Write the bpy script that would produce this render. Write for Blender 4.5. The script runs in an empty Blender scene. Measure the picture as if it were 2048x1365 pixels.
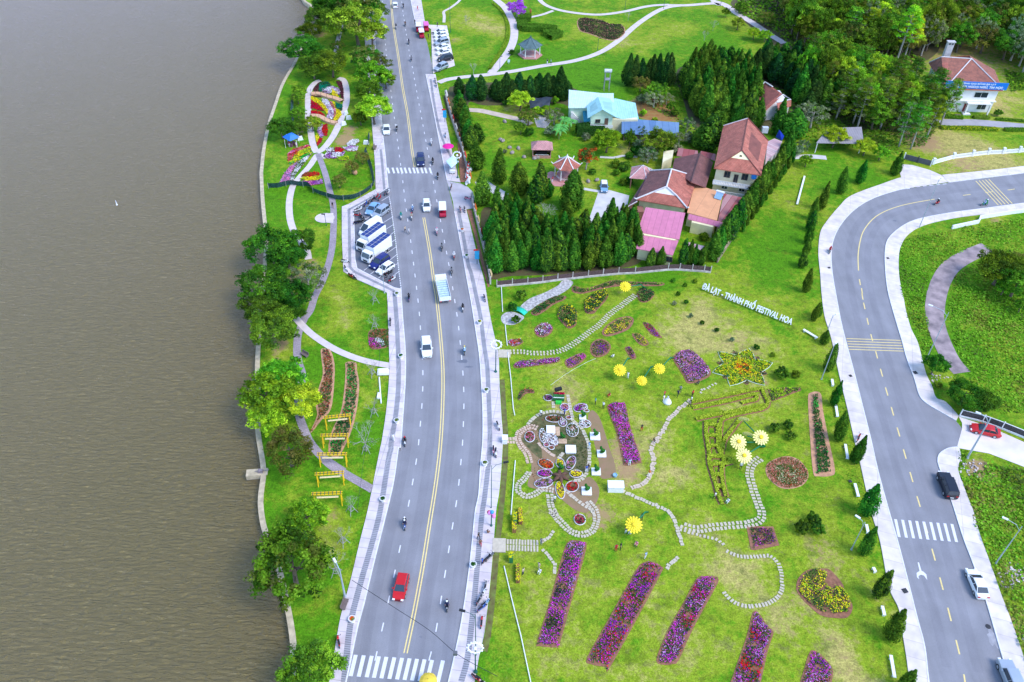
import bpy,bmesh,math,random
import numpy as np
from mathutils import Vector,Matrix
from mathutils.geometry import tessellate_polygon
scene=bpy.context.scene
C=scene.collection
random.seed(7)
rng=np.random.default_rng(7)
# ------------------------------------------------------------------ camera, sky, sun, exposure
FPX,PCX,PCY,CAMH=1663.0,1024.0,682.5,100.0
_dn=Vector((965-PCX,-(2560-PCY),-FPX)).normalized()  # straight down, seen by the camera
_zc=-_dn
_yc=(Vector((0,0,-1))-_zc*Vector((0,0,-1)).dot(_zc)).normalized()
_xc=_yc.cross(_zc)
RW=Matrix((_xc,_yc,_zc))  # camera -> world
cam=bpy.data.objects.new('camera',bpy.data.cameras.new('camera'))
C.objects.link(cam)
cam.matrix_world=Matrix.Translation((0,0,CAMH))@ RW.to_4x4()
cam.data.sensor_width=36
cam.data.lens=FPX/2048*36
cam.data.clip_start=1
cam.data.clip_end=6000
scene.camera=cam
SUN_EL,SUN_AZ=math.radians(52),math.radians(118)  # azimuth clockwise from +Y
world=bpy.data.worlds.new('World')
scene.world=world
world.use_nodes=True
wn=world.node_tree
wn.nodes.clear()
sky=wn.nodes.new('ShaderNodeTexSky')
sky.sky_type='NISHITA'
sky.sun_disc=False
sky.sun_elevation=SUN_EL
sky.sun_rotation=SUN_AZ
sky.dust_density=0.4
sky.air_density=1.0
sky.ozone_density=3.5
bg=wn.nodes.new('ShaderNodeBackground')
bg.inputs['Strength'].default_value=0.15
wo=wn.nodes.new('ShaderNodeOutputWorld')
wn.links.new(sky.outputs[0],bg.inputs[0])
wn.links.new(bg.outputs[0],wo.inputs[0])
sl=bpy.data.lights.new('sun','SUN')
sl.energy=1.1
sl.angle=math.radians(25)
sl.color=(1.0,0.96,0.9)
sun=bpy.data.objects.new('sun',sl)
C.objects.link(sun)
sun.location=(60,-40,150)
_sd=Vector((math.sin(SUN_AZ)*math.cos(SUN_EL),math.cos(SUN_AZ)*math.cos(SUN_EL),math.sin(SUN_EL)))
sun.rotation_euler=_sd.to_track_quat('Z','Y').to_euler()
scene.view_settings.view_transform='Standard'
scene.view_settings.look='None'
scene.view_settings.exposure=1.47
scene.view_settings.gamma=1.0
# ------------------------------------------------------------------ survey helpers: photo position -> place on the ground
def G(px,py,z=0.0):
 d=RW @ Vector(((px-PCX)/FPX,-(py-PCY)/FPX,-1.0))
 t=(z-CAMH)/d.z
 return Vector((d.x*t,d.y*t,z))
def PR(p):
 q=RW.transposed()@(Vector(p)-Vector((0,0,CAMH)))
 return(PCX+FPX*q.x/-q.z,PCY-FPX*q.y/-q.z)
def H_of(bx,by,ty):
 b=G(bx,by)
 lo,hi=0.0,60.0
 for _ in range(30):
  m=(lo+hi)/2
  if PR((b.x,b.y,m))[1]>ty:lo=m
  else:hi=m
 return lo
FR={'a':(500,0,4.014),'b':(850,0,4.014),'c':(1200,0,4.014),'d':(1548,0,4.014),'e':(500,300,4.014),
'f':(850,200,4.014),'g':(1150,200,4.014),'h':(1548,300,4.014),'i':(450,600,4.014),'j':(450,900,2.936),
'k':(900,540,5.0175),'l':(1300,500,5.0175),'m':(900,760,5.0175),'n':(1200,760,4.014),'o':(850,1025,4.014),
'p':(1548,1025,4.014),'q':(1700,590,5.758),'r':(1700,800,5.758),'s':(1340,1100,5.12),'t':(540,130,8.533),
'u':(540,250,8.533),'v':(820,0,7.583),'w':(1600,580,3.25),'x':(880,280,4.014),'y':(680,360,6.5),
'z':(1780,0,7.582),'A':(1000,760,5.46),'B':(560,0,8.533),'':(0,0,1)}
def Q(fr,x,y):
 a,b,s=FR[fr]
 return(a+x/s,b+y/s)
def L(fr,s):
 out=[]
 for w in s.split():
  x,y=w.split(',')
  out.append(Q(fr,float(x),float(y)))
 return out
def W(pts,z=0.0):
 return[G(x,y,z)for x,y in pts]
def GQ(fr,x,y,z=0.0):
 return G(*Q(fr,x,y),z)
def smooth(pts,n=6,closed=False):
 P=[Vector(p)for p in pts]
 N=len(P)
 out=[]
 for i in range(N if closed else N-1):
  p1,p2=P[i],P[(i+1)%N]
  p0=P[i-1]if(closed or i>0)else p1*2-p2
  p3=P[(i+2)%N]if(closed or i+2<N)else p2*2-p1
  for k in range(n):
   t=k/n
   out.append(0.5*((2*p1)+(p2-p0)*t+(2*p0-5*p1+4*p2-p3)*t*t+(3*p1-p0-3*p2+p3)*t**3))
 if not closed:out.append(P[-1])
 return out
def resample(P,step):
 out=[P[0].copy()]
 acc=0.0
 for a,b in zip(P,P[1:]):
  d=(b-a).length
  while acc+d>=step and d>1e-6:
   t=(step-acc)/d
   a=a+(b-a)*t
   out.append(a.copy())
   d=(b-a).length
   acc=0.0
  acc+=d
 return out
def perp(d):
 v=Vector((-d.y,d.x,0))
 return v.normalized()if v.length>1e-9 else Vector((1,0,0))
def offset(P,o):
 out=[]
 for i,p in enumerate(P):
  a=P[max(i-1,0)];b=P[min(i+1,len(P)-1)]
  out.append(p+perp(b-a)*o)
 return out
def inside(x,y,poly):
 c=False
 j=len(poly)-1
 for i in range(len(poly)):
  xi,yi=poly[i][0],poly[i][1]
  xj,yj=poly[j][0],poly[j][1]
  if(yi>y)!=(yj>y)and x<(xj-xi)*(y-yi)/(yj-yi)+xi:c=not c
  j=i
 return c
 # ------------------------------------------------------------------ materials
def srgb(*c):
 if len(c)==1:c=[int(c[0][i:i+2],16)for i in(0,2,4)]
 return tuple(((v/255)/12.92 if v/255<=0.04045 else((v/255+0.055)/1.055)**2.4)for v in c)+(1,)
MT={}
def mat(name,col,rough=0.7,var=0.12,scale=3.0,bump=0.0,metal=0.0,spec=0.4,obj_coord=True,kind='noise',col2=None,bscale=None,emit=0):
 if name in MT:return MT[name]
 m=bpy.data.materials.new(name)
 m.use_nodes=True
 nt=m.node_tree
 b=nt.nodes['Principled BSDF']
 b.inputs['Roughness'].default_value=rough
 b.inputs['Metallic'].default_value=metal
 b.inputs['Specular IOR Level'].default_value=spec
 if len(col)==3:col=tuple(col)+(1,)
 tc=nt.nodes.new('ShaderNodeTexCoord')
 src=tc.outputs['Object']
 if kind=='noise':t=nt.nodes.new('ShaderNodeTexNoise');t.inputs['Detail'].default_value=5;out=t.outputs['Fac']
 else:t=nt.nodes.new('ShaderNodeTexVoronoi');out=t.outputs['Color']
 t.inputs['Scale'].default_value=scale
 nt.links.new(src,t.inputs['Vector'])
 mr=nt.nodes.new('ShaderNodeMapRange')
 mr.inputs['From Min'].default_value=0.3;mr.inputs['From Max'].default_value=0.7
 nt.links.new(out,mr.inputs['Value'])
 mx=nt.nodes.new('ShaderNodeMix');mx.data_type='RGBA'
 mx.inputs['A'].default_value=tuple(v*(1-var)for v in col[:3])+(1,)
 c2=col2 if col2 else tuple(min(1,v*(1+var))for v in col[:3])+(1,)
 mx.inputs['B'].default_value=tuple(c2[:3])+(1,)
 nt.links.new(mr.outputs['Result'],mx.inputs['Factor'])
 nt.links.new(mx.outputs['Result'],b.inputs['Base Color'])
 if bump:
  bp=nt.nodes.new('ShaderNodeBump')
  bp.inputs['Strength'].default_value=bump
  t2=nt.nodes.new('ShaderNodeTexNoise');t2.inputs['Scale'].default_value=bscale or scale*3
  nt.links.new(src,t2.inputs['Vector'])
  nt.links.new(t2.outputs['Fac'],bp.inputs['Height'])
  nt.links.new(bp.outputs['Normal'],b.inputs['Normal'])
 MT[name]=m
 return m
def foliage_mat(name,trans=0.38,hv=0.04,vv=0.25):
 m=bpy.data.materials.new(name);m.use_nodes=True
 nt=m.node_tree;nt.nodes.clear()
 at=nt.nodes.new('ShaderNodeAttribute');at.attribute_name='Col'
 oi=nt.nodes.new('ShaderNodeObjectInfo')
 hs=nt.nodes.new('ShaderNodeHueSaturation')
 r1=nt.nodes.new('ShaderNodeMapRange');r1.inputs['To Min'].default_value=0.5-hv;r1.inputs['To Max'].default_value=0.5+hv
 wnz=nt.nodes.new('ShaderNodeTexWhiteNoise');wnz.noise_dimensions='1D'
 r2=nt.nodes.new('ShaderNodeMapRange');r2.inputs['To Min'].default_value=1-vv*0.8;r2.inputs['To Max'].default_value=1+vv*2.2
 nt.links.new(oi.outputs['Random'],r1.inputs['Value']);nt.links.new(r1.outputs[0],hs.inputs['Hue'])
 nt.links.new(oi.outputs['Random'],wnz.inputs['W'])
 nt.links.new(wnz.outputs['Value'],r2.inputs['Value']);nt.links.new(r2.outputs[0],hs.inputs['Value'])
 nt.links.new(at.outputs['Color'],hs.inputs['Color'])
 d=nt.nodes.new('ShaderNodeBsdfDiffuse');t=nt.nodes.new('ShaderNodeBsdfTranslucent')
 mx=nt.nodes.new('ShaderNodeMixShader');mx.inputs[0].default_value=trans
 o=nt.nodes.new('ShaderNodeOutputMaterial')
 nt.links.new(hs.outputs[0],d.inputs[0]);nt.links.new(hs.outputs[0],t.inputs[0])
 nt.links.new(d.outputs[0],mx.inputs[1]);nt.links.new(t.outputs[0],mx.inputs[2]);nt.links.new(mx.outputs[0],o.inputs[0])
 return m
FOL=foliage_mat('foliage')
BEDM=foliage_mat('bed_plants',0.15,0.0,0.0)
# ------------------------------------------------------------------ mesh helpers
class MB:
 def __init__(s):s.v=[];s.f=[];s.m=[]
 def add(s,vs,fs,m=0):
  n=len(s.v)
  s.v+=[tuple(v)for v in vs]
  s.f+=[[i+n for i in f]for f in fs]
  s.m+=[m]*len(fs)
  return s
 def box(s,c,d,rz=0.0,m=0,tp=1.0):
  cs,sn=math.cos(rz),math.sin(rz)
  vs=[]
  for k,(z,t)in enumerate(((-1,1.0),(1,tp))):
   for x,y in((-1,-1),(1,-1),(1,1),(-1,1)):
    X,Y=x*d[0]/2*t,y*d[1]/2*t
    vs.append((c[0]+X*cs-Y*sn,c[1]+X*sn+Y*cs,c[2]+z*d[2]/2))
  return s.add(vs,[(3,2,1,0),(4,5,6,7),(0,1,5,4),(1,2,6,5),(2,3,7,6),(3,0,4,7)],m)
 def tube(s,P,R,n=8,m=0,cap=True):
  P=[Vector(p)for p in P]
  if not hasattr(R,'__len__'):R=[R]*len(P)
  vs=[];fs=[]
  for i,p in enumerate(P):
   d=(P[min(i+1,len(P)-1)]-P[max(i-1,0)])
   d=d.normalized()if d.length>1e-9 else Vector((0,0,1))
   u=d.cross(Vector((0.31,0.17,0.93))if abs(d.z)<0.9 else Vector((1,0,0))).normalized()
   w=d.cross(u)
   for k in range(n):
    a=2*math.pi*k/n
    vs.append(p+(u*math.cos(a)+w*math.sin(a))*R[i])
  for i in range(len(P)-1):
   for k in range(n):
    a,b=i*n+k,i*n+(k+1)%n
    fs.append((a,b,b+n,a+n))
  if cap:
   fs.append(tuple(range(n))[::-1]);fs.append(tuple(range((len(P)-1)*n,len(P)*n)))
  return s.add(vs,fs,m)
 def poly(s,P,m=0):
  P=[Vector(p)for p in P]
  t=tessellate_polygon([P])
  fs=[]
  for a,b,c in t:
   n=(P[b]-P[a]).cross(P[c]-P[a])
   fs.append((a,b,c)if n.z>=0 else(a,c,b))
  return s.add(P,fs,m)
 def slab(s,P,z0,z1,m=0,ms=None):
  P=[Vector((p[0],p[1],0))for p in P]
  s.poly([(p.x,p.y,z1)for p in P],m)
  n=len(P)
  vs=[(p.x,p.y,z0)for p in P]+[(p.x,p.y,z1)for p in P]
  return s.add(vs,[(i,(i+1)%n,n+(i+1)%n,n+i)for i in range(n)],m if ms is None else ms)
 def strip(s,A,B,m=0):
  n=len(A)
  return s.add(list(A)+list(B),[(i,i+1,n+i+1,n+i)for i in range(n-1)],m)
 def lathe(s,c,prof,n=16,m=0,sx=1,sy=1):
  vs=[];fs=[]
  for r,z in prof:
   for k in range(n):
    a=2*math.pi*k/n
    vs.append((c[0]+r*math.cos(a)*sx,c[1]+r*math.sin(a)*sy,c[2]+z))
  for i in range(len(prof)-1):
   for k in range(n):
    a,b=i*n+k,i*n+(k+1)%n
    fs.append((a,b,b+n,a+n))
  fs.append(tuple(range(n))[::-1]);fs.append(tuple(range((len(prof)-1)*n,len(prof)*n)))
  return s.add(vs,fs,m)
 def build(s,name,mats,parent=None,smooth=False):
  me=bpy.data.meshes.new(name)
  me.from_pydata(s.v,[],s.f)
  if not isinstance(mats,(list,tuple)):mats=[mats]
  for m in mats:me.materials.append(m)
  me.polygons.foreach_set('material_index',s.m)
  me.validate()
  bm=bmesh.new();bm.from_mesh(me)
  bmesh.ops.recalc_face_normals(bm,faces=bm.faces)if s.__dict__.get('fixn',True)else None
  bm.to_mesh(me);bm.free()
  if smooth:me.polygons.foreach_set('use_smooth',[True]*len(me.polygons))
  me.update()
  o=bpy.data.objects.new(name,me)
  C.objects.link(o)
  if parent is not None:o.parent=parent
  return o
def flat(P,name,m,z=None,kind="structure",label=None,cat=None,mats=None):
 b=MB();b.fixn=False
 b.poly([(p[0],p[1],p[2]if z is None else z)for p in P])
 return tag(b.build(name,m),label,cat,kind=kind)
def tag(o,label=None,cat=None,group=None,kind=None):
 if label:o['label']=label
 if cat:o['category']=cat
 if group:o['group']=group
 if kind:o['kind']=kind
 return o
def thing(name,label,cat,loc=(0,0,0),rz=0.0,group=None,sc=1.0):
 o=bpy.data.objects.new(name,None)
 o.empty_display_size=0.3
 C.objects.link(o)
 o.location=loc;o.rotation_euler=(0,0,rz);o.scale=(sc,sc,sc)if not hasattr(sc,'__len__')else sc
 return tag(o,label,cat,group)
def dup(root,loc,rz=0.0,label=None,cat=None,group=None,sc=None):
 r=root.copy();C.objects.link(r)
 r.location=loc;r.rotation_euler=(0,0,rz)
 if sc is not None:r.scale=(sc,sc,sc)if not hasattr(sc,'__len__')else sc
 tag(r,label,cat,group)
 for ch in root.children:
  c=ch.copy();C.objects.link(c);c.parent=r
  for g in ch.children:
   d=g.copy();C.objects.link(d);d.parent=c
 return r
def leafmesh(name,P,N,S,Cc,m,parent=None,asp=1.0):
 """many leaf-sized quads: centres P, facing N, half size S, colour Cc"""
 n=len(P)
 N=N/(np.linalg.norm(N,axis=1,keepdims=True)+1e-9)
 r=rng.normal(size=(n,3))
 U=np.cross(N,r);U /=(np.linalg.norm(U,axis=1,keepdims=True)+1e-9)
 V=np.cross(N,U)
 S=S.reshape(-1,1)
 j=rng.uniform(0.65,1.35,size=(4,n,1))
 vs=np.stack([P-U*S*j[0],P-V*S*asp*j[1],P+U*S*j[2],P+V*S*asp*j[3]],axis=1).reshape(-1,3)
 me=bpy.data.meshes.new(name)
 me.vertices.add(4*n);me.vertices.foreach_set('co',vs.astype(np.float32).ravel())
 me.loops.add(4*n);me.loops.foreach_set('vertex_index',np.arange(4*n,dtype=np.int32))
 me.polygons.add(n);me.polygons.foreach_set('loop_start',np.arange(0,4*n,4,dtype=np.int32))
 at=me.attributes.new('Col','FLOAT_COLOR','FACE')
 cc=np.concatenate([np.clip(Cc,0,1),np.ones((n,1))],axis=1)
 at.data.foreach_set('color',cc.astype(np.float32).ravel())
 me.materials.append(m)
 me.update(calc_edges=True)
 o=bpy.data.objects.new(name,me);C.objects.link(o)
 if parent is not None:o.parent=parent
 return o
 # ------------------------------------------------------------------ ground, lake
SHORE=L('','560,-120 590,-40')+L('a','430,0 490,45 545,130 520,250')+L('','617,75 600,105')+L('a','340,540 260,680 200,850 150,1000 110,1200 92,1365')+L('e','90,200 100,400 120,600 135,680')+L('','530,520 524,600 517,650')+L('i','270,300 258,550 270,850 262,1050 300,1300')+L('j','225,150 207,300 225,450 262,545 310,680 350,850 380,1000 400,1150')+L('','585,1330 590,1420 600,1560')
SH=smooth(W(SHORE),5)
SH=[Vector((-80,1500,0)),Vector((-82,600,0))]+SH+[Vector((-28,-60,0)),Vector((-28,-700,0))]
SHY=np.array([p.y for p in SH])[::-1];SHX=np.array([p.x for p in SH])[::-1]
_o=np.argsort(SHY);SHY=SHY[_o];SHX=SHX[_o]
def shx(y):return np.interp(y,SHY,SHX)
def ground_material():
 m=bpy.data.materials.new('lawn');m.use_nodes=True
 nt=m.node_tree;b=nt.nodes['Principled BSDF']
 b.inputs['Roughness'].default_value=0.9;b.inputs['Specular IOR Level'].default_value=0.1
 tc=nt.nodes.new('ShaderNodeTexCoord')
 def noise(scale,detail=5,rough=0.6,dist=0.0):
  t=nt.nodes.new('ShaderNodeTexNoise');t.inputs['Scale'].default_value=scale
  t.inputs['Detail'].default_value=detail;t.inputs['Roughness'].default_value=rough;t.inputs['Distortion'].default_value=dist
  nt.links.new(tc.outputs['Object'],t.inputs['Vector']);return t.outputs['Fac']
 def rng_(v,a,b_,c=0.0,d=1.0):
  r=nt.nodes.new('ShaderNodeMapRange');r.inputs['From Min'].default_value=a;r.inputs['From Max'].default_value=b_
  r.inputs['To Min'].default_value=c;r.inputs['To Max'].default_value=d
  nt.links.new(v,r.inputs['Value']);return r.outputs['Result']
 def math_(op,a,b_):
  r=nt.nodes.new('ShaderNodeMath');r.operation=op
  for i,v in enumerate((a,b_)):
   if isinstance(v,(int,float)):r.inputs[i].default_value=v
   else:nt.links.new(v,r.inputs[i])
  return r.outputs[0]
 def mix(f,a,b_):
  r=nt.nodes.new('ShaderNodeMix');r.data_type='RGBA'
  if isinstance(f,(int,float)):r.inputs['Factor'].default_value=f
  else:nt.links.new(f,r.inputs['Factor'])
  for k,v in(('A',a),('B',b_)):
   if isinstance(v,tuple):r.inputs[k].default_value=v
   else:nt.links.new(v,r.inputs[k])
  return r.outputs['Result']
 def attr(n):
  a=nt.nodes.new('ShaderNodeAttribute');a.attribute_name=n;return a.outputs['Fac']
 lush=(0.080,0.225,0.006,1);yg=(0.225,0.30,0.018,1);straw=(0.40,0.34,0.10,1);dirt=(0.36,0.22,0.12,1);dark=(0.022,0.085,0.004,1)
 dry=math_('ADD',math_('MULTIPLY',rng_(noise(0.11,6,0.65,0.6),0.3,0.72),1.0),math_('SUBTRACT',attr('dry'),0.5))
 dry=math_('ADD',dry,math_('MULTIPLY',math_('SUBTRACT',noise(0.7,6,0.75),0.5),2.4))
 c=mix(rng_(dry,0.12,0.62),lush,yg)
 c=mix(rng_(dry,0.75,1.3),c,straw)
 f=rng_(noise(2.2,6,0.75),0.42,0.62)
 c=mix(math_('MULTIPLY',rng_(noise(0.35,5,0.7),0.52,0.66),0.5),c,dark)
 fine=nt.nodes.new('ShaderNodeMix');fine.data_type='RGBA';fine.blend_type='MULTIPLY';fine.inputs['Factor'].default_value=1
 nt.links.new(c,fine.inputs['A'])
 g=math_('MULTIPLY',rng_(noise(4.0,6,0.9),0.34,0.66,0.4,1.6),rng_(noise(1.1,4,0.8),0.35,0.65,0.72,1.28))
 cr=nt.nodes.new('ShaderNodeCombineColor');[nt.links.new(g,cr.inputs[i])for i in range(3)]
 nt.links.new(cr.outputs[0],fine.inputs['B'])
 c=mix(math_('MULTIPLY',rng_(math_('ADD',attr('dirt'),math_('MULTIPLY',math_('SUBTRACT',noise(0.9,6,0.75),0.5),2.2)),0.42,0.75),0.85),fine.outputs['Result'],dirt)
 nt.links.new(c,b.inputs['Base Color'])
 bp=nt.nodes.new('ShaderNodeBump');bp.inputs['Strength'].default_value=0.5;bp.inputs['Distance'].default_value=0.12
 nt.links.new(noise(6.0,6,0.8),bp.inputs['Height']);nt.links.new(bp.outputs['Normal'],b.inputs['Normal'])
 return m
LAWN=ground_material()
# dry and bare places surveyed on the lawns: frame, x, y, radius in photo pixels, dry, dirt
PATCH=[('',1130,800,60,.7,.5),('',1250,900,45,.6,1.0),('',1255,940,40,.5,.9),('',1200,1030,40,.5,.9),('',1160,1000,30,.4,.8),
('',1400,620,90,.6,.1),('',1480,690,70,.6,.45),('',1380,680,60,.5,.2),('',1330,600,60,.3,.1),('',1500,800,60,.5,.3),
('',1520,760,30,.5,.7),('',1280,830,60,.4,.1),('',1320,900,80,.35,0),('',1350,960,60,.4,0),('',1470,1150,80,.6,.3),
('',1650,1110,60,.5,.5),('',1600,1200,50,.5,.5),('',1560,1250,50,.5,.5),('',1660,1280,60,.5,.4),('',1700,1340,60,.5,.4),
('',1250,1150,100,.35,0),('',1350,1300,90,.4,0),('',1100,1200,100,.25,0),('',1200,1330,80,.35,0),('',1020,1330,70,.2,0.2),
('',980,60,45,.9,.4),('',950,40,40,.8,.3),('',1190,60,60,.7,.2),('',1250,80,60,.6,.3),('',1360,60,60,.5,.1),('',910,80,16,.8,.6),
('',880,20,20,.3,0),('',1290,210,40,.4,1.0),('',1330,230,40,.3,.8),('',1250,300,40,.5,.3),('',1300,330,50,.7,.2),
('',1170,370,50,.6,.3),('',1030,220,40,.6,.5),('',1900,280,60,.7,.3),('',1960,300,60,.6,.3),('',1930,330,80,.9,.6),('',2030,330,60,.8,.4),('',1840,280,50,.6,1.2),
('',1570,340,40,.5,.1),('',1600,420,60,.4,.1),('',1560,400,40,.2,.0),('',1620,560,50,.2,.1),('',1600,500,40,.1,0),
('',560,690,22,.7,1.1),('',552,716,15,.6,.8),('',600,260,25,.4,.7),('',690,280,25,.4,1.3),('',700,260,20,.5,1.0),('',640,70,18,.3,.9),
('',690,640,50,.5,0),('',680,570,60,.45,0),('',620,460,50,.25,0),('',590,950,40,.4,0),('',660,1040,35,.8,.5),('',665,1090,30,.6,.3),
('',630,1200,40,.35,0),('',735,790,30,.4,.1),('',620,530,25,.4,.9),('',590,560,30,.4,1.0),('',615,595,20,.3,.9),
('',1830,620,25,.4,.2),('',1900,760,30,.5,.4),('',2000,700,60,.4,.1),('',2000,870,60,.4,.2),('',1960,940,30,.6,1.3),('',1990,440,20,.7,.6),('',2035,1150,30,.7,.8),
('',1990,1010,50,.3,.4),('',2030,1250,50,.6,.5),('',1700,380,30,.2,0),('',860,90,20,.3,0),('',1100,300,30,.2,0),('',1040,300,25,.2,.0),
('',1700,180,300,.1,.5),('',1900,100,200,.2,.7),('',1500,40,80,.3,.4),('',2000,215,60,.8,.5),('',1960,190,50,.7,.4),('',1890,240,40,.6,.5)]
LUSH=[('',965,75,25),('',880,15,18),('',1100,130,120),('',560,400,60),('',560,250,50),('',640,370,50),('',900,150,40),('',1420,90,80),('',1240,160,120),
('',550,180,40),('',610,1230,60),('',560,960,40),('',740,870,40),('',660,730,60),('',1560,520,70),('',1700,360,60),('',1600,470,60),('',1320,560,70),('',640,1300,60),('',1060,620,60),('',1850,560,60),
('',1950,700,90),('',730,600,40)]
ys=np.concatenate([[-700,-100,0,20],np.arange(28,330,1.5),[360,420,600,1000,2000]])
us=np.concatenate([np.arange(0,200,1.5),[210,240,300,500,1200,2500]])
UU,YY=np.meshgrid(us,ys)
XX=shx(YY)+UU
gv=np.stack([XX,YY,np.zeros_like(XX)],-1).reshape(-1,3)
_pg=[G(965,1365),G(1000,575),G(1640,560),G(1800,1365)]
dry=np.full(len(gv),0.30)+0.22*((gv[:,0]>-2)&(gv[:,1]<_pg[1].y)&(gv[:,0]<62));dirt=np.zeros(len(gv))
for fr,x,y,r,a,b in PATCH:
 p=G(x,y);rr=(G(x+r,y)-p).length
 w=np.exp(-((gv[:,0]-p.x)**2+(gv[:,1]-p.y)**2*0.6)/(2*(rr*0.6)**2))
 dry+=a*w;dirt=np.maximum(dirt,b*w)
for fr,x,y,r in LUSH:
 p=G(x,y);rr=(G(x+r,y)-p).length
 w=np.exp(-((gv[:,0]-p.x)**2+(gv[:,1]-p.y)**2*0.6)/(2*(rr*0.6)**2))
 dry-=0.45*w
 # the strip of bare earth beside the roadside pavement
nr,ncx=len(ys),len(us)
idx=np.arange(nr*ncx).reshape(nr,ncx)
gf=np.stack([idx[:-1,:-1],idx[:-1,1:],idx[1:,1:],idx[1:,:-1]],-1).reshape(-1,4)
me=bpy.data.meshes.new('ground');me.from_pydata(gv.tolist(),[],gf.tolist())
for nm,arr in(('dry',dry),('dirt',dirt)):
 a=me.attributes.new(nm,'FLOAT','POINT');a.data.foreach_set('value',arr.astype(np.float32))
me.materials.append(LAWN)
ground=bpy.data.objects.new('ground',me);C.objects.link(ground);tag(ground,kind='structure')
def water_material():
 m=bpy.data.materials.new('lake_water');m.use_nodes=True
 nt=m.node_tree;b=nt.nodes['Principled BSDF']
 tc=nt.nodes.new('ShaderNodeTexCoord');mp=nt.nodes.new('ShaderNodeMapping')
 mp.inputs['Rotation'].default_value=(0,0,math.radians(-24));mp.inputs['Scale'].default_value=(0.28,1.1,1)
 nt.links.new(tc.outputs['Object'],mp.inputs['Vector'])
 n1=nt.nodes.new('ShaderNodeTexNoise');n1.inputs['Scale'].default_value=2.0;n1.inputs['Detail'].default_value=6;n1.inputs['Roughness'].default_value=0.6;n1.inputs['Distortion'].default_value=0.6
 nt.links.new(mp.outputs[0],n1.inputs['Vector'])
 n2=nt.nodes.new('ShaderNodeTexNoise');n2.inputs['Scale'].default_value=0.02;n2.inputs['Detail'].default_value=4
 nt.links.new(tc.outputs['Object'],n2.inputs['Vector'])
 mx=nt.nodes.new('ShaderNodeMix');mx.data_type='RGBA'
 mx.inputs['A'].default_value=(0.30,0.235,0.072,1);mx.inputs['B'].default_value=(0.345,0.26,0.10,1)
 nt.links.new(n2.outputs['Fac'],mx.inputs['Factor'])
 bp=nt.nodes.new('ShaderNodeBump');bp.inputs['Strength'].default_value=1.0;bp.inputs['Distance'].default_value=4.5
 nt.links.new(n1.outputs['Fac'],bp.inputs['Height'])
 df=nt.nodes.new('ShaderNodeBsdfDiffuse');gl=nt.nodes.new('ShaderNodeBsdfAnisotropic');fr=nt.nodes.new('ShaderNodeFresnel');ms=nt.nodes.new('ShaderNodeMixShader')
 fr.inputs['IOR'].default_value=1.56;gl.inputs['Color'].default_value=(0.60,0.60,1.0,1);gl.inputs['Roughness'].default_value=0.12
 nt.links.new(mx.outputs['Result'],df.inputs['Color'])
 for nd in(df,gl):nt.links.new(bp.outputs['Normal'],nd.inputs['Normal'])
 nt.links.new(fr.outputs[0],ms.inputs[0]);nt.links.new(df.outputs[0],ms.inputs[1]);nt.links.new(gl.outputs[0],ms.inputs[2])
 nt.links.new(ms.outputs[0],nt.nodes['Material Output'].inputs['Surface']);nt.nodes.remove(b)
 return m
b=MB();b.fixn=False
b.poly([(-3000,-700,-1.1),(200,-700,-1.1),(200,1500,-1.1),(-3000,1500,-1.1)])
tag(b.build('lake_water',water_material()),kind='structure')
STONE=mat('coping_stone',srgb('b9a98d'),0.85,0.25,1.2,0.3)
b=MB()
Sd=resample(SH[2:-2],1.5)
fl=offset(Sd,0.0);o1=offset(Sd,-0.35);o2=offset(Sd,0.45)
b.strip([Vector((p.x,p.y,0.12))for p in o1],[Vector((p.x,p.y,0.12))for p in o2])
b.strip([Vector((p.x,p.y,-2))for p in o1],[Vector((p.x,p.y,0.12))for p in o1])
b.strip([Vector((p.x,p.y,0.12))for p in o2],[Vector((p.x,p.y,-2))for p in o2])
tag(b.build('lake_wall',STONE),'low weathered stone wall edging the lake shore','retaining wall')
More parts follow.
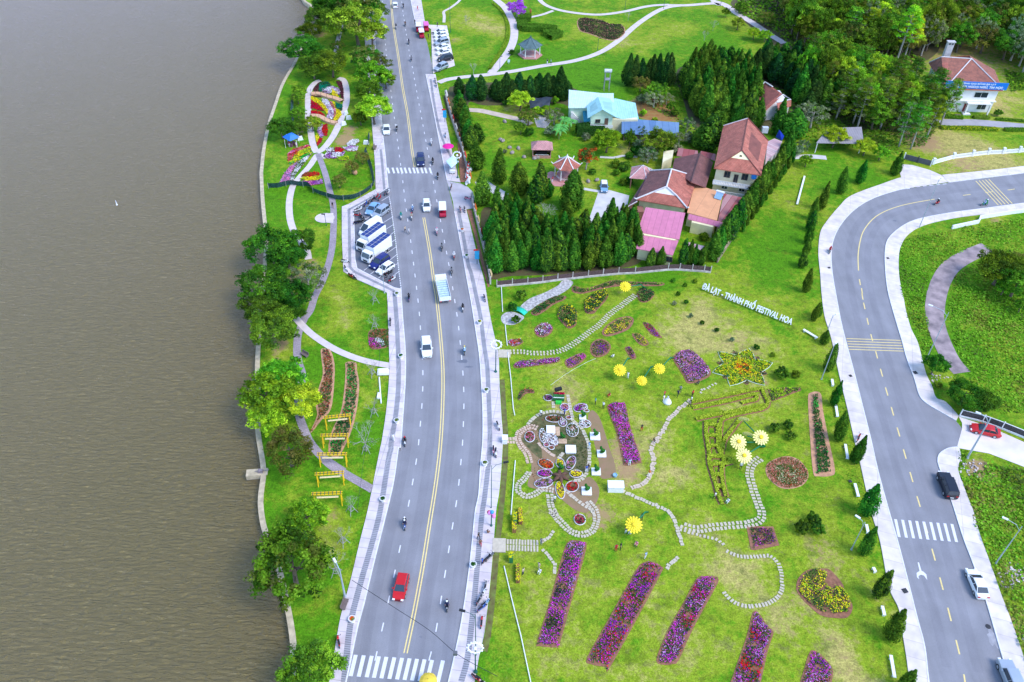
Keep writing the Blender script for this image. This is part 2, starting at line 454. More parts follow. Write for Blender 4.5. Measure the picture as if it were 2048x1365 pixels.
# ------------------------------------------------------------------ roads
def asphalt_material(name,col,joints=False):
 m=mat(name,col,0.85,0.10,0.25,0.15,bscale=8)
 nt=m.node_tree
 pb=nt.nodes['Principled BSDF']
 src=pb.inputs['Base Color'].links[0].from_socket
 tc=nt.nodes.new('ShaderNodeTexCoord')
 n=nt.nodes.new('ShaderNodeTexNoise');n.inputs['Scale'].default_value=14;n.inputs['Detail'].default_value=4;n.inputs['Roughness'].default_value=0.8
 nt.links.new(tc.outputs['Object'],n.inputs['Vector'])
 r=nt.nodes.new('ShaderNodeMapRange');r.inputs['From Min'].default_value=0.3;r.inputs['From Max'].default_value=0.7;r.inputs['To Min'].default_value=0.82;r.inputs['To Max'].default_value=1.18
 nt.links.new(n.outputs['Fac'],r.inputs['Value'])
 mp=nt.nodes.new('ShaderNodeMapping');mp.inputs['Scale'].default_value=(1.1,0.06,1);nt.links.new(tc.outputs['Object'],mp.inputs['Vector'])
 n3=nt.nodes.new('ShaderNodeTexNoise');n3.inputs['Scale'].default_value=0.6;n3.inputs['Detail'].default_value=4
 nt.links.new(mp.outputs[0],n3.inputs['Vector'])
 r3=nt.nodes.new('ShaderNodeMapRange');r3.inputs['From Min'].default_value=0.35;r3.inputs['From Max'].default_value=0.65;r3.inputs['To Min'].default_value=0.93;r3.inputs['To Max'].default_value=1.06
 nt.links.new(n3.outputs['Fac'],r3.inputs['Value'])
 mu=nt.nodes.new('ShaderNodeMath');mu.operation='MULTIPLY';nt.links.new(r.outputs[0],mu.inputs[0]);nt.links.new(r3.outputs[0],mu.inputs[1])
 vm=nt.nodes.new('ShaderNodeVectorMath');vm.operation='SCALE'
 nt.links.new(src,vm.inputs[0]);nt.links.new(mu.outputs[0],vm.inputs['Scale']);nt.links.new(vm.outputs[0],pb.inputs['Base Color'])
 return m
ASPH=asphalt_material('asphalt',(0.232,0.226,0.246))
ASPH2=asphalt_material('bay_asphalt',(0.15,0.155,0.185))
def paver_material(name,col,joint,bw=0.6,bh=0.6,mortar=0.03,rot=0.0,col2=None,off=0.0):
 m=bpy.data.materials.new(name);m.use_nodes=True
 nt=m.node_tree;b=nt.nodes['Principled BSDF'];b.inputs['Roughness'].default_value=0.85;b.inputs['Specular IOR Level'].default_value=0.25
 tc=nt.nodes.new('ShaderNodeTexCoord');mp=nt.nodes.new('ShaderNodeMapping');mp.inputs['Rotation'].default_value=(0,0,rot)
 nt.links.new(tc.outputs['Object'],mp.inputs['Vector'])
 br=nt.nodes.new('ShaderNodeTexBrick');br.inputs['Scale'].default_value=1;br.offset=off
 br.inputs['Brick Width'].default_value=bw;br.inputs['Row Height'].default_value=bh;br.inputs['Mortar Size'].default_value=mortar
 br.inputs['Color1'].default_value=col;br.inputs['Color2'].default_value=col2 or tuple(v*0.88 for v in col[:3])+(1,)
 br.inputs['Mortar'].default_value=joint
 nt.links.new(mp.outputs[0],br.inputs['Vector'])
 n=nt.nodes.new('ShaderNodeTexNoise');n.inputs['Scale'].default_value=0.6;n.inputs['Detail'].default_value=6
 nt.links.new(tc.outputs['Object'],n.inputs['Vector'])
 r=nt.nodes.new('ShaderNodeMapRange');r.inputs['From Min'].default_value=0.3;r.inputs['From Max'].default_value=0.7;r.inputs['To Min'].default_value=0.82;r.inputs['To Max'].default_value=1.1
 nt.links.new(n.outputs['Fac'],r.inputs['Value'])
 vm=nt.nodes.new('ShaderNodeVectorMath');vm.operation='SCALE'
 nt.links.new(br.outputs['Color'],vm.inputs[0]);nt.links.new(r.outputs[0],vm.inputs['Scale']);nt.links.new(vm.outputs[0],b.inputs['Base Color'])
 return m
PAVE=paver_material('pavement_slabs',(0.62,0.55,0.555,1),(0.42,0.36,0.37,1),4.0,1.6,0.05,0.1,(0.59,0.50,0.51,1))
PAVE2=paver_material('pavement_concrete',(0.72,0.63,0.59,1),(0.52,0.44,0.41,1),6.0,2.4,0.04,0.3)
BAND=paver_material('tactile_band',(0.20,0.195,0.22,1),(0.33,0.32,0.35,1),3.0,0.30,0.09,0.1)
KERB=mat('kerb_stone',(0.66,0.63,0.64),0.8,0.12,2.0)
WHITE=mat('road_paint_white',(0.80,0.78,0.80),0.7,0.10,6.0,col2=(0.62,0.6,0.64))
YELLOW=mat('road_paint_yellow',(0.76,0.55,0.17),0.7,0.12,6.0,col2=(0.82,0.66,0.30))
PINKP=mat('path_concrete',(0.60,0.51,0.49),0.85,0.1,0.8,0.1)
LILAC=paver_material('path_pavers',(0.40,0.34,0.37,1),(0.27,0.22,0.24,1),0.5,0.25,0.04,0.4,(0.30,0.25,0.28,1),0.5)
RL=L('j','700,1420 720,1340 780,1050 820,900 880,650 930,450 990,200 1020,0')+L('i','1410,1200 1430,950 1450,650 1450,400 1430,150')+L('e','1215,1120 1165,720 1115,370 1100,180 1090,60')+L('','766.6,274 760,197 752,100 745,0 740,-60')
RR=L('o','165,1450 185,1365 235,1150 290,880 340,550 375,250 400,0')+L('m','285,1150 300,900 325,600 325,300 310,0')+L('k','290,850 250,580 210,330 160,60')+L('e','1700,820 1640,500 1580,250 1530,0')+L('a','1480,940 1410,600 1340,240 1290,0')+L('','807,-60')
RLw,RRw=smooth(W(RL),6),smooth(W(RR),6)
flat(RRw+RLw[::-1],'main_road',ASPH,0.02)
BAYL=W(L('e','1215,1120 1160,1110 862,955 846,880 835,500 850,468 1000,380 1112,305 1116,372'))
flat(BAYL,'parking_bay_asphalt',ASPH2,0.024)
BAYR=W(L('v','108,535 225,1125 345,1130 330,980 258,640 215,540'))
flat(BAYR,'drop_off_bay',ASPH,0.024)
GATE=W(L('e','1640,500 1630,420 1580,250 1690,272 1750,300 1780,330 1800,400 1790,470 1740,478'))
flat(GATE,'gateway_apron',mat('apron_concrete',(0.42,0.39,0.42),0.85,0.12,0.6),0.028)
WORN=asphalt_material('worn_asphalt',(0.214,0.208,0.229))
def wear(pts,offs,n=6,w=1.3):
 P=smooth(W(pts),n)
 for o in offs:
  c=offset(P,o);b=MB();A=offset(c,w/2);B=offset(c,-w/2)
  b.strip([Vector((p.x,p.y,.0225))for p in A],[Vector((p.x,p.y,.0225))for p in B]);tag(b.build('worn_lane',WORN),kind='structure')
wear(L('','750,1400')+L('j','918,1075 1043,500 1130,22')+L('i','1588,685 1568,217')+L('e','1315,930 1248,430 1195,15')+L('','783,192 764,0'),(1.8,-1.8))
wear(L('','855,1400')+L('j','1237,1075 1328,500 1390,20')+L('i','1918,812 1875,217')+L('e','1628,1115 1533,590 1428,15')+L('a','1350,800 1222,50'),(1.8,-1.8))
wear(L('h','2007,315 1715,345 1290,397 1000,455 790,560 690,740 678,970')+L('w','428,150 510,470 610,825 725,1222')+L('p','1187,5 1348,590 1517,1265'),(1.9,-1.9))
# pavements with kerbs
LPo=L('j','600,1420 625,1290 640,1210 680,980 740,760 790,550 840,350 880,150 910,0')+L('i','1260,1130 1300,850 1320,550 1310,200 1305,0')+L('e','1108,1300 1100,1150')
LPb=L('e','840,1035 750,980 738,700 738,460 790,440 1010,320 1005,140 995,0')+L('','745,264 740,197 731,100 724,0 720,-60')
LPi=L('j','700,1420 720,1340 780,1050 820,900 880,650 930,450 990,200 1020,0')+L('i','1410,1200 1430,950 1450,650 1450,400 1430,150')+L('e','1215,1120')
LPj=L('e','1160,1110 862,955 846,880 835,500 850,468 1000,380 1112,305 1100,180 1090,60')+L('','766.6,274 760,197 752,100 745,0 740,-60')
def pavement(outer,inner,name,m=PAVE,h=0.14):
 P=list(inner)+list(outer)[::-1]
 b=MB();b.fixn=False
 b.slab(P,0.0,h)
 o=tag(b.build(name,[m]),kind='structure')
 k=MB()
 ki=offset(inner,0.14)
 s=1 if(Vector(outer[len(outer)// 2])-ki[len(ki)// 2]).length<(Vector(outer[len(outer)// 2])-inner[len(inner)// 2]).length else-1
 A=offset(inner,-0.02*s);B=offset(inner,0.16*s)
 up=lambda Z,z:[Vector((p.x,p.y,z))for p in Z]
 k.strip(up(A,h+.02),up(B,h+.02));k.strip(up(A,0.0),up(A,h+.02));k.strip(up(B,h+.02),up(B,h-.05))
 tag(k.build(name+'_kerb',KERB),kind='structure')
 return o
po=smooth(W(LPo),5)+W(LPb);pi_=smooth(W(LPi),5)+W(LPj)
pavement(po,pi_,'lakeside_pavement')
RPi1=smooth(W(L('o','165,1450 185,1365 235,1150 290,880 340,550 375,250 400,0')+L('m','285,1150 300,900 325,600 325,300 310,0')+L('k','290,850 250,580 210,330 160,60')+L('e','1700,820 1640,500')),5)
RPo1=smooth(W(L('','940,1420')+L('o','430,1180 480,950 520,600 545,330 570,0')+L('m','490,1150 510,950 530,600 515,350 495,0')+L('k','490,900 470,770 430,600 390,400 370,270 340,100')+L('x','305,950 245,700 210,560')),5)
pavement(RPo1,RPi1,'garden_side_pavement')
RPi2=smooth(W(L('e','1580,250 1530,0')+L('a','1480,940 1410,600')),5)
RPo2=smooth(W(L('x','165,345 110,160')+L('','893.6,249 881,199 871,149.5')),5)
pavement(RPo2,RPi2,'upper_garden_pavement')
RPi3=W(L('','836,66 833,60 821,0 807,-60'));RPo3=W(L('','851,56 850,46 842.4,0 833,-60'))
pavement(RPo3,RPi3,'far_pavement')
CARP=W(L('v','215,380 320,450 330,980 345,1130 380,1105 682,1005 640,800 590,560 560,395'))
flat(CARP,'car_park_concrete',PAVE2,0.10)
def band(pts,w,name,m,z,n=5,step=None):
 P=smooth(W(pts),n)
 A,B=offset(P,w/2),offset(P,-w/2)
 b=MB();b.fixn=True
 b.strip([Vector((p.x,p.y,z))for p in A],[Vector((p.x,p.y,z))for p in B])
 return tag(b.build(name,m),kind='structure')
band(L('j','700,1365 735,1040 790,810 850,600 910,370 960,60 975,0')+L('i','1335,1150 1375,900 1395,600 1380,200 1365,0')+L('e','1160,1140'),0.8,'tactile_strip',BAND,0.146)
band(L('e','1160,1140 840,985 805,950'),0.6,'tactile_strip',BAND,0.146,1)
band(L('e','803,950 795,480'),0.6,'tactile_strip',BAND,0.146,1)
band(L('e','798,482 1080,330 1065,150 1050,0'),0.6,'tactile_strip',BAND,0.146,1)
band(L('o','290,1365 340,1180 380,850 410,550 440,200 460,0')+L('m','345,1200 375,950 395,750 400,500 385,100')+L('k','370,950 340,750 310,500 270,300 215,50')+L('x','225,1000 200,850 150,580'),0.75,'tactile_strip',BAND,0.146)
band(L('a','1620,1280 1530,1080 1480,840 1450,640'),0.6,'tactile_strip',BAND,0.146)
# second road
R2o=L('','2120,334 2048,347')+L('h','1400,265 1090,310 1000,325 800,390 650,480 540,600 480,720 460,850 470,1000 495,1150 535,1365')+L('w','285,285 310,380 360,570 410,770 460,970 510,1190')+L('p','925,0 1000,260 1080,570 1150,850 1210,1080 1245,1365')+L('','1872,1430')
R2i=L('','2120,398 2048,407')+L('h','1700,470 1400,510 1150,560 1020,620 920,710 890,800 890,950 910,1130')+L('q','500,220 590,520 650,740 730,950 790,1150 860,1240')+L('r','1000,120 1220,245')
R2j=L('r','1240,545 1130,560 1030,620 1005,700 1030,800 1160,1160')+L('p','1450,0 1520,220 1600,430 1700,720 1840,1200 1875,1300')+L('','2045,1430')
o_,i_,j_=smooth(W(R2o),5),smooth(W(R2i),5),smooth(W(R2j),5)
flat(o_+j_[::-1]+W(L('r','1235,530 1290,330'))+i_[::-1],'hillside_road',ASPH,0.02)
P2o=L('h','1090,225 1020,225 870,275 620,370 520,460 420,580 370,670 355,830 370,1000 380,1150 405,1340')+L('w','200,310 250,540 310,790 350,970 390,1130 425,1290')+L('p','790,40 850,240 920,600 1000,780 1030,980 1075,1280')+L('','1820,1430')
P2oi=L('h','1090,312 1000,325 800,390 650,480 540,600 480,720 460,850 470,1000 495,1150 535,1365')+L('w','285,285 310,380 360,570 410,770 460,970 510,1190')+L('p','925,0 1000,260 1080,570 1150,850 1210,1080 1245,1365')+L('','1872,1430')
pavement(smooth(W(P2o),5),smooth(W(P2oi),5),'hillside_pavement',PAVE2)
pavement(smooth(W(L('','2120,320 2048,333')+L('h','1700,170 1345,205')),4),smooth(W(L('','2120,334 2048,347')+L('h','1700,226 1400,265')),4),'school_side_pavement',PAVE2)
flat(W(L('h','1090,224 1020,225 1005,170 1012,118 1110,125 1250,165 1340,205 1400,262 1090,309')),'school_driveway',PAVE2,0.10)
P2io=L('','2120,414 2048,424')+L('h','1640,525 1400,560 1200,610 1080,680 1020,770 1000,870 1005,1030 1040,1200')+L('q','640,180 700,390 780,560 850,830 880,930 940,1050 990,1190')+L('r','1100,30 1250,190')
pavement(smooth(W(P2io),5),i_,'inner_bend_pavement',PAVE2)
P2jo=L('r','1255,560 1275,660 1240,800 1300,980 1370,1170')+L('p','1600,0 1650,180 1740,430 1820,660 1900,870 2000,1160')+L('','2080,1430')
pavement(smooth(W(P2jo),5),j_,'lower_bend_pavement',PAVE2)
flat(W(L('r','1235,530 1290,330 1290,270 1250,195 1600,310 2004,490 2300,600 2300,880 2004,775 1600,620 1255,560')),'side_lane_concrete',mat('lane_concrete',(0.68,0.6,0.58),0.85,0.12,0.4),0.05)
# paint
def dashes(pts,w,L_,P_,m,name,label,z=0.032,start=0.0):
 S=resample(smooth(W(pts),8),0.25)
 b=MB();b.fixn=False
 n=int(P_/0.25);l=int(round(L_/0.25));i=int(start/0.25)
 while i+l<len(S):
  seg=S[i:i+l+1]
  A,B=offset(seg,-w/2),offset(seg,w/2)
  b.strip([Vector((p.x,p.y,z))for p in A],[Vector((p.x,p.y,z))for p in B])
  i+=n
 return tag(b.build(name,m),kind='structure')
LN=L('','750,1322')+L('j','918,1075 985,775 1043,500 1092,248 1130,22')+L('i','1560,1087 1583,812 1588,558 1568,217 1550,10')+L('e','1315,930 1292,750 1248,430 1222,215 1195,15')+L('','783,192 771.5,95 764,0 760,-40')
RN=L('','858,1322')+L('j','1237,1075 1285,775 1328,500 1367,250 1390,20')+L('i','1910,1087 1918,812 1908,560 1875,217 1845,10')+L('e','1628,1115 1597,925 1533,590 1478,290 1428,15')+L('a','1350,800 1303,540 1275,400 1222,50')+L('','800,-40')
dashes(LN,0.16,1.25,4.0,WHITE,'lane_marking','')
dashes(RN,0.16,1.25,4.0,WHITE,'lane_marking','')
YC1=L('j','1060,1195 1110,960 1160,690 1200,440 1235,220 1262,0')+L('i','1745,900 1750,600 1735,350 1700,0')+L('e','1475,1050 1440,800 1395,545')
YC2=L('e','1325,140 1300,0')+L('a','1265,920 1225,700 1190,450 1150,200 1130,0')+L('','773,-40')
for pts in(YC1,YC2):
 P=smooth(W(pts),6)
 for o in(-0.2,0.2):
  c=offset(P,o)
  b=MB()
  b.strip([Vector((p.x,p.y,0.032))for p in offset(c,0.085)],[Vector((p.x,p.y,0.032))for p in offset(c,-0.085)])
  tag(b.build('centre_line',YELLOW),kind='structure')
def bars(name,m,rects,z=0.037):
 b=MB();b.fixn=False
 for r in rects:b.poly([(p.x,p.y,z)for p in r])
 return tag(b.build(name,m),kind='structure')
def quad(a,b,w):
 d=(b-a).normalized();s=perp(d)*w/2
 return[a-s,b-s,b+s,a+s]
bars('zebra_crossing',WHITE,[quad(GQ('j',x0,1330+k*3.2),GQ('j',x0+30,1205+k*3.0),0.5)for k,x0 in enumerate((738,785,832,874,918,965,1010,1054,1098,1142,1186,1250,1322))])
bars('zebra_crossing',WHITE,[quad(GQ('e',x,190),GQ('e',x-14,145),0.45)for x in(1118,1158,1193,1224,1256,1290,1324,1352,1388,1418,1455)])
bars('zebra_crossing',WHITE,[quad(GQ('p',1005+k*57.5,200+k*5),GQ('p',975+k*56.5,57+k*4.8),0.42)for k in range(9)])
dashes(L('w','400,-10 411,75 428,150 444,225 464,305 487,385 510,470 533,553 558,645 585,735 610,825 638,920 666,1018 695,1118 725,1222 756,1330')+L('p','1187,5 1265,285 1306,435 1348,590 1390,750 1432,915 1475,1085 1517,1265')+L('','1935,1400'),0.2,2.0,4.9,YELLOW,'hill_centre_line','')
dashes(L('h','685,1040 700,1125 717,1218 738,1310'),0.2,2.0,4.9,YELLOW,'hill_centre_line','')
dashes(L('h','2100,290 1945,314 1830,330 1715,342 1605,356 1490,370 1375,383'),0.2,2.0,6.0,YELLOW,'hill_centre_line','')
P=smooth(W(L('h','1290,397 1130,425 1000,455 880,500 790,560 720,650 690,740 675,850 678,970')),8)
b=MB();b.strip([Vector((p.x,p.y,0.032))for p in offset(P,0.1)],[Vector((p.x,p.y,0.032))for p in offset(P,-0.1)]);tag(b.build('hill_centre_line',YELLOW),kind='structure')
bars('rumble_lines',YELLOW,[quad(GQ('w',302+k*4,318+k*17.5),GQ('w',655+k*5,330+k*17.5),0.17)for k in range(5)])
bars('rumble_lines',YELLOW,[quad(GQ('h',1620+k*26,252-k*3.5),GQ('h',1800+k*28,445-k*3),0.22)for k in range(5)])
dashes(L('h','1090,306 1240,288 1400,273'),0.22,1.0,1.9,WHITE,'edge_dashes','')
dashes(L('e','1213,1115 1190,930 1165,700 1130,450 1118,380'),0.16,0.5,0.9,WHITE,'bay_dashes','')
bars('bay_lines',WHITE,[quad(GQ('y',*a),GQ('y',*c),0.12)for a,c in(((540,275),(650,210)),((620,335),(665,305)),((330,520),(390,475)),((545,570),(690,480)),((590,650),(700,580)),((640,730),(710,675)),((650,825),(720,780)),
((598,965),(735,870)),((635,1055),(745,970)),((310,1180),(380,1130)),((395,1230),(450,1185)),((500,1280),(560,1235)),((710,1110),(760,1090)),((690,1250),(765,1195)))],0.036)
# turning arrow on the hillside road
bars('road_arrow',WHITE,[W(L('p','1152,403 1163,403 1183,470 1168,474'),0),W(L('p','1168,474 1183,470 1198,478 1222,500 1230,545 1218,530 1205,510 1178,502 1158,515 1165,540 1147,522 1143,490 1155,480'),0)])
# dark stain and pale patch on the asphalt
def blob(fr,x,y,rx,ry,name,m,z=0.0255):
 c=GQ(fr,x,y);k=(Q(fr,x,y)[1]+790)*0.00749*FR[fr][2];r0=random.Random(x)
 P=[c+Vector((math.cos(a/16*6.283)*rx/k,math.sin(a/16*6.283)*ry/k,0))*r0.uniform(.6,1.15)for a in range(16)]
 flat(smooth(P,3,True),name,m,z)
STN_=mat('oil_stain',(0.15,0.155,0.185),.7,.25,2)
blob('k',130,920,60,30,'road_stain',STN_);blob('k',185,975,45,14,'road_stain',STN_,.0262);blob('a',1390,740,16,6,'road_stain',STN_);blob('e',1410,335,30,5,'road_stain',STN_);blob('e',1383,1135,16,5,'road_stain',STN_)
blob('p',1760,1010,45,90,'road_patch',mat('pale_patch',(.32,.31,.33),.9,.2,1.5));blob('h',970,570,18,12,'road_stain',STN_);blob('j',1150,1100,12,5,'road_stain',STN_)
# drains and manhole
for fr,x,y,d in(('p',1048,635,.7),('r',0,945,.5),('q',748,903,.7),('h',912,875,.5),('h',441,952,.5),('w',327,563,.5)):
 p=GQ(fr,x,y)
 b=MB();b.box((0,0,0.0),(d,d,0.04));o=b.build('drain_grate',mat('drain_iron',(0.03,0.03,0.035),0.7,0.3));o.location=(p.x,p.y,0.175);o.rotation_euler=(0,0,0.3)
 tag(o,'square iron drain grate '+{'p':'by the bottom of the hillside kerb','r':'at the left kerb opposite the side lane','q':'at the inner kerb above the side lane','h':'at the kerb inside' if x>900 else 'at the kerb outside','w':'at the left kerb below the rumble lines'}[fr]+(' the bend' if fr=='h' else ''),'drain','drain grates in the kerb')
p=GQ('p',1718,918);b=MB();b.lathe((0,0,0),[(0.35,0),(0.35,0.03),(0.3,0.035)],14);o=b.build('manhole_cover',MT['drain_iron']);o.location=(p.x,p.y,0.02);tag(o,'round iron manhole cover in the asphalt below the parked white car','manhole')
# ------------------------------------------------------------------ vegetation
BARK=mat('bark',(0.13,0.10,0.075),0.9,0.3,4.0,0.4)
PALEBARK=mat('pale_bark',(0.36,0.33,0.30),0.9,0.25,4.0,0.3)
def unit(n):
 v=rng.normal(size=(n,3));return v/np.linalg.norm(v,axis=1,keepdims=True)
def clumps(cen,rad,per,size,cols,sq=1.0,up=0.25,tuft=0.0):
 """leaf clumps: points on small balls round each centre; every leaf keeps its clump's tint"""
 cen=np.asarray(cen,float);rad=np.broadcast_to(np.asarray(rad,float),(len(cen),))
 k=len(cen);n=k*per
 ci=np.repeat(np.arange(k),per)
 d=unit(n);d[:,2]=np.abs(d[:,2])*0.9+d[:,2]*0.1 if tuft==0 else d[:,2]
 r=rad[ci]*rng.uniform(0.55,1.1,n)
 P=cen[ci]+d*r[:,None]*np.array([1,1,sq])
 N=d+rng.normal(size=(n,3))*0.45;N[:,2]+=up
 cols=np.asarray(cols,float)
 cc=cols[rng.integers(0,len(cols),k)]*rng.uniform(0.72,1.28,(k,1))
 Cc=cc[ci]*rng.uniform(0.6,1.4,(n,1))+rng.normal(size=(n,3))*0.004
 S=rng.uniform(0.7,1.3,n)*size
 return P,N,S,Cc
def crown(name,parent,parts,m=None):
 P,N,S,Cc=[np.concatenate(x)for x in zip(*parts)]
 return leafmesh(name,P,N,S,Cc,m or FOL,parent)
def trunk(parent,H,r,limbs=6,z0=0.35,spread=0.35,m=None,n=7,bend=0.3):
 b=MB()
 top=Vector((random.uniform(-bend,bend),random.uniform(-bend,bend),H))
 mid=top*0.5+Vector((random.uniform(-bend,bend),random.uniform(-bend,bend),0))
 b.tube([(0,0,0),(0,0,H*0.08),mid,top],[r*1.35,r,r*0.75,r*0.25],n)
 for k in range(limbs):
  t=z0+(0.9-z0)*k/max(1,limbs-1)
  s=Vector((mid.x*min(1,t*2),mid.y*min(1,t*2),H*t));a=k*2.4+random.random()
  L_=H*spread*(1.1-t*0.5)
  e=s+Vector((math.cos(a)*L_,math.sin(a)*L_,L_*0.55))
  b.tube([s,(s+e)/2+Vector((0,0,-0.08*L_)),e],[r*0.5,r*0.3,r*0.1],5)
 return b.build('trunk',m or BARK,parent,True)
VAULT=(0,-400,0)  # not used as a place: every first tree is moved to a real spot before the end
def dome_centres(n,R,Hc,flat=0.75,low=-0.35):
 d=unit(n*3);d=d[d[:,2]>low][:n]
 r=rng.uniform(0.55,1.0,len(d))**0.6
 wob=1+0.18*np.sin(d[:,0]*5+d[:,1]*4+rng.uniform(0,6))+0.1*np.sin(d[:,1]*9)
 return np.stack([d[:,0]*R*r*wob,d[:,1]*R*r*wob,Hc+d[:,2]*R*flat*r*wob],-1)
def make_broad(kind,cols,R=5.0,H=9.0,n=110,per=60,leaf=0.17,flat=0.75,cr=0.95,bark=None,pale=0):
 t=thing(kind,None,None)
 trunk(t,H*0.72,R*0.055+0.06,7,0.35,0.4,bark)
 c=dome_centres(n,R-0.5,H-R*flat,flat)
 parts=[clumps(c,rng.uniform(0.6,1.2,len(c))*cr,per,leaf,cols)]
 crown('crown',t,parts)
 return t
def make_cypress(R=1.5,H=8.0,cols=None,n=230,per=24,leaf=0.115,blunt=0.0,pw=0.72):
 t=thing('cypress_tree',None,None)
 b=MB();b.tube([(0,0,0),(0,0,H*0.85)],[0.16,0.05],6);b.build('trunk',BARK,t)
 z=rng.uniform(0.02,0.97,n)**1.15
 prof=np.clip((1-z)**pw*(0.62+0.8*z*(1-z)*2.2),0.03,None)*1.15
 prof=np.where(z<0.1,prof*(0.7+3*z),prof)
 a=rng.uniform(0,2*math.pi,n)
 lob=1+0.16*np.sin(a*3+z*4+rng.uniform(0,6))+0.1*np.sin(a*5)
 rr=prof*R*lob*rng.uniform(0.7,1.0,n)
 c=np.stack([rr*np.cos(a),rr*np.sin(a),0.5+z*(H-0.6)],-1)
 k=n;ci=np.repeat(np.arange(k),per)
 d=unit(k*per)
 cr=(0.16+0.30*prof)
 P=c[ci]+d*cr[ci][:,None]*np.array([1,1,2.0])+np.array([0,0,0.25])
 out=np.stack([np.cos(a),np.sin(a),np.full(k,0.55)],-1)
 N=d*0.8+out[ci]*0.9+rng.normal(size=(k*per,3))*0.3
 cols=np.asarray(cols);cc=cols[rng.integers(0,len(cols),k)]*rng.uniform(0.7,1.3,(k,1))
 Cc=cc[ci]*rng.uniform(0.6,1.4,(k*per,1))
 # a plume at the tip
 zt=rng.uniform(0,1,60);Pt=np.stack([rng.normal(size=60)*0.13*(1.2-zt),rng.normal(size=60)*0.13*(1.2-zt),H-0.9+zt*1.0],-1)
 P=np.concatenate([P,Pt]);N=np.concatenate([N,unit(60)]);Cc=np.concatenate([Cc,np.tile(cols[0],(60,1))])
 leafmesh('crown',P,N,rng.uniform(0.7,1.3,len(P))*leaf,Cc,FOL,t,1.5)
 return t
def make_pine(cols,H=16.0,R=4.5,n=58,per=80,leaf=0.15,z0=0.3,bark=None,cr=1.1):
 t=thing('pine_tree',None,None)
 b=MB();bend=random.uniform(-0.8,0.8)
 spine=lambda s:Vector((bend*s*s,bend*0.5*s,H*s))
 b.tube([spine(k/6)for k in range(7)],[0.34*(1-0.13*k)for k in range(7)],7)
 cs=[]
 for k in range(n):
  s=z0+(1-z0)*(k/n)**0.9;a=k*2.4+random.uniform(-.4,.4)
  r=R*(1-((s-z0)/(1-z0))**1.6*0.75)*random.uniform(0.35,1.0)
  p=spine(s);e=p+Vector((math.cos(a)*r,math.sin(a)*r,0.25*r))
  if k%2==0:b.tube([p,(p+e)/2+Vector((0,0,-.1*r)),e],[0.09,0.06,0.02],4)
  cs.append(e)
 b.build('trunk',bark or PALEBARK,t,True)
 crown('crown',t,[clumps(cs,rng.uniform(0.75,1.25,n)*cr,per,leaf,cols,0.62,0.4)])
 return t
def make_bare(H=5.0,seed=0,m=None,tw=1.0,depth=4,name='bare_tree'):
 t=thing(name,None,None)
 r_=random.Random(seed);b=MB();tr=MB()
 def grow(mb,p,d,l,r,k):
  e=p+d*l
  mb.tube([p,(p+e)/2+Vector((r_.uniform(-.06,.06)*l,r_.uniform(-.06,.06)*l,0)),e],[r,r*0.8,r*0.55],4,0,False)
  if k==0:return
  for _ in range(3 if k>1 else 4):
   dd=(d+Vector((r_.uniform(-1,1),r_.uniform(-1,1),r_.uniform(-0.2,0.6)))*0.75).normalized()
   grow(b,e,dd,l*r_.uniform(0.6,0.8),r*0.55,k-1)
 grow(tr,Vector((0,0,0)),Vector((0,0,1)),H*0.32,0.09*tw,0)
 for _ in range(5):
  dd=Vector((r_.uniform(-.7,.7),r_.uniform(-.7,.7),1)).normalized()
  grow(b,Vector((0,0,H*0.3)),dd,H*0.26,0.05*tw,depth-1)
 tr.build('trunk',m or PALEBARK,t);b.build('branches',m or PALEBARK,t)
 return t
def make_shrub(kind,R,cols,n=26,per=60,leaf=0.09,flat=0.9,cr=None):
 t=thing(kind,None,None)
 b=MB();b.tube([(0,0,0),(0,0,R)],[0.07,0.03],5);b.build('stem',BARK,t)
 c=dome_centres(n,R*0.72,R*flat*0.75,flat,-0.5)
 crown('foliage',t,[clumps(c,R*0.34 if cr is None else cr,per,leaf,cols)])
 return t
DG=[(0.036,0.10,0.014),(0.058,0.15,0.016),(0.092,0.21,0.018)]
MG=[(0.088,0.20,0.015),(0.14,0.28,0.018),(0.20,0.35,0.025),(0.055,0.125,0.015)]
YG=[(0.27,0.45,0.02),(0.2,0.38,0.018),(0.36,0.53,0.03),(0.14,0.28,0.018)]
OL=[(0.15,0.2,0.03),(0.2,0.23,0.035),(0.09,0.14,0.025),(0.2,0.19,0.045)]
PG=[(0.18,0.23,0.1),(0.25,0.28,0.16),(0.11,0.16,0.07)]
CY=[(0.034,0.11,0.013),(0.058,0.165,0.016),(0.105,0.24,0.02)]
CYD=[(0.014,0.055,0.014),(0.022,0.078,0.015),(0.04,0.11,0.018)]
PI=[(0.085,0.21,0.018),(0.15,0.30,0.02),(0.23,0.40,0.02),(0.06,0.14,0.022)]
PY=[(0.34,0.46,0.02),(0.24,0.4,0.02),(0.15,0.3,0.02)]
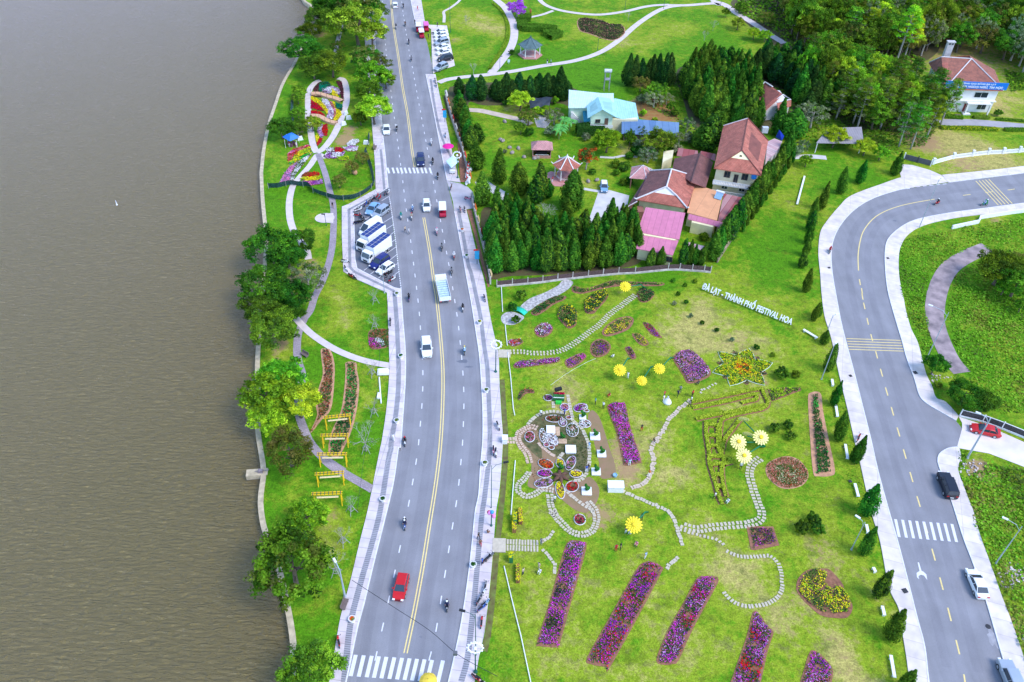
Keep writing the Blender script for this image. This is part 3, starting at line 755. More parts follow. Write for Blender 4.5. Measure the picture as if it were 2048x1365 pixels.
PROT={
'dark':[make_broad('lakeside_pine',DG+[MG[0]],5.2,8.5,170,60,0.155),make_broad('lakeside_pine',DG+MG[:2],5.2,8.5,160,60,0.155,0.7)],
'mid':[make_broad('broadleaf_tree',MG,5.2,9,165,60,0.165),make_broad('broadleaf_tree',MG+OL[:1],5.2,9.5,150,60,0.165,0.8)],
'yellow':[make_broad('broadleaf_tree',YG,5,9,130,60,0.18,0.7),make_broad('broadleaf_tree',YG+MG[:2],5,9,120,60,0.18,0.75,pale=1)],
'olive':[make_broad('broadleaf_tree',OL+MG[:1],5,8.5,110,60,0.17),make_broad('broadleaf_tree',OL,5,8.5,90,50,0.17,0.8)],
'pale':[make_broad('broadleaf_tree',PG+MG[:1],5,8,90,44,0.15,0.75,0.8,PALEBARK)],
'cyp':[make_cypress(1.6,8,CY),make_cypress(1.8,7.6,CY+CYD[:1],pw=.62),make_cypress(1.45,8.4,CY,pw=.85),make_cypress(1.6,8,CY,190,pw=.7),make_cypress(1.7,7.8,CY+OL[:1]if 0 else CY,210,pw=.95)],
'cypd':[make_cypress(1.6,8,CYD),make_cypress(1.8,8,CYD)],
'pine':[make_pine(PI),make_pine(PI[:2]+OL[:1],17,4.2),make_pine(MG+PG[:1],15,4.8,50)],
'piney':[make_pine(PY,18,4.6,40,90,0.16,0.5)],
'bare':[make_bare(5,1),make_bare(5,2),make_bare(5,5)],
'shrub':[make_shrub('round_shrub',1.0,MG[:2]+DG[1:]),make_shrub('round_shrub',1.0,DG)],
'shruby':[make_shrub('round_shrub',1.0,YG+MG[:1])],
'shrubp':[make_shrub('round_shrub',1.0,PG)],
'ball':[make_shrub('clipped_ball_shrub',1.0,DG+MG[:1],60,50,0.07,1.0,0.2)],
}
BASE={'dark':(5,8.5),'mid':(5,9),'yellow':(5,9),'olive':(5,8.5),'pale':(5,8),'cyp':(1.75,8.2),'cypd':(1.8,8.2),'pine':(5,16.5),'piney':(5,18.5),
'bare':(2.2,5),'shrub':(1.0,1.7),'shruby':(1.0,1.7),'shrubp':(1.0,1.7),'ball':(0.95,1.7)}
used=set()
def plant(kind,p,R,H,label,cat='tree',group=None,name=None):
 ps=PROT[kind];k=rng.integers(0,len(ps));root=ps[k]
 bR,bH=BASE[kind]
 sc=(R/bR,R/bR,H/bH);rz=rng.uniform(0,6.28)
 if(kind,k)not in used:
  used.add((kind,k));root.location=p;root.rotation_euler=(0,0,rz);root.scale=sc
  tag(root,label,cat,group);o=root
 else:
  o=dup(root,p,rz,label,cat,group,sc)
  if not group and 'group' in o:del o['group']
 if kind in('cyp','cypd'):o.rotation_euler=(rng.normal()*.035,rng.normal()*.035,rz)
 if name:o.name=name
 return o
def ptree(kind,fr,x,y,rpx,label,cat='tree',group=None,H=None,name=None,zc=None):
 """a tree seen as a crown of radius rpx (photo pixels) centred at x, y"""
 bR,bH=BASE[kind]
 X,Y=Q(fr,x,y)
 s=(Y+790)*0.00749
 R=rpx/s*(1.16 if kind in('dark','mid','yellow','olive','pale')else 1.0)
 H=H or max(R*bH/bR*0.9,3.0)if kind not in('shrub','shruby','shrubp','ball')else(H or R*1.7)
 z=(H*0.58)if zc is None else zc
 p=G(X,Y,z);p.z=0
 return plant(kind,p,R,H,label,cat,group,name)
def ctree(kind,fr,bx,by,ty,wpx,label,cat='cypress',group=None):
 """a tree with its foot at bx, by and its tip at row ty"""
 X,Y=Q(fr,bx,by);T=Q(fr,bx,ty)[1]
 s=(Y+790)*0.00749
 H=max(1.2,H_of(X,Y,T));R=wpx/FR[fr][2]/2/s*(0.95 if fr in 'hwpr' else 1.1)
 return plant(kind,G(X,Y),R,H,label,cat,group)
def PB_(fr,s):return smooth(W(L(fr,s)),4,True)
LIT=mat('needle_litter',(0.15,0.095,0.05),.95,.4,1.2,.4,col2=(.09,.10,.03))
for fr,s_ in(('f','450,900 620,900 900,1050 1300,1100 1690,1050 1740,1290 1500,1365 1200,1395 700,1415 500,1400'),('c','620,560 900,520 1300,540 1700,560 1900,700 1880,920 1650,980 1300,1040 1000,1080 750,1000 680,840'),('d','450,620 700,600 1150,780 1180,950 1050,1060 800,1040 540,980'),('d','-300,-60 1250,-80 1340,300 1240,480 900,560 500,560 100,450'),('b','200,700 1150,690 1150,850 1050,830 500,850 350,830 350,1100 300,1150')):
 flat(PB_(fr,s_),'needle_litter',LIT,.011)
 # trees on the lake shore
GS='trees on the lake shore'
for a in[('dark','B',780,130,24,'dark pine at the top of the shore, beside the curved end of the lake wall'),('dark','B',640,330,25,'dark pine leaning over the shore just below the topmost shore pine'),
('dark','B',500,530,19,'small dark pine at the water edge, third pine from the top of the shore'),('dark','B',370,830,31,'largest dark pine overhanging the lake, above the flower garden'),
('dark','B',560,1130,25,'mid green pine standing right above the flower carpet garden'),('dark','B',700,960,20,'narrow dark pine between the biggest shore pine and the garden'),
('dark','B',880,1080,27,'pine with thin needles shading the top of the flower carpet'),('mid','B',1300,400,40,'big rounded green tree by the road, between the olive trees'),
('yellow','B',1560,560,26,'yellowish tree overhanging the road kerb, right of the big rounded tree'),('olive','B',1320,90,42,'olive green tree at the top edge beside the road'),
('dark','B',1570,190,24,'dark olive tree touching the road at the top'),('olive','B',1440,980,26,'olive tree by the kerb above the bright yellow-green tree'),
('olive','B',1700,1080,20,'thin olive crown over the kerb beside the bright tree'),('yellow','B',1560,1290,29,'bright yellow-green tall tree by the kerb, right of the flower carpet'),
('mid','B',1800,1350,18,'green crown over the pavement right of the bright tree'),('mid','t',1680,480,25,'leafy tree behind the pavement, middle of the row by the flower carpet'),
('yellow','t',1760,760,29,'yellow-green tree with grey forked trunk over the parked white car'),('mid','t',1540,900,15,'small green tree next to the white flower boards'),
('olive','B',1000,560,12,'slender pale column tree beside the path near the top'),('olive','B',990,800,13,'slender grey-green tree below the pale column tree'),
('olive','B',1060,40,14,'small brownish tree beside the path at the top edge'),
('dark','t',190,1080,22,'dark round pine beside the blue canopy tent'),('dark','t',480,1060,17,'dark tree right behind the blue canopy tent'),
('mid','t',500,440,13,'small rounded tree left of the flower carpet, uppermost'),('mid','t',470,560,12,'small rounded tree left of the flower carpet, above the dark mesh fence end'),
('mid','t',480,820,13,'small leafy tree left of the red flower panel'),('mid','t',720,1000,15,'thin tree growing over the left garden path'),
('olive','u',1570,560,14,'small tree staked beside the butterfly shaped bed'),('olive','u',1390,720,14,'small staked tree beside the big clay pot'),('olive','u',1180,960,14,'low staked tree with drooping crown above the mesh fence'),
('dark','e',170,770,40,'broad dark pine at the water edge opposite the parked trucks'),('dark','e',410,730,26,'dark pine reaching over the pink path'),
('dark','e',300,850,28,'pine behind the small curved bench path'),('pale','e',450,1010,34,'grey-olive thin leaved tree beside the paver path'),('dark','e',130,1090,42,'broad pine leaning over the lake, middle of the cluster'),
('dark','e',340,1160,34,'green pine at the bend of the paver path'),('dark','i',300,50,33,'dark pine over the water above the lowest one of the cluster'),('dark','i',380,230,40,'lowest broad pine of the dark cluster over the lake'),
('dark','i',520,100,24,'small pine where the two paths meet'),
('yellow','i',460,640,42,'bright yellow-green tree beside the long brown flower bed, upper part of the pair'),('yellow','i',340,760,46,'yellow-green tree spreading over the lake wall'),
('yellow','i',590,830,36,'green tree at the lower end of the brown flower bed'),('yellow','i',350,940,34,'yellow-green tree dipping over the water below the spreading one'),
('olive','i',510,1210,44,'round olive-brown tree beside the yellow frames'),('yellow','j',480,390,34,'yellow-green tree standing behind the big green tree at the shore'),
('mid','j',390,680,66,'large spreading green tree over the lake wall near the bottom'),('mid','j',500,1290,50,'yellow-green tree at the bottom edge beside the pavement')]:
 ptree(a[0],a[1],a[2],a[3],a[4],a[5],group=GS)
 # bare saplings held by tripod stakes
STAKE=mat('stake_wood',(0.30,0.30,0.29),0.8,0.2,3)
def staked(fr,x,y,h,label,k=0,w=0.9):
 p=GQ(fr,x,y)
 rt=PROT['bare'][k]
 o=plant('bare',p,h*0.34,h,label,'sapling','staked saplings on the shore lawn','staked_sapling')if False else None
 if('bare',k)in used:o=dup(rt,p,rng.uniform(0,6),label,'sapling','staked saplings on the lawn',(h/5*1.0,)*3)
 else:
  used.add(('bare',k));o=rt;o.location=p;o.scale=(h/5,)*3;tag(o,label,'sapling','staked saplings on the lawn')
 s=thing('stake_frame','wooden stakes propping the '+label,'tree stake',p,rng.uniform(0,1),'stake frames round the saplings')
 b=MB()
 for i in range(4):
  a=i*math.pi/2+0.7
  b.tube([(math.cos(a)*w,math.sin(a)*w,0),(math.cos(a)*0.12,math.sin(a)*0.12,1.5)],0.045,5)
 b.build('stakes',STAKE,s)
 b=MB()
 for i in range(4):
  a,c=i*math.pi/2+0.7,(i+1)*math.pi/2+0.7
  b.tube([(math.cos(a)*w*.55,math.sin(a)*w*.55,.7),(math.cos(c)*w*.55,math.sin(c)*w*.55,.7)],0.035,5)
 b.build('crossbar',STAKE,s)
for a in[('i',1185,605,3.6,'twiggy sapling with brown leaves beside the pale path end',0),('i',1197,920,3.2,'bare sapling by the white leaning post',1),('i',1133,1215,6.0,'tallest bare sapling, right of the uppermost yellow frames',2),
('j',745,365,3.2,'leaning bare sapling right of the lowest yellow frame',0),('j',697,550,3.2,'reddish sapling below the yellow frames',1),('j',655,730,4.2,'grey leafless sapling beside the big lamp post',2),
('i',1205,228,3.0,'thin sapling above the heart shaped flower bed',1),('e',1003,1225,3.0,'thin sapling on the lawn by the parking bay corner',0)]:
 staked(a[0],a[1],a[2],a[3],a[4],a[5])
 # cypress rows
R1=[(280,770,620),(375,800,605),(450,800,600),(565,800,640),(600,810,655),(655,790,585),(705,800,640),(752,800,585),(795,800,640),(835,790,608),(880,790,640),(915,780,592),(950,790,620),(985,785,586),(1030,790,610),(1078,800,528),(1115,800,600)]
ORD=['first','second','third','fourth','fifth','sixth','seventh','eighth','ninth','tenth','eleventh','twelfth','thirteenth','fourteenth','fifteenth','sixteenth','seventeenth','eighteenth','nineteenth','twentieth']
for k,(x,y,t)in enumerate(R1):
 ctree('cypd','b',x,y,t,105 if t>600 else 120,'dark cypress left of the teal roofed house, %s of its row counted from the road'%ORD[k],group='cypress row behind the park fence')
for k,(x,y,t)in enumerate([(285,900,720),(300,960,780),(320,1020,840),(335,1090,900),(350,1150,960),(370,1190,1000),(415,1150,985)]):
 ctree('cyp','b',x,y,t,110,'cypress in the crowded column beside the banner fence, %s from the top'%ORD[k],group='cypress column along the banner fence')
for a in[(410,555,328,135,'round-topped cypress standing alone nearest the parasols fence'),(592,672,395,120,'lone slim cypress on the lawn above the white drive'),(760,755,500,150,'broad cypress left of the hexagonal tiled pavilion'),
(465,838,572,135,'cypress beside the gateway at the banner fence'),(575,870,685,85,'small cypress just inside the gateway'),(885,815,590,140,'cypress in the close pair by the pavilion, left one'),(920,800,485,120,'tall cypress in the close pair by the pavilion, rear one'),
(985,780,640,100,'short cypress just left of the pink pavilion terrace'),(1172,880,566,190,'large dark cypress in front of the hexagonal pavilion'),(1130,975,780,110,'cypress beside the leafless bush in the walled garden')]:
 ctree('cyp','f',a[0],a[1],a[2],a[3],a[4],group='garden cypresses')
def grove(fr,poly,step,kind,h,w,label,group,jit=0.35,seed=3,hv=0.2,hole=None):
 """trees of a dense planting set out on a loose grid inside an outline on the ground"""
 P=W(L(fr,poly));xs=[p.x for p in P];ys_=[p.y for p in P];r=random.Random(seed);n=0
 y=min(ys_)
 while y<max(ys_):
  x=min(xs)
  while x<max(xs):
   X,Y=x+r.uniform(-jit,jit)*step,y+r.uniform(-jit,jit)*step
   if inside(X,Y,P)and not(hole and inside(X,Y,hole)):
    k=kind if isinstance(kind,str)else r.choice(kind)
    hh=h*r.uniform(1-hv,1+hv)
    plant(k,Vector((X,Y,0)),w*r.uniform(0.85,1.2),hh,label,'cypress' if k in('cyp','cypd')else 'tree',group);n+=1
   x+=step
  y+=step
 return n
grove('f','490,1090 560,1060 700,1010 900,1100 1000,1180 1300,1180 1400,1100 1690,1110 1720,1290 1500,1350 1200,1375 900,1390 540,1400',2.05,'cyp',7.8,1.6,'dark green cypress in the dense grove between the fence and the pink roofs','cypress grove above the garden fence',seed=5)
grove('f','500,950 620,960 850,950 800,1090 520,1100',2.1,'cyp',7.4,1.55,'dark green cypress in the dense grove between the fence and the pink roofs','cypress grove above the garden fence',seed=8)
for k,(x,y,t)in enumerate([(1255,1110,870),(1465,1080,790),(1555,1120,885),(1645,1110,880),(1210,1150,930),(985,1120,925),(905,1080,900)]):
 ctree('cyp','f',x,y+60,t,130,'tall cypress on the upper rim of the grove, %s'%['by the white drive end','highest, right of the white drive','second right of the white drive','nearest the pink roof','just left of the drive end','right of the leafless bush','left of the leafless bush'][k],group='rim of the cypress grove')
for k,x in enumerate((215,270,320,362,405,455,505,552)):
 ctree('cypd','c',x,690,[430,440,462,470,435,428,422,425][k],90,'dark cypress in the even row above the vegetable plot, %s from the left'%ORD[k],group='cypress row above the vegetable plot')
grove('c','640,640 900,560 1130,640 1240,820 1330,1000 1180,1060 1000,1060 750,960 690,820',2.6,'cyp',9.2,2.0,'tall green cypress in the deep grove behind the red roofed villa','cypress grove behind the villa',seed=11,hole=W(L('c','1215,700 1330,660 1560,800 1600,1040 1380,1060 1230,960')))
grove('c','1130,640 1300,560 1560,560 1880,700 1880,900 1650,960 1560,830 1400,700 1240,660',3.1,['cyp','cyp','cypd'],9.5,2.4,'green cypress in the grove right of the small hidden red roof','cypress grove below the pine wood',seed=12,hole=W(L('c','1215,700 1330,660 1560,800 1600,1040 1380,1060 1230,960')))
ctree('cyp','c',1410,1080,800,130,'cypress standing between the villa roof and the hidden house')
ctree('cyp','c',1540,1100,860,200,'broad dark cypress right of the hidden house')
ctree('cyp','c',850,1200,890,190,'very broad cypress left of the red villa roof');ctree('cyp','c',780,1180,1000,130,'lower cypress left of the red villa roof')
# hedge of cypresses inside and outside the diagonal wall
A_,B_=Vector(Q('g',1120,1290)),Vector(Q('g',1700,470))
for k in range(17):
 t=k/16;x,y=A_.lerp(B_,t);x-=5-3*t
 p=G(x,y)
 plant('cyp',p,rng.uniform(1.5,2.0),rng.uniform(6.0,8.0),'cypress inside the diagonal wall, %s counting up from the corner by the fence'%ORD[k],'cypress','cypresses inside the diagonal wall')
for k in range(12):
 t=0.30+k*0.062;x,y=A_.lerp(B_,t)
 plant('cyp',G(x+13,y+4),0.55+0.02*k,rng.uniform(2.2,3.6),'young cypress outside the diagonal wall, %s counting upwards'%ORD[k],'cypress','young cypresses outside the diagonal wall')
for k,(x,y,t)in enumerate([(600,1340,1185),(680,1330,1175),(860,1330,1110),(905,1325,1120),(950,1325,1150),(1000,1330,1140)]):
 ctree('cyp','g',x,y,t,75,'small cypress below the pink roofs, %s from the left'%ORD[k],group='small cypresses below the pink roofs')
 # cypresses by the hillside road
for a in[('h',530,350,130,100,'slim cypress above the bend of the hillside road, second from the driveway'),('h',680,270,85,95,'slim cypress beside the bamboo above the bend'),('h',965,200,10,100,'dark cypress at the corner of the school driveway'),
('h',370,480,260,95,'cypress on the inside of the bend, next to the pavement'),('h',300,560,380,80,'second of the ragged row of cypresses along the pavement'),('h',285,650,480,80,'third of the ragged row of cypresses along the pavement'),('h',265,750,560,80,'fourth of the ragged row along the pavement'),
('h',245,850,700,80,'fifth of the ragged row along the pavement'),('h',225,945,820,80,'last of the ragged row along the pavement'),('h',250,1140,950,85,'cypress standing alone above the white lettering'),('h',340,1340,1220,80,'thin young tree beside the end of the white lettering'),
('w',85,200,80,55,'leaning young tree right of the white lettering end'),('w',150,350,260,70,'loose young tree at the white bench board'),('w',175,525,350,85,'dark cypress behind the leaning lamp post by the pavement'),('w',215,750,590,70,'slim cypress right of the long rose bed'),('w',250,975,790,95,'full cypress at the lower right of the rose bed'),
('w',350,1120,955,100,'cypress with props beside the woman in red on the pavement'),('p',700,335,110,120,'cypress leaning against the pavement level with the zebra crossing'),('p',820,680,450,120,'cypress with two long props beside the yellow flower bed'),('p',920,1010,790,160,'dense dark cypress at the pavement below the yellow flower bed'),('p',1020,1420,1250,130,'cypress cut by the bottom edge beside the pavement'),
('r',160,1320,970,240,'cypress just above the zebra crossing beside the pavement')]:
 ctree('cyp',a[0],a[1],a[2],a[3],a[4],a[5],group='young cypresses along the hillside pavement')
 # pine wood on the slope below the school
grove('d','150,640 500,560 700,620 900,760 1250,860 1280,1000 1050,1120 700,1060 480,1000 470,860 230,760',4.3,['pine','pine','mid','yellow'],10.5,4.0,'bushy pine in the wood left of the white school building','pine wood beside the school',seed=21)
grove('d','0,20 400,0 900,-60 1250,0 1300,300 1240,470 900,560 600,500 300,420 100,400',5.0,['pine','mid','mid','pale','olive','pine','piney'],11,4.2,'tree in the mixed wood along the top of the picture','mixed wood at the top',seed=22)
grove('d','1200,-80 1480,-80 1540,60 1600,180 1720,330 1820,480 1600,430 1320,420 1240,300',4.8,['olive','pale','mid'],8,4.2,'olive tree in the wood behind the school chimney','olive wood behind the school',seed=23)
grove('d','1680,-80 2300,-80 2350,700 2080,650 1960,560 1860,540 1760,400 1700,150',4.8,['olive','pale','mid','dark'],10,4.4,'grey-olive tree in the wood at the upper right corner','olive wood in the corner',seed=24)
for a in[('piney','d',960,500,60,250,'tall bright yellow-green pine towering over the wood, left of two'),('piney','d',1020,480,130,230,'tall bright yellow-green pine towering over the wood, right of two'),('pine','d',1110,620,480,180,'bright green pine left of the school chimney'),('pine','d',1330,960,660,230,'blue-green pine covering the left end of the school front')]:
 ctree(a[0],a[1],a[2],a[3]+60,a[4],a[5],a[6],'pine')
for a in[('pine','d',1095,1200,830,200,'pine with a long bare pale trunk beside the school gate lawn'),('pine','d',1215,1130,760,170,'pine on the dirt bank in front of the school hedge'),('pine','d',1000,1180,800,190,'pine at the lower edge of the wood by the lawn')]:
 ctree(a[0],a[1],a[2],a[3],a[4],a[5],a[6],'pine')
ptree('pale','d',320,920,30,'greyish spreading tree right of the villa, beside the dark cypress')
for a in[('pale','c',700,1000,17,'small leafless-looking tree at the end of the blue roof'),('mid','c',460,740,20,'bright leafy tree above the vegetable plot'),('olive','c',330,670,18,'olive tree left of the vegetable plot'),('pale','c',930,1080,17,'grey-green tree against the left edge of the villa roof'),
('mid','c',470,1140,26,'bushy green tree below the blue roof'),('pale','c',390,1240,20,'grey-leaved tree above the villa hall'),('pale','c',330,1060,14,'thin grey tree in front of the blue roof'),('pale','c',640,1110,14,'thin grey tree by the right end of the blue roof'),('yellow','c',60,1130,24,'pale yellow-green bush tree below the teal house'),
('pale','c',440,790,20,'whitish twiggy tree over the vegetable plot'),('pale','c',540,790,14,'second whitish twiggy tree over the vegetable plot'),('mid','c',575,860,9,'small round green tree right of the vegetable plot'),
('yellow','b',765,810,20,'yellow-green tree left of the black tarpaulin'),('olive','b',830,940,18,'olive tree above the garden gravel'),('pale','b',1040,930,20,'grey-green tree right of the gravel yard'),('mid','b',770,1030,10,'low green bush at the end of the sandy drive'),
('pale','c',1630,1170,14,'low grey bush beside the grey roofed shed'),('yellow','c',1890,1100,22,'feathery yellow-green bamboo clump beside the shed'),('yellow','d',740,1180,18,'yellow-green bamboo clump above the hillside cypresses'),('yellow','d',860,1230,15,'second feathery clump beside the driveway cypress'),('yellow','c',1660,1290,12,'small yellow tree at the end of the diagonal wall'),
('olive','c',1330,150,16,'brown leafless thicket tree beside the upper park path'),('mid','c',1110,190,12,'small green tree at the park path edge'),('yellow','c',1240,270,12,'yellow-green bush by the park path'),('yellow','c',1330,290,12,'second yellow-green bush by the park path'),('mid','c',1015,100,7,'tiny tree at the fork of the upper park paths'),('mid','c',1140,60,12,'green tree across the upper park path'),
('olive','d',1400,500,10,'dark shrub behind the chimney')]:
 ptree(a[0],a[1],a[2],a[3],a[4],a[5])
for k,(fr,x,y,kd,r)in enumerate([('f',1530,500,'shrub',11),('f',1600,530,'shrub',12),('f',1700,400,'shrub',13),('f',1800,410,'shrubp',14),('f',1340,570,'shrub',8),('f',1640,640,'shrub',9),('f',840,250,'shrub',10),('f',1010,240,'shrubp',12),('f',1290,290,'shrubp',10),('f',1460,330,'shruby',12),('f',1390,320,'shrub',10),('c',130,1080,'shruby',12),('c',260,1120,'shrub',12),('c',310,1150,'shrubp',12),('c',560,1150,'shrub',14),('c',620,1190,'shrubp',13),('c',520,1080,'shrubp',12),('c',340,790,'shrubp',12),('c',600,900,'shrub',9),('c',350,900,'shruby',8),('c',440,960,'shruby',7),('b',900,880,'shruby',10),('b',960,900,'shruby',9),('c',720,1100,'shrubp',14),('c',600,620,'shrubp',12),('f',640,410,'shrubp',5),('c',1480,1180,'shrub',12),('c',1600,1200,'shrubp',12)]):
 ptree(kd,fr,x,y,r,'%s garden shrub %s'%({'shrub':'dark green','shrubp':'greyish','shruby':'yellow-green'}[kd],['above the rockery','right of the one above the rockery','beside the garden path end','under the blue roof shed','at the foot of the flame tree','next to the villa porch steps','at the sandy drive bend','right of the gravel yard','under the teal house wall','below the banana plants','in front of the clipped hedge','left of the blue shed corner','in front of the blue shed','second in front of the blue shed','at the middle of the blue shed front','at the right of the blue shed front','against the blue shed front edge','at the left of the vegetable plot','at the right of the vegetable plot','small, in the vegetable plot','second, in the vegetable plot','beside the black tarpaulin','behind the gravel yard','at the corner of the dark hall','at the end of the even cypress row','among the standing stones','at the top of the diagonal wall','right of the diagonal wall top'][k]),'shrub')
ctree('mid','c',230,1200,1050,80,'slender green tree in front of the blue roof left end','tree')
# right side thicket and trees
for a in[('dark','h',1830,950,40,'dark spreading tree at the right edge above the old paved track'),('mid','h',1960,1060,34,'lower green tree at the right edge'),('olive','h',2000,900,24,'olive tree cut by the right edge'),('yellow','h',1850,1110,16,'yellow-green crown in front of the right edge trees'),
('dark','q',990,800,20,'dark bushy tree beside the lamp post on the bend'),('dark','q',1330,1150,34,'dark wide bush above the white fence'),('dark','q',1560,1230,24,'dark green bush above the red parked car'),('mid','h',1990,1250,12,'small bright tree at the right edge below the dark ones')]:
 ptree(a[0],a[1],a[2],a[3],a[4],a[5],H=4.0 if a[1]=='q' else None)
 # individual shrubs
for a in[('ball','k',720,245,13,'bright clipped bush above the small green bridge',1.6),('ball','k',622,360,11,'clipped bush left of the small green bridge',0),('ball','k',660,490,10,'yellow speckled bush on the gravel below the bridge',0),('ball','l',1335,1225,16,'dark clipped ball shrub right of the star bed',0),('shrub','l',1470,1240,10,'smaller ball shrub beside the dark clipped one',0),
('ball','n',1410,378,12,'clipped ball shrub left of three near the giant flowers',0),('ball','n',1512,350,12,'clipped ball shrub uppermost of three near the giant flowers',0),('ball','n',1538,440,12,'clipped ball shrub lowest of three near the giant flowers',0),('ball','n',1628,1165,18,'large clipped ball shrub left of three beside the zebra crossing lawn',0),('ball','n',1715,1110,17,'clipped ball shrub upper one of three beside the zebra crossing lawn',0),('ball','n',1758,1185,16,'clipped ball shrub lower right of three beside the zebra crossing lawn',0),
('ball','b',695,415,7,'clipped ball shrub by the green roofed pavilion',0),('shrub','b',645,825,7,'round shrub by the cypress row'),('shrub','g',440,440,9,'potted round shrub on the garden path upper one'),('shrub','g',415,520,11,'shrub left of the garden rockery'),('shrub','g',330,575,8,'small bush in the rockery garden'),('shrub','g',385,650,9,'bonsai bush in a round dish by the hall'),
('shrub','g',1040,1090,11,'pale green bush in front of the cream wall'),('ball','l',1070,970,7,'small ball shrub above the star bed left one'),('shrub','l',1235,1045,6,'small ball shrub above the star bed right one'),('ball','d',1805,900,9,'round bush on the school lawn'),('shrub','r',1015,-180,9,'low bush on the bare ground by the bend'),('shruby','b',1045,800,9,'yellow flowered bush right of the black tarpaulin'),('shrub','i',1190,275,0.1,'x')]:
 if a[4]<1:continue
 ptree(a[0],a[1],a[2],a[3],a[4],a[5],'shrub')
for k,(x,y)in enumerate([(235,300),(355,345),(458,305),(285,432),(245,530),(365,520),(410,655),(522,725),(670,800),(828,895)]):
 ptree(['shrub','shrubp'][k in(4,6,9)],'l',x,y,5.0,'%s rose bush on bare soil left of the lettering, %s'%('pale' if k in(4,6,9)else 'low brown',['upper left','second in the top row','nearest the fence corner','second row left','third row left','third row right','large grey one in the middle','below the grey one','fourth from the star bed','closest to the star bed'][k]),'shrub','small rose bushes on the lawn',H=1.0)
 # red flowering tree in the walled garden
rt=make_broad('flame_tree',[(0.5,0.06,0.02),(0.42,0.12,0.03),(0.08,0.18,0.03),(0.10,0.2,0.03)],2.6,6.0,60,60,0.13,1.0,0.6,PALEBARK)
p=GQ('f',1290,560);rt.location=p;tag(rt,'tree with orange-red blossom beside the hexagonal pavilion','flowering tree')
rt=make_broad('jacaranda',[(0.35,0.08,0.6),(0.3,0.05,0.5),(0.42,0.16,0.6)],3.2,5.0,60,60,0.13,0.8,0.7,PALEBARK)
p=GQ('b',740,70,2.6);p.z=0;rt.location=p;tag(rt,'purple flowering tree by the path at the top','flowering tree')
rt=make_bare(4.2,9,None,1.0,5);rt.location=GQ('f',970,990);tag(rt,'grey leafless bush between the grove and the garden','bare bush');rt.scale=(1.5,1.5,1.0)
for k,(fr,x,y,h)in enumerate([('b',390,600,3.5),('b',330,200,3.0),('c',905,250,3.5),('c',835,330,3.2),('b',1630,170,3.0),('l',1660,1190,0)]):
 if h:dup(PROT['bare'][k%3],GQ(fr,x,y),k,'thin leafless sapling on the park lawn, %s'%['left of the cypress row','beside the car park','upper one near the grove','lower one near the grove','by the dug flower bed'][k],'sapling',None,(h/5,)*3)
 # banana plants
BAN=foliage_mat('banana_leaf',0.3)
def banana(p,label,s=1.0):
 t=thing('banana_plant',label,'plant',p,0,None,s)
 b=MB();b.tube([(0,0,0),(0,0,1.8)],[0.18,0.1],6);b.build('stem',mat('banana_stem',(0.2,0.25,0.08)),t)
 vs=[];fs=[]
 b=MB()
 for k in range(10):
  a=k*2.4;tilt=0.4+0.1*(k%4)
  prev=None
  for j in range(6):
   u=j/5;r=0.15+2.0*u;z=1.6+math.sin(u*2.2+tilt)*1.1;w=0.33*math.sin(math.pi*(0.08+0.88*u))
   c=Vector((math.cos(a)*r,math.sin(a)*r,z));s_=Vector((-math.sin(a),math.cos(a),0))*w
   n=len(b.v);b.v+=[tuple(c-s_),tuple(c+Vector((0,0,.06))),tuple(c+s_)]
   if j:b.f+=[[n-3,n-2,n+1,n],[n-2,n-1,n+2,n+1]];b.m+=[0,0]
 b.build('leaves',mat('banana_green',(0.08,0.32,0.04),0.5,0.3,2),t)
for fr,x,y,l in[('b',1090,1090,'broad-leaved banana plant left of the clipped hedge, front one'),('b',1160,1050,'broad-leaved banana plant left of the clipped hedge, rear one'),('b',1110,1030,'tall banana plant behind the pair by the hedge'),('b',1075,1120,'small banana plant at the garden wall')]:
 banana(GQ(fr,x,y),l)
 # hedges and flower beds
def area(P):
 return abs(sum(P[i].x*P[(i+1)%len(P)].y-P[(i+1)%len(P)].x*P[i].y for i in range(len(P))))/2
def scatter_in(P,dens,seed=1):
 xs=[p.x for p in P];ys_=[p.y for p in P]
 n=int(area(P)*dens);out=[]
 bb=(max(xs)-min(xs))*(max(ys_)-min(ys_))
 N=int(bb*dens)
 X=rng.uniform(min(xs),max(xs),N);Y=rng.uniform(min(ys_),max(ys_),N)
 ins=np.zeros(N,bool);j=len(P)-1
 for i in range(len(P)):
  xi,yi,xj,yj=P[i].x,P[i].y,P[j].x,P[j].y
  with np.errstate(divide='ignore',invalid='ignore'):
   t=((yi>Y)!=(yj>Y))&(X<(xj-xi)*(Y-yi)/(yj-yi+1e-12)+xi)
  ins^=t;j=i
 return X[ins],Y[ins]
SOIL=mat('bed_soil',(0.27,0.12,0.07),0.95,0.3,2.5,0.5)
SOILL=mat('pale_soil',(0.50,0.26,0.15),0.95,0.25,1.5,0.5)
def pnoise(X,Y,s,ph):
 return 0.5+0.25*(np.sin(X*s+ph)+np.sin(Y*s*1.3+ph*2+X*s*0.7))+0.12*np.sin(X*s*2.7-Y*s*2.1+ph)
def shrink(P,d):
 n=len(P);out=[]
 ccw=sum(P[i].x*P[(i+1)%n].y-P[(i+1)%n].x*P[i].y for i in range(n))>0
 for i in range(n):
  t=perp(P[(i+1)%n]-P[i-1])*(d if ccw else-d)
  out.append(P[i]+t)
 return out
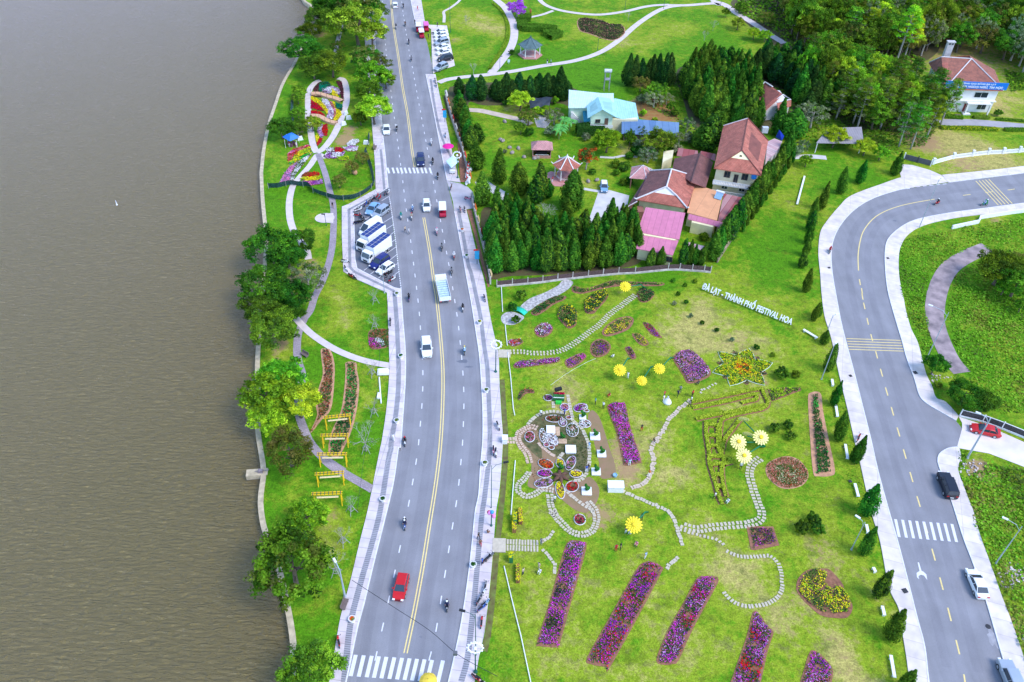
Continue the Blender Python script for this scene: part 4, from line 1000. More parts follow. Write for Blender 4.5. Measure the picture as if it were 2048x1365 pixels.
FLW={'magenta':(0.66,0.04,0.50),'purple':(0.28,0.02,0.36),'lilac':(0.52,0.26,0.54),'pink':(0.75,0.22,0.45),'white':(0.82,0.80,0.82),'yellow':(0.85,0.70,0.02),'red':(0.65,0.01,0.015),'orange':(0.8,0.16,0.02),
'crimson':(0.5,0.0,0.06),'green':(0.04,0.13,0.025),'dgreen':(0.02,0.07,0.03),'lime':(0.35,0.55,0.02),'maroon':(0.12,0.02,0.05),'rust':(0.35,0.08,0.03),'salmon':(0.62,0.2,0.16),'teal':(0.0,0.22,0.13),'cream':(0.75,0.68,0.4),'black':(0.02,0.035,0.03),'brightg':(0.03,0.45,0.05),'olive':(0.14,0.2,0.04)}
def bed(P,cols,label,h=0.35,dens=55,size=0.10,rim=0.35,cat='flower bed',group=None,soil=None,name='flower_bed',mound=0.0,parts=None,under='green',uw=0.45,patch=0.9,soft=True):
 """bed: soil with a bare rim, and plants; parts = extra coloured areas planted inside the same bed"""
 c=sum(P,Vector())/len(P)
 t=thing(name,label,cat,(c.x,c.y,0),0,group)
 q=[p-c for p in P]
 b=MB();b.slab(q,0.0,0.06);b.build('soil',soil or SOIL,t)
 inner=shrink(q,rim)if rim else q
 def plants(poly,cols,nm):
  X,Y=scatter_in(poly,dens)
  X=X+rng.normal(size=len(X))*.05;Y=Y+rng.normal(size=len(X))*.05
  k=(pnoise(X,Y,1.3,5.0)+.25*np.sin(X*9)*np.sin(Y*8)>.02)if h>.3 else X<1e9
  X,Y=X[k],Y[k];n=len(X)
  if n==0:return
  cols_=[FLW[c]for c in cols];ph=rng.uniform(0,6)
  v=np.clip(pnoise(X,Y,patch,ph)+rng.normal(size=n)*0.16,0,0.999)
  ci=(v*len(cols_)).astype(int);Cc=np.array(cols_)[ci]
  isu=rng.uniform(0,1,n)<uw*(0.5+pnoise(X,Y,1.9,ph+1))
  Cc[isu]=FLW[under]
  Cc=Cc*rng.uniform(0.7,1.25,(n,1))
  Z=0.06+h*(0.4+0.6*pnoise(X,Y,3.1,ph))*rng.uniform(0.7,1.05,n)
  Z[isu]-=h*0.15
  N=rng.normal(size=(n,3))*0.4+np.array([0,0,1.0])
  S=rng.uniform(0.7,1.3,n)*size
  # skirts of foliage so the bed has a side
  m=n // 2;k=rng.integers(0,n,m)
  P2=np.stack([X[k],Y[k],rng.uniform(0.05,1,m)*Z[k]],-1)
  C2=np.tile(np.array(FLW[under]),(m,1))*rng.uniform(0.6,1.2,(m,1))
  leafmesh(nm,np.concatenate([np.stack([X,Y,Z],-1),P2]),np.concatenate([N,rng.normal(size=(m,3))]),np.concatenate([S,S[k]*1.1]),np.concatenate([Cc,C2]),BEDM,t)
 if cols:plants(inner,cols,'plants')
 for pp,cc,nm in(parts or[]):
  plants([p-c for p in pp],cc,nm)
 return t
def PB(fr,s,closed=True,n=4,sm=True):
 P=W(L(fr,s))
 return smooth(P,n,True)if sm else P
bed(PB('o','1150,240 1190,225 1270,240 1295,290 1180,700 1080,1060 1050,1085 920,1075 900,1040 1000,720 1110,320',n=3),['black','purple','magenta','magenta','purple','lilac'],'long magenta and purple flower bed, leftmost of the slanting rows',0.45,70,0.085,0.3,group='long slanting flower beds')
bed(PB('o','1720,430 1770,400 1830,400 1900,440 1880,520 1500,1220 1450,1240 1330,1220 1300,1170 1450,900 1650,540',n=3),['purple','magenta','black','rust','magenta','red','purple'],'long purple flower bed flecked with red, second of the slanting rows',0.45,70,0.085,0.3,group='long slanting flower beds')
bed(PB('s','270,300 360,270 470,275 495,310 470,380 240,800 90,1130 30,1170 -60,1180 -140,1140 -80,950 0,780 150,520',n=3),['magenta','purple','lilac','black','magenta','crimson'],'long purple flower bed with dark patches, third of the slanting rows',0.45,70,0.085,0.3,group='long slanting flower beds')
bed(PB('s','850,640 900,640 1000,780 1060,850 1010,1000 930,1360 900,1500 600,1500 640,1300 780,900 830,700',n=3),['purple','lilac','magenta','black','purple','red'],'tapering purple flower bed cut by the bottom edge, fourth of the rows',0.45,70,0.085,0.3,group='long slanting flower beds')
bed(PB('s','1430,1050 1480,1035 1560,1090 1660,1210 1660,1320 1600,1500 1320,1500 1380,1200',n=3),['purple','magenta','lilac','rust','purple'],'short pointed purple flower bed nearest the hillside road',0.45,70,0.085,0.3,group='long slanting flower beds')
bed(PB('n','65,200 180,185 210,215 250,400 330,640 310,670 200,690 180,640 130,420 75,280',n=3),['magenta','magenta','lilac','purple','crimson','magenta'],'upright magenta flower bed right of the ornamental garden',0.5,75,0.085,0.2)
bed(PB('l','235,1070 310,1015 420,1010 560,1140 610,1250 500,1320 380,1340 330,1260 245,1130',n=4),['lilac','pink','purple','lilac','magenta','white'],'lilac and white rounded flower bed beside a giant yellow flower',0.5,75,0.08,0.3)
bed(PB('n','1175,1175 1390,1180 1440,1330 1240,1370 1210,1365',sm=False),['black','purple','maroon','black','magenta'],'square dark purple flower bed beside the stepping stones',0.35,65,0.08,0.55)
bed(PB('s','1340,260 1420,205 1560,195 1640,210 1760,340 1800,450 1870,580 1820,690 1700,700 1540,670 1400,550 1300,430 1300,330',n=4),None,'yellow flower bed with a bare corner, below the clipped ball shrubs',0.5,70,0.085,0.2,soil=SOIL,
parts=[(PB('s','1370,270 1450,215 1530,205 1600,240 1600,340 1640,390 1720,380 1800,440 1840,590 1780,650 1600,650 1500,610 1400,520 1320,420',n=4),['yellow','lime','yellow','olive'],'plants')])
bed(PB('n','1340,680 1400,640 1490,615 1590,640 1660,720 1670,790 1620,850 1530,875 1440,865 1360,800 1330,740',n=4),None,'round bed of rust and pale green rings',0.2,90,0.07,0.2,soil=SOILL,
parts=[(PB('n','1345,680 1400,645 1490,622 1590,645 1655,720 1663,790 1615,845 1530,868 1440,858 1365,800 1338,740',n=4),['rust','salmon','rust'],'outer_ring'),(PB('n','1395,710 1480,680 1570,700 1620,760 1600,820 1530,840 1440,820 1390,760',n=4),['olive','cream','olive','salmon'],'inner_ring')])
bed(PB('n','1690,105 1770,110 1790,250 1840,500 1885,720 1860,770 1750,775 1710,740 1685,450 1670,160',n=4),['green','dgreen','green','brightg'],'long rose bed with dark leaves beside the hillside cypresses',0.55,60,0.11,0.75,soil=SOILL)
bed(PB('k','640,950 720,915 900,900 1080,885 1100,910 1060,935 900,960 720,985 650,985',n=4),['lilac','purple','magenta','white'],'thin purple and white flower strip below the stepping stones',0.35,75,0.08,0.1)
bed(PB('k','1160,910 1250,860 1330,835 1370,870 1330,920 1250,975 1190,985 1155,950',n=4),['purple','pink','olive','magenta'],'small purple and rust flower bed next to the thin strip',0.35,65,0.08,0.25)
bed(PB('k','850,590 920,535 1000,545 1035,590 1000,650 920,680 860,650',n=4),['purple','lilac','white','magenta'],'round purple and white bed below the green bridge',0.4,70,0.08,0.25)
bed(PB('k','580,730 620,700 690,695 735,720 700,755 620,770',n=4),['red','lilac','white','crimson'],'small red and lilac bed by the thin white rail',0.35,70,0.08,0.1)
bed(PB('k','1405,790 1430,730 1500,695 1580,720 1615,780 1570,850 1480,880 1420,850',n=4),['maroon','olive','maroon','purple'],'round bed of dark seedlings in rows',0.2,60,0.08,0.3)
bed(PB('k','1525,640 1560,570 1680,490 1800,470 1845,510 1800,590 1700,640 1580,670',n=4),['yellow','lime','olive','yellow'],'oval bed of yellow seedlings beside the stepping stones',0.25,60,0.08,0.45)
bed(PB('k','1825,650 1890,640 1960,690 1995,745 1950,765 1890,740',n=4),['yellow','olive','yellow'],'small slanting bed of yellow plants',0.25,60,0.08,0.25)
bed(PB('k','1935,540 1975,530 2040,570 2100,650 2130,680 2080,680 2010,640',n=4),['maroon','crimson','purple'],'small dark red slanting bed',0.25,60,0.08,0.2)
bed(PB('k','1755,785 1810,775 1860,850 1865,890 1820,895 1780,840',n=4),['maroon','purple','olive'],'tiny purple bed above a giant flower stem',0.25,60,0.08,0.2)
bed(PB('k','815,440 840,390 960,310 1060,265 1160,265 1150,300 1040,350 960,410 870,460',n=4),['green','olive','green','dgreen'],'curved bed of tufted green plants beside the gravel path',0.45,50,0.11,0.25)
bed(PB('k','1220,190 1250,160 1350,190 1500,150 1650,105 1800,120 2000,125 2130,130 2150,150 2080,165 1900,165 1700,165 1500,200 1340,240 1240,230',n=3),['lime','olive','green'],'long wavy bed of low green plants under the fence',0.35,50,0.1,0.3)
bed(PB('k','1085,420 1120,365 1200,370 1265,410 1275,480 1260,560 1190,590 1120,530 1080,470',n=4),['olive','green','yellow','green'],'rounded shrub bed with yellow flecks, lower of two',0.9,60,0.11,0.1)
bed(PB('k','1350,330 1420,260 1520,215 1585,240 1570,300 1480,400 1440,440 1360,430',n=4),['olive','green','yellow','green'],'slanting shrub bed with yellow flecks beside the stepping stones',0.9,60,0.11,0.1)
bed(PB('l','-130,440 -80,390 0,410 40,440 30,480 -30,525 -100,520',n=4),['olive','green','dgreen'],'round shrub bed at the end of the stepping stones',0.9,60,0.11,0.1)
bed(PB('k','680,1290 700,1230 770,1200 840,1215 840,1240 780,1240 730,1270 700,1310',n=4),['crimson','crimson','dgreen'],'crescent of dark red flowers by the white rail',0.7,70,0.08,0.05)
bed(PB('i','770,400 810,393 850,410 880,520 875,700 850,880 780,960 700,1060 690,1050 740,930 730,850 750,720 785,600 775,480',n=3),['rust','maroon','rust','olive'],'long brown-red bed on the shore lawn',0.3,60,0.09,0.35,soil=SOILL)
bed(PB('i','970,505 1050,505 1060,570 1078,680 1060,870 1020,1040 960,1180 900,1270 830,1220 860,1050 930,900 960,700 968,560',n=3),['green','rust','brightg','green','dgreen'],'long green bed running under the yellow frames',0.3,55,0.1,0.35,soil=SOILL)
bed(PB('i','1150,270 1190,240 1290,235 1318,270 1318,370 1200,400 1160,370',n=3),None,'corner flower bed with heart shaped crimson patch beside the pavement',0.35,70,0.085,0.05,
parts=[(PB('i','1155,275 1195,245 1315,240 1315,380 1260,385 1230,310 1160,310',sm=False),['green','olive','rust','green'],'plants'),(PB('i','1155,320 1185,308 1205,325 1215,345 1250,365 1245,390 1190,395 1160,370',n=3),['crimson','crimson','magenta'],'crimson_patch'),(PB('i','1205,312 1240,310 1275,340 1278,370 1252,372 1215,345',n=3),['white','white'],'white_patch')])
bed(PB('b','1235,150 1400,160 1490,195 1580,200 1605,270 1500,330 1320,275 1235,240',n=3),['maroon','dgreen','maroon','olive'],'dug bed of dark seedlings in three plots in the upper park',0.25,40,0.13,0.3,soil=SOILL)
# star shaped bed
sc_=GQ('l',930,1185)
tips=[GQ('l',*p)for p in((680,1025),(995,995),(1230,1140),(1150,1365),(800,1370),(625,1235))]
tips[4]=G(*Q('l',800,1370))
valley=[]
for k in range(6):
 a,c=tips[k],tips[(k+1)%6]
 valley.append(sc_+((a+c)/2-sc_)*0.62)
ring=lambda r,f=1.0,n=20:[sc_+Vector((math.cos(i*2*math.pi/n)*r,math.sin(i*2*math.pi/n)*r*f,0))for i in range(n)]
def petal(k,g=0.0):
 d=tips[k]-sc_;n=perp(d);w=1.75-g;t=tips[k]-d.normalized()*g
 return[sc_+d*.22-n*w*.75,sc_+d*.5-n*w,sc_+d*.78-n*w*.55,t,sc_+d*.78+n*w*.55,sc_+d*.5+n*w,sc_+d*.22+n*w*.75]
ctag=bed(ring(2.9,1.2),None,'star shaped flower bed of lime and yellow petals',0.3,75,0.09,0,soil=mat('star_edge',(0.45,0.36,0.12)),
parts=[(petal(k,.12),['lime','green','yellow','lime'],'petal')for k in range(6)]+[(ring(1.6,1.25),['yellow','orange','yellow'],'orange_ring'),(ring(1.1,1.3),['green','red','green','green'],'centre')],uw=.1,patch=2.5)
for k in range(6):
 c0=(sc_+tips[k])/2;pp=petal(k);b=MB();b.tube([p-sc_+Vector((0,0,.1))for p in pp[1:6]],.07,5);b.build('petal_edge',mat('star_rim',(.6,.7,.5)),ctag)
for k in range(6):
 v=valley[k];d=(v-sc_).normalized();n=perp(d)
 P=[v+d*.1,v+d*0.8+n*0.55,v+d*1.5,v+d*0.8-n*0.55]
 bed(smooth(P,3,True),['dgreen','green'],'leaf shaped dark green tuft bed at a notch of the star, %s'%['top left','top right','right','lower right','bottom','left'][k],0.35,60,0.1,0.05,group='leaf beds round the star',name='leaf_bed')
 # clipped hedges
def hedge(P,w,h,label,cols,group=None,cat='hedge',name='hedge',size=0.10,dens=70,soil=True):
 c=P[len(P)// 2]
 t=thing(name,label,cat,(c.x,c.y,0),0,group)
 S=resample(P,0.12)
 n=int(len(S)*0.12*(w+2*h)*dens)
 k=rng.integers(0,len(S),n)
 A=np.array([(p.x,p.y)for p in S]);D=np.gradient(A,axis=0)if len(A)>1 else np.array([[1,0]])
 D /=(np.linalg.norm(D,axis=1,keepdims=True)+1e-9)
 N2=np.stack([-D[:,1],D[:,0]],-1)
 u=rng.uniform(-1,1,n);side=rng.uniform(0,1,n)<(2*h/(w+2*h))
 off=np.where(side,np.sign(u)*w/2,u*w/2);z=np.where(side,rng.uniform(0,h,n),h)+rng.normal(size=n)*0.03
 X=A[k]+N2[k]*off[:,None]+rng.normal(size=(n,2))*0.04-np.array([[c.x,c.y]])
 N=np.where(side[:,None],np.concatenate([N2[k]*np.sign(u)[:,None],np.full((n,1),0.3)],1),np.array([[0,0,1.0]]))+rng.normal(size=(n,3))*0.35
 Cc=np.array(cols)[rng.integers(0,len(cols),n)]*rng.uniform(0.75,1.3,(n,1))
 leafmesh('foliage',np.concatenate([X,z[:,None]],1),N,rng.uniform(0.7,1.3,n)*size,Cc,BEDM,t)
 if soil:
  b=MB();o=w/2+0.3
  b.strip([Vector((p.x-c.x,p.y-c.y,0.012))for p in offset(S,o)],[Vector((p.x-c.x,p.y-c.y,0.012))for p in offset(S,-o)])
  b.build('soil',SOIL,t)
 return t
HG=[(0.36,0.46,0.03),(0.46,0.52,0.05),(0.24,0.36,0.02)]
GM='low clipped hedges forming the arrow and ladder pattern'
for k,(s,l)in enumerate([('735,185 900,150 1100,110 1285,75 1310,110 1345,190 1300,235 1180,260 1050,290 980,320 965,360 960,480 975,600','outer lime hedge of the arrow pattern, bending down the ladder'),('745,228 950,190 1120,150 1245,120 1250,160 1190,175 1130,192','hooked lime hedge inside the arrow pattern'),
('770,318 900,290 1050,262 1180,235 1320,205','straight lower hedge of the arrow pattern'),('850,340 850,440 870,560 880,680 915,800 950,930 980,1000','left rail hedge of the ladder pattern'),('945,370 945,450 950,560 990,640 975,720 985,840 1010,940','right rail hedge of the ladder pattern'),
('850,362 945,370','first rung hedge of the ladder'),('855,450 948,452','second rung hedge of the ladder'),('872,535 950,530','third rung hedge of the ladder'),('880,618 985,620','fourth rung hedge of the ladder'),('885,680 980,680','fifth rung hedge of the ladder'),('905,765 980,765','sixth rung hedge of the ladder'),('930,860 995,855','seventh rung hedge of the ladder'),
('1120,320 1060,400 1000,480 980,560','slanting hedge running from the arrow to the ladder'),('1060,655 990,615','upper side of the small hedge triangle'),('1060,660 985,680','lower side of the small hedge triangle')]):
 hedge(smooth([GQ('n',*map(float,w.split(',')))for w in s.split()],4),0.5,0.35,l,HG,GM,dens=130)
bed(PB('n','1345,75 1480,62 1610,65 1615,85 1500,130 1380,175',sm=False),['lime','lime','olive'],'arrowhead shaped bed of lime ground cover',0.4,80,0.09,0.15,soil=SOIL)
hedge(W(L('b','760,160 850,165')),3.0,1.6,'thick dark hedge block by the park path, upper',[DG[1],DG[2]],'dark hedges above the green pavilion',soil=False,size=0.16)
hedge(smooth(W(L('b','780,200 790,240 900,245 1050,260')),4),3.2,1.6,'long dark hedge behind the green pavilion',[DG[1],DG[2]],'dark hedges above the green pavilion',soil=False,size=0.16)
hedge(smooth(W(L('b','950,285 1080,290 1000,320')),4),2.2,1.5,'dark hedge end beside the green pavilion',[DG[1],DG[2]],'dark hedges above the green pavilion',soil=False,size=0.16)
hedge(W(L('b','1215,1085 1430,1075')),2.2,2.6,'clipped dark hedge in front of the teal roofed house',[CYD[1],CYD[2]],None,soil=False,size=0.16)
hedge(W(L('d','1340,1035 1790,1050')),1.2,0.7,'low yellow topped hedge before the school',[(0.5,0.48,0.02),DG[1],MG[1]],'school hedges',soil=False,size=0.14)
hedge(W(L('d','1850,1052 2100,1055')),1.2,0.7,'low hedge right of the school steps',[DG[1],MG[1]],'school hedges',soil=False,size=0.14)
hedge(W(L('d','1370,945 1510,955')),1.2,0.8,'dark hedge under the school windows left of the door',[DG[1],MG[1]],'school hedges',soil=False,size=0.14)
hedge(W(L('d','1600,950 1720,955')),1.2,0.7,'yellow-green hedge under the school windows right of the door',[OL[0],MG[1]],'school hedges',soil=False,size=0.14)
hedge(W(L('d','1780,965 2100,985')),0.8,0.5,'thin hedge at the right end of the school yard',[DG[1],MG[1]],'school hedges',soil=False,size=0.14)
hedge(smooth(W(L('a','1910,0 1990,120 2000,430'))[:0]+W(L('b','545,30 620,100 660,200 655,320 600,430 515,560')),4),0.9,0.35,'narrow edging hedge along the curved park path',[(0.25,0.35,0.03),MG[1]],None,soil=False,size=0.14)
# rough undergrowth (nobody could count it)
def rough(fr,poly,dens,cols,name,size=0.25,h=0.5,seed=1):
 P=W(L(fr,poly));X,Y=scatter_in(P,dens);n=len(X)
 ph=1.3;v=pnoise(X,Y,0.28,ph)*.7+pnoise(X,Y,.9,3)*.3+rng.normal(size=n)*0.2
 ci=np.clip((v*len(cols)).astype(int),0,len(cols)-1)
 Cc=np.array(cols)[ci]*rng.uniform(0.6,1.4,(n,1))
 hh=h*(.3+2.2*np.clip(pnoise(X,Y,0.55,2.0)-.35,0,1)**1.2)
 Z=rng.uniform(0.05,1,n)*hh
 o=leafmesh(name,np.stack([X,Y,Z],-1),rng.normal(size=(n,3))*0.4+np.array([0,0,1.0]),rng.uniform(0.6,1.4,n)*size,Cc,BEDM)
 return tag(o,None,None,None,'stuff')
TH=[OL[2],MG[1],(0.10,0.28,0.015),(0.15,0.36,0.02),(0.2,0.4,0.03),MG[2],OL[1]]
rough('h','1010,760 1100,700 1420,640 1900,560 2100,540 2100,1500 1380,1370 1450,1020 1750,820 1640,755 1400,880 1250,1000 1180,1365 1060,1365 1010,1100',12,TH,'undergrowth',0.16,0.3)
rough('q','610,20 760,440 860,820 960,640 900,330 830,20',14,TH,'undergrowth',0.16,0.35)
rough('q','1140,150 1190,560 1360,860 1400,1100 1700,1365 2100,1365 2100,0 1150,0',14,TH,'undergrowth',0.17,0.4)
rough('r','1270,900 1540,800 1570,730 1800,790 2100,800 2100,1500 1440,1500 1380,1160',18,TH+[OL[3]],'undergrowth',0.18,0.6)
rough('p','1600,0 2100,0 2100,1500 2060,1365 1900,870 1740,430',18,TH+[OL[0]],'undergrowth',0.16,0.5)
rough('r','1250,570 1370,590 1300,780 1240,820',30,MG,'undergrowth',0.13,0.35)
rough('c','600,680 680,760 640,1000 560,950 290,800 280,740',5,TH,'undergrowth',0.2,0.5)
rough('A','310,490 560,370 780,470 900,560 950,720 940,1000 760,1060 640,860 480,750 230,650',14,[(0.04,0.07,0.015),(0.1,0.12,0.03),(0.16,0.05,0.04),(0.07,0.12,0.02)],'ground_cover',0.08,0.18)
rough('A','320,780 480,820 600,950 560,1180 380,1180 340,950',10,[(0.2,0.1,0.05),(0.1,0.12,0.03),(0.25,0.05,0.04)],'ground_cover',0.07,0.15)
rough('d','1840,560 2020,600 2040,720 1900,740',9,[MG[1],DG[1],YG[1]],'undergrowth',.25,1.2)
rough('d','450,620 1250,800 1330,1000 1200,1190 1050,1180 700,1150 500,1020',7,[DG[2],MG[0],MG[3],OL[0]],'undergrowth',0.22,1.2)
rough('d','0,700 300,750 500,1050 1000,1180 1030,1250 700,1200 200,1120 0,1000',6,TH,'undergrowth',0.25,0.6)
rough('c','1050,80 1400,250 1500,350 1700,500 1900,500 2400,600 2600,500 2000,0 1150,-40',4,TH+[OL[2],OL[3]],'undergrowth',0.35,1.0)
rough('n','1880,0 1930,0 2000,350 2060,620 2150,1000 2250,1365 2100,1365 1970,700',12,[MG[1],YG[1],(0.3,0.4,0.04)],'undergrowth',0.09,0.2)
# ------------------------------------------------------------------ paths
def path(fr,s,w,name,m,z=0.03,n=6):
 return band(L(fr,s),w,name,m,z,n)
path('e','640,20 600,60 545,40 480,130 400,220 345,290 318,400 316,500 330,590 370,690 450,800 470,880',1.45,'pink_path',PINKP)
path('e','545,30 600,180 640,330 665,430 672,530 670,640 660,780 630,920 580,1060 520,1180 485,1290 430,1365',1.35,'paver_path',LILAC,0.036)
path('i','560,140 610,195 700,280 850,380 1000,450 1150,497 1325,530',1.35,'pink_path',PINKP,0.042)
path('i','665,95 640,150 590,270 578,400 590,500 620,610 600,750 590,900 650,1080 700,1170 780,1260 860,1320 950,1380',1.35,'paver_path',LILAC,0.0385)
path('j','550,20 620,90 720,150 868,235',1.35,'paver_path',LILAC,0.04)
pl=[GQ('e',600,548)+Vector((math.cos(a/24*6.283)*2.1,math.sin(a/24*6.283)*1.9,0.046))for a in range(24)]
flat(pl,'round_plaza',PINKP,0.046);flat(W(L('e','600,515 670,508 670,590 600,585')),'round_plaza',PINKP,0.047)
path('t','860,270 780,300 690,400 655,520 650,620 652,780 655,930 690,1100 720,1300 760,1430 800,1500',1.6,'garden_path',PINKP,0.038)
path('t','1160,230 1250,260 1300,400 1305,620 1260,780 1200,960 1100,1180 1000,1330 900,1440 800,1500',1.7,'garden_path',PINKP,0.043)
path('B','930,-20 980,120 1020,300 1040,480 1000,640 950,900 900,1100',1.3,'garden_path',PINKP,0.034)
path('b','110,665 180,640 300,622 500,602 700,575 950,530 1200,490 1400,425 1550,330 1700,200 1850,100 1950,60 2060,45',1.9,'park_path',PINKP,0.034)
path('b','530,590 600,510 680,400 715,300 712,200 680,130 640,60 560,-10 520,-60',2.4,'park_path',PINKP,0.04)
path('b','890,-40 950,30 1050,75 1200,105 1400,120 1600,95 1750,60 1850,45 1960,40',1.6,'park_path',PINKP,0.038)
path('b','1030,88 940,120 850,140',1.2,'park_path',PINKP,0.044)
path('c','540,45 700,45 900,30 960,40 870,-20 820,-80',1.9,'park_path',PINKP,0.05)
path('c','900,10 1000,40 1100,110 1200,170 1300,235 1380,290 1480,350',2.6,'park_path',PINKP,0.044)
path('v','515,345 520,250 515,180 600,130 700,60 760,0 800,-60',0.9,'dirt_track',PINKP,0.03)
path('b','350,885 450,892 600,925 770,965 850,1000',2.2,'sandy_drive',mat('sandy_drive',(0.55,0.44,0.36),0.9,0.15,0.8),0.03)
CONC=mat('drive_concrete',(0.56,0.53,0.51),0.85,0.12,0.5)
flat(W(L('f','1390,745 1480,725 1640,770 1620,870 1560,960 1480,960 1420,1020 1330,1040 1310,980')),'house_drive',CONC,0.03)
flat(W(L('f','400,660 500,650 560,690 680,760 640,820 560,760 420,700')),'inner_drive',CONC,0.03)
flat(W(L('f','870,110 960,130 1010,170 980,230 900,220 880,170')),'gravel_yard',mat('gravel',(0.5,0.45,0.43),0.95,0.3,4.0,0.5),0.03)
path('g','70,715 190,735 280,735',1.0,'garden_path',CONC,0.034)
path('g','200,460 310,465 390,450 500,460',0.9,'garden_path',CONC,0.032)
path('d','1300,985 1420,985 1600,985 1800,1000 2060,1025',3.6,'school_lane',mat('lane_grey',(0.36,0.34,0.36),0.9,0.12,0.5),0.034)
path('h','-130,65 0,60 120,60 300,55 420,65',2.0,'villa_lane',CONC,0.034)
TRK=mat('old_track_concrete',(0.24,0.19,0.20),0.9,0.3,0.5,0.3,col2=(0.42,0.32,0.32))
path('h','1720,785 1560,850 1420,940 1340,1060 1300,1200 1290,1300',3.6,'old_track',TRK,0.04)
path('q','992,-20 970,180 1000,380 1080,590 1170,760 1290,900',3.4,'old_track',TRK,0.044)
GRV=mat('pale_gravel',(0.75,0.71,0.68),0.95,0.2,2.2,0.6,col2=(0.22,0.2,0.2))
for nm_,s_ in(('pebble_bed','700,380 800,290 950,230 1080,160 1130,110 1200,105 1235,135 1180,200 1060,270 900,340 800,410 740,430'),('pebble_bed','515,470 560,430 640,425 740,470 720,510 650,550 560,550 520,520')):
 flat(PB('k',s_),nm_,GRV,0.03)
flat(PB('c','290,800 420,790 560,820 640,960 560,975 320,950',n=3),'vegetable_plot',mat('orange_earth',(.42,.16,.05),.95,.3,1.0,.4,col2=(.3,.2,.06)),.016)
# bare earth round the ornamental garden, dark turf inside it
EARTH=mat('bare_earth',(0.42,0.25,0.15),0.95,0.3,0.9,0.4,col2=(0.24,0.17,0.08))
DT=mat('dark_turf',(0.10,0.13,0.035),0.95,0.5,1.2,0.4,col2=(0.17,0.14,0.06))
flat(PB('A','300,500 420,480 520,500 600,700 640,860 560,950 560,1100 620,1180 720,1180 860,1120 980,1060 1080,1180 1060,1330 950,1450 820,1420 700,1330 560,1230 380,1190 300,1150 340,1000 330,870 250,760 190,690 200,570',n=3),'bare_earth',EARTH,0.018)
flat(PB('A','1000,330 1080,400 1140,560 1200,760 1250,900 1260,1040 1180,1080 1090,1060 1080,900 1030,700 1000,560 960,420',n=3),'bare_earth',EARTH,0.014)
flat(PB('A','310,490 420,400 560,360 700,380 800,470 900,560 950,720 960,900 920,1010 860,1080 740,1080 700,1000 640,860 480,750 380,640 230,640 320,760 420,850 460,830 420,560',n=3),'dark_turf',DT,0.024)
# edging walls and stepping stones
SLABM=mat('stepping_stone',(0.50,0.43,0.33),0.85,0.12,3.0)
SLABM2=mat('stepping_stone_pink',(0.56,0.38,0.27),0.85,0.15,3.0,col2=(0.62,0.46,0.36))
STL=[]
def stones(fr,s,w,l,gap,label,m=None,rows=1,sep=0.0,jit=0.05,n=6,h=0.07):
 """a line of stepping stones, laid at the end of the script"""
 P=resample(smooth(W(L(fr,s)),n),0.1);step=l+gap
 for r_ in range(rows):
  S=resample(offset(P,(r_-(rows-1)/2)*(w+sep))if rows>1 else P,step)
  for k in range(len(S)-1):
   d=S[k+1]-S[k]
   STL.append((Vector((S[k].x+random.uniform(-jit,jit),S[k].y+random.uniform(-jit,jit),0.02)),math.atan2(d.y,d.x)+random.uniform(-jit,jit)*1.5,(random.uniform(0.85,1.08),random.uniform(0.85,1.05),1),l,w,h,m or SLABM,label))
stones('k','610,825 720,825 850,840 1000,835 1130,805 1260,730 1380,640 1500,550 1600,450 1720,360 1880,240',0.55,0.3,0.3,'cream stepping stone in the double row curving across the lawn',rows=2,sep=0.12)
stones('n','1280,635 1220,680 1200,760 1230,880 1270,1000 1300,1080 1270,1135 1180,1160 1050,1170 900,1185 760,1200 620,1150',0.6,0.4,0.2,'cream stepping stone in the broad double row by the square flower bed',rows=2,sep=0.14)
stones('s','590,20 680,60 800,75 900,72 1010,65 1090,120 1130,200 1145,300 1140,420 1090,500 1000,550 880,575 760,575 650,535 560,450 520,380',0.62,0.3,0.18,'cream stepping stone in the round loop below the square flower bed')
stones('n','650,1205 760,1240 860,1265 950,1290 1020,1360',0.5,0.32,0.25,'cream stepping stone linking the double row to the round loop')
stones('n','720,170 620,250 560,310 520,390 460,480 410,560 430,640 400,770 340,840 240,880',0.75,0.4,0.02,'worn pale slab of the meandering path from the hedge arrow',m=mat('worn_slab',(0.52,0.41,0.31),0.9,0.2,2),jit=0.12)
stones('n','190,900 300,950 450,1010 560,1070 610,1170 640,1250 670,1365',0.6,0.42,0.05,'white slab of the path running down from the white cabinet',jit=0.1)
stones('o','2030,370 1990,400 1920,470',0.55,0.42,0.05,'white slab at the tip of the second slanting bed',jit=0.1)
stones('n','800,100 850,70 900,45 960,10',0.45,0.35,0.3,'scattered white slab by the lilac bed',jit=0.2)
stones('o','640,262 720,264 800,268 880,270 950,272',0.95,0.3,0.12,'cream stepping slab leading in from the pavement',jit=0.02,rows=2,sep=0.05)
stones('o','945,240 990,210 1020,170 1060,130',0.5,0.4,0.08,'loose white slab above the entrance slabs',jit=0.15,rows=1)
stones('o','950,310 1000,360 1040,430 1030,520',0.5,0.4,0.05,'loose white slab curving down beside the first slanting bed',jit=0.1)
stones('o','1020,0 1100,90 1180,160 1260,180 1340,150 1375,80 1370,0 1330,-60 1280,-110',0.5,0.34,0.1,'cream slab of the double ring round the crimson bed',rows=2,sep=0.1)
stones('m','1000,1160 1010,1250 1040,1330 1090,1400',0.5,0.34,0.1,'cream slab of the double row from the garden to the crimson bed',rows=2,sep=0.1)
stones('m','1030,1110 930,1100 850,1150 760,1170 690,1120 690,1050 760,980 810,900',0.45,0.34,0.1,'cream slab of the double row curling below the ornamental garden',rows=2,sep=0.1)
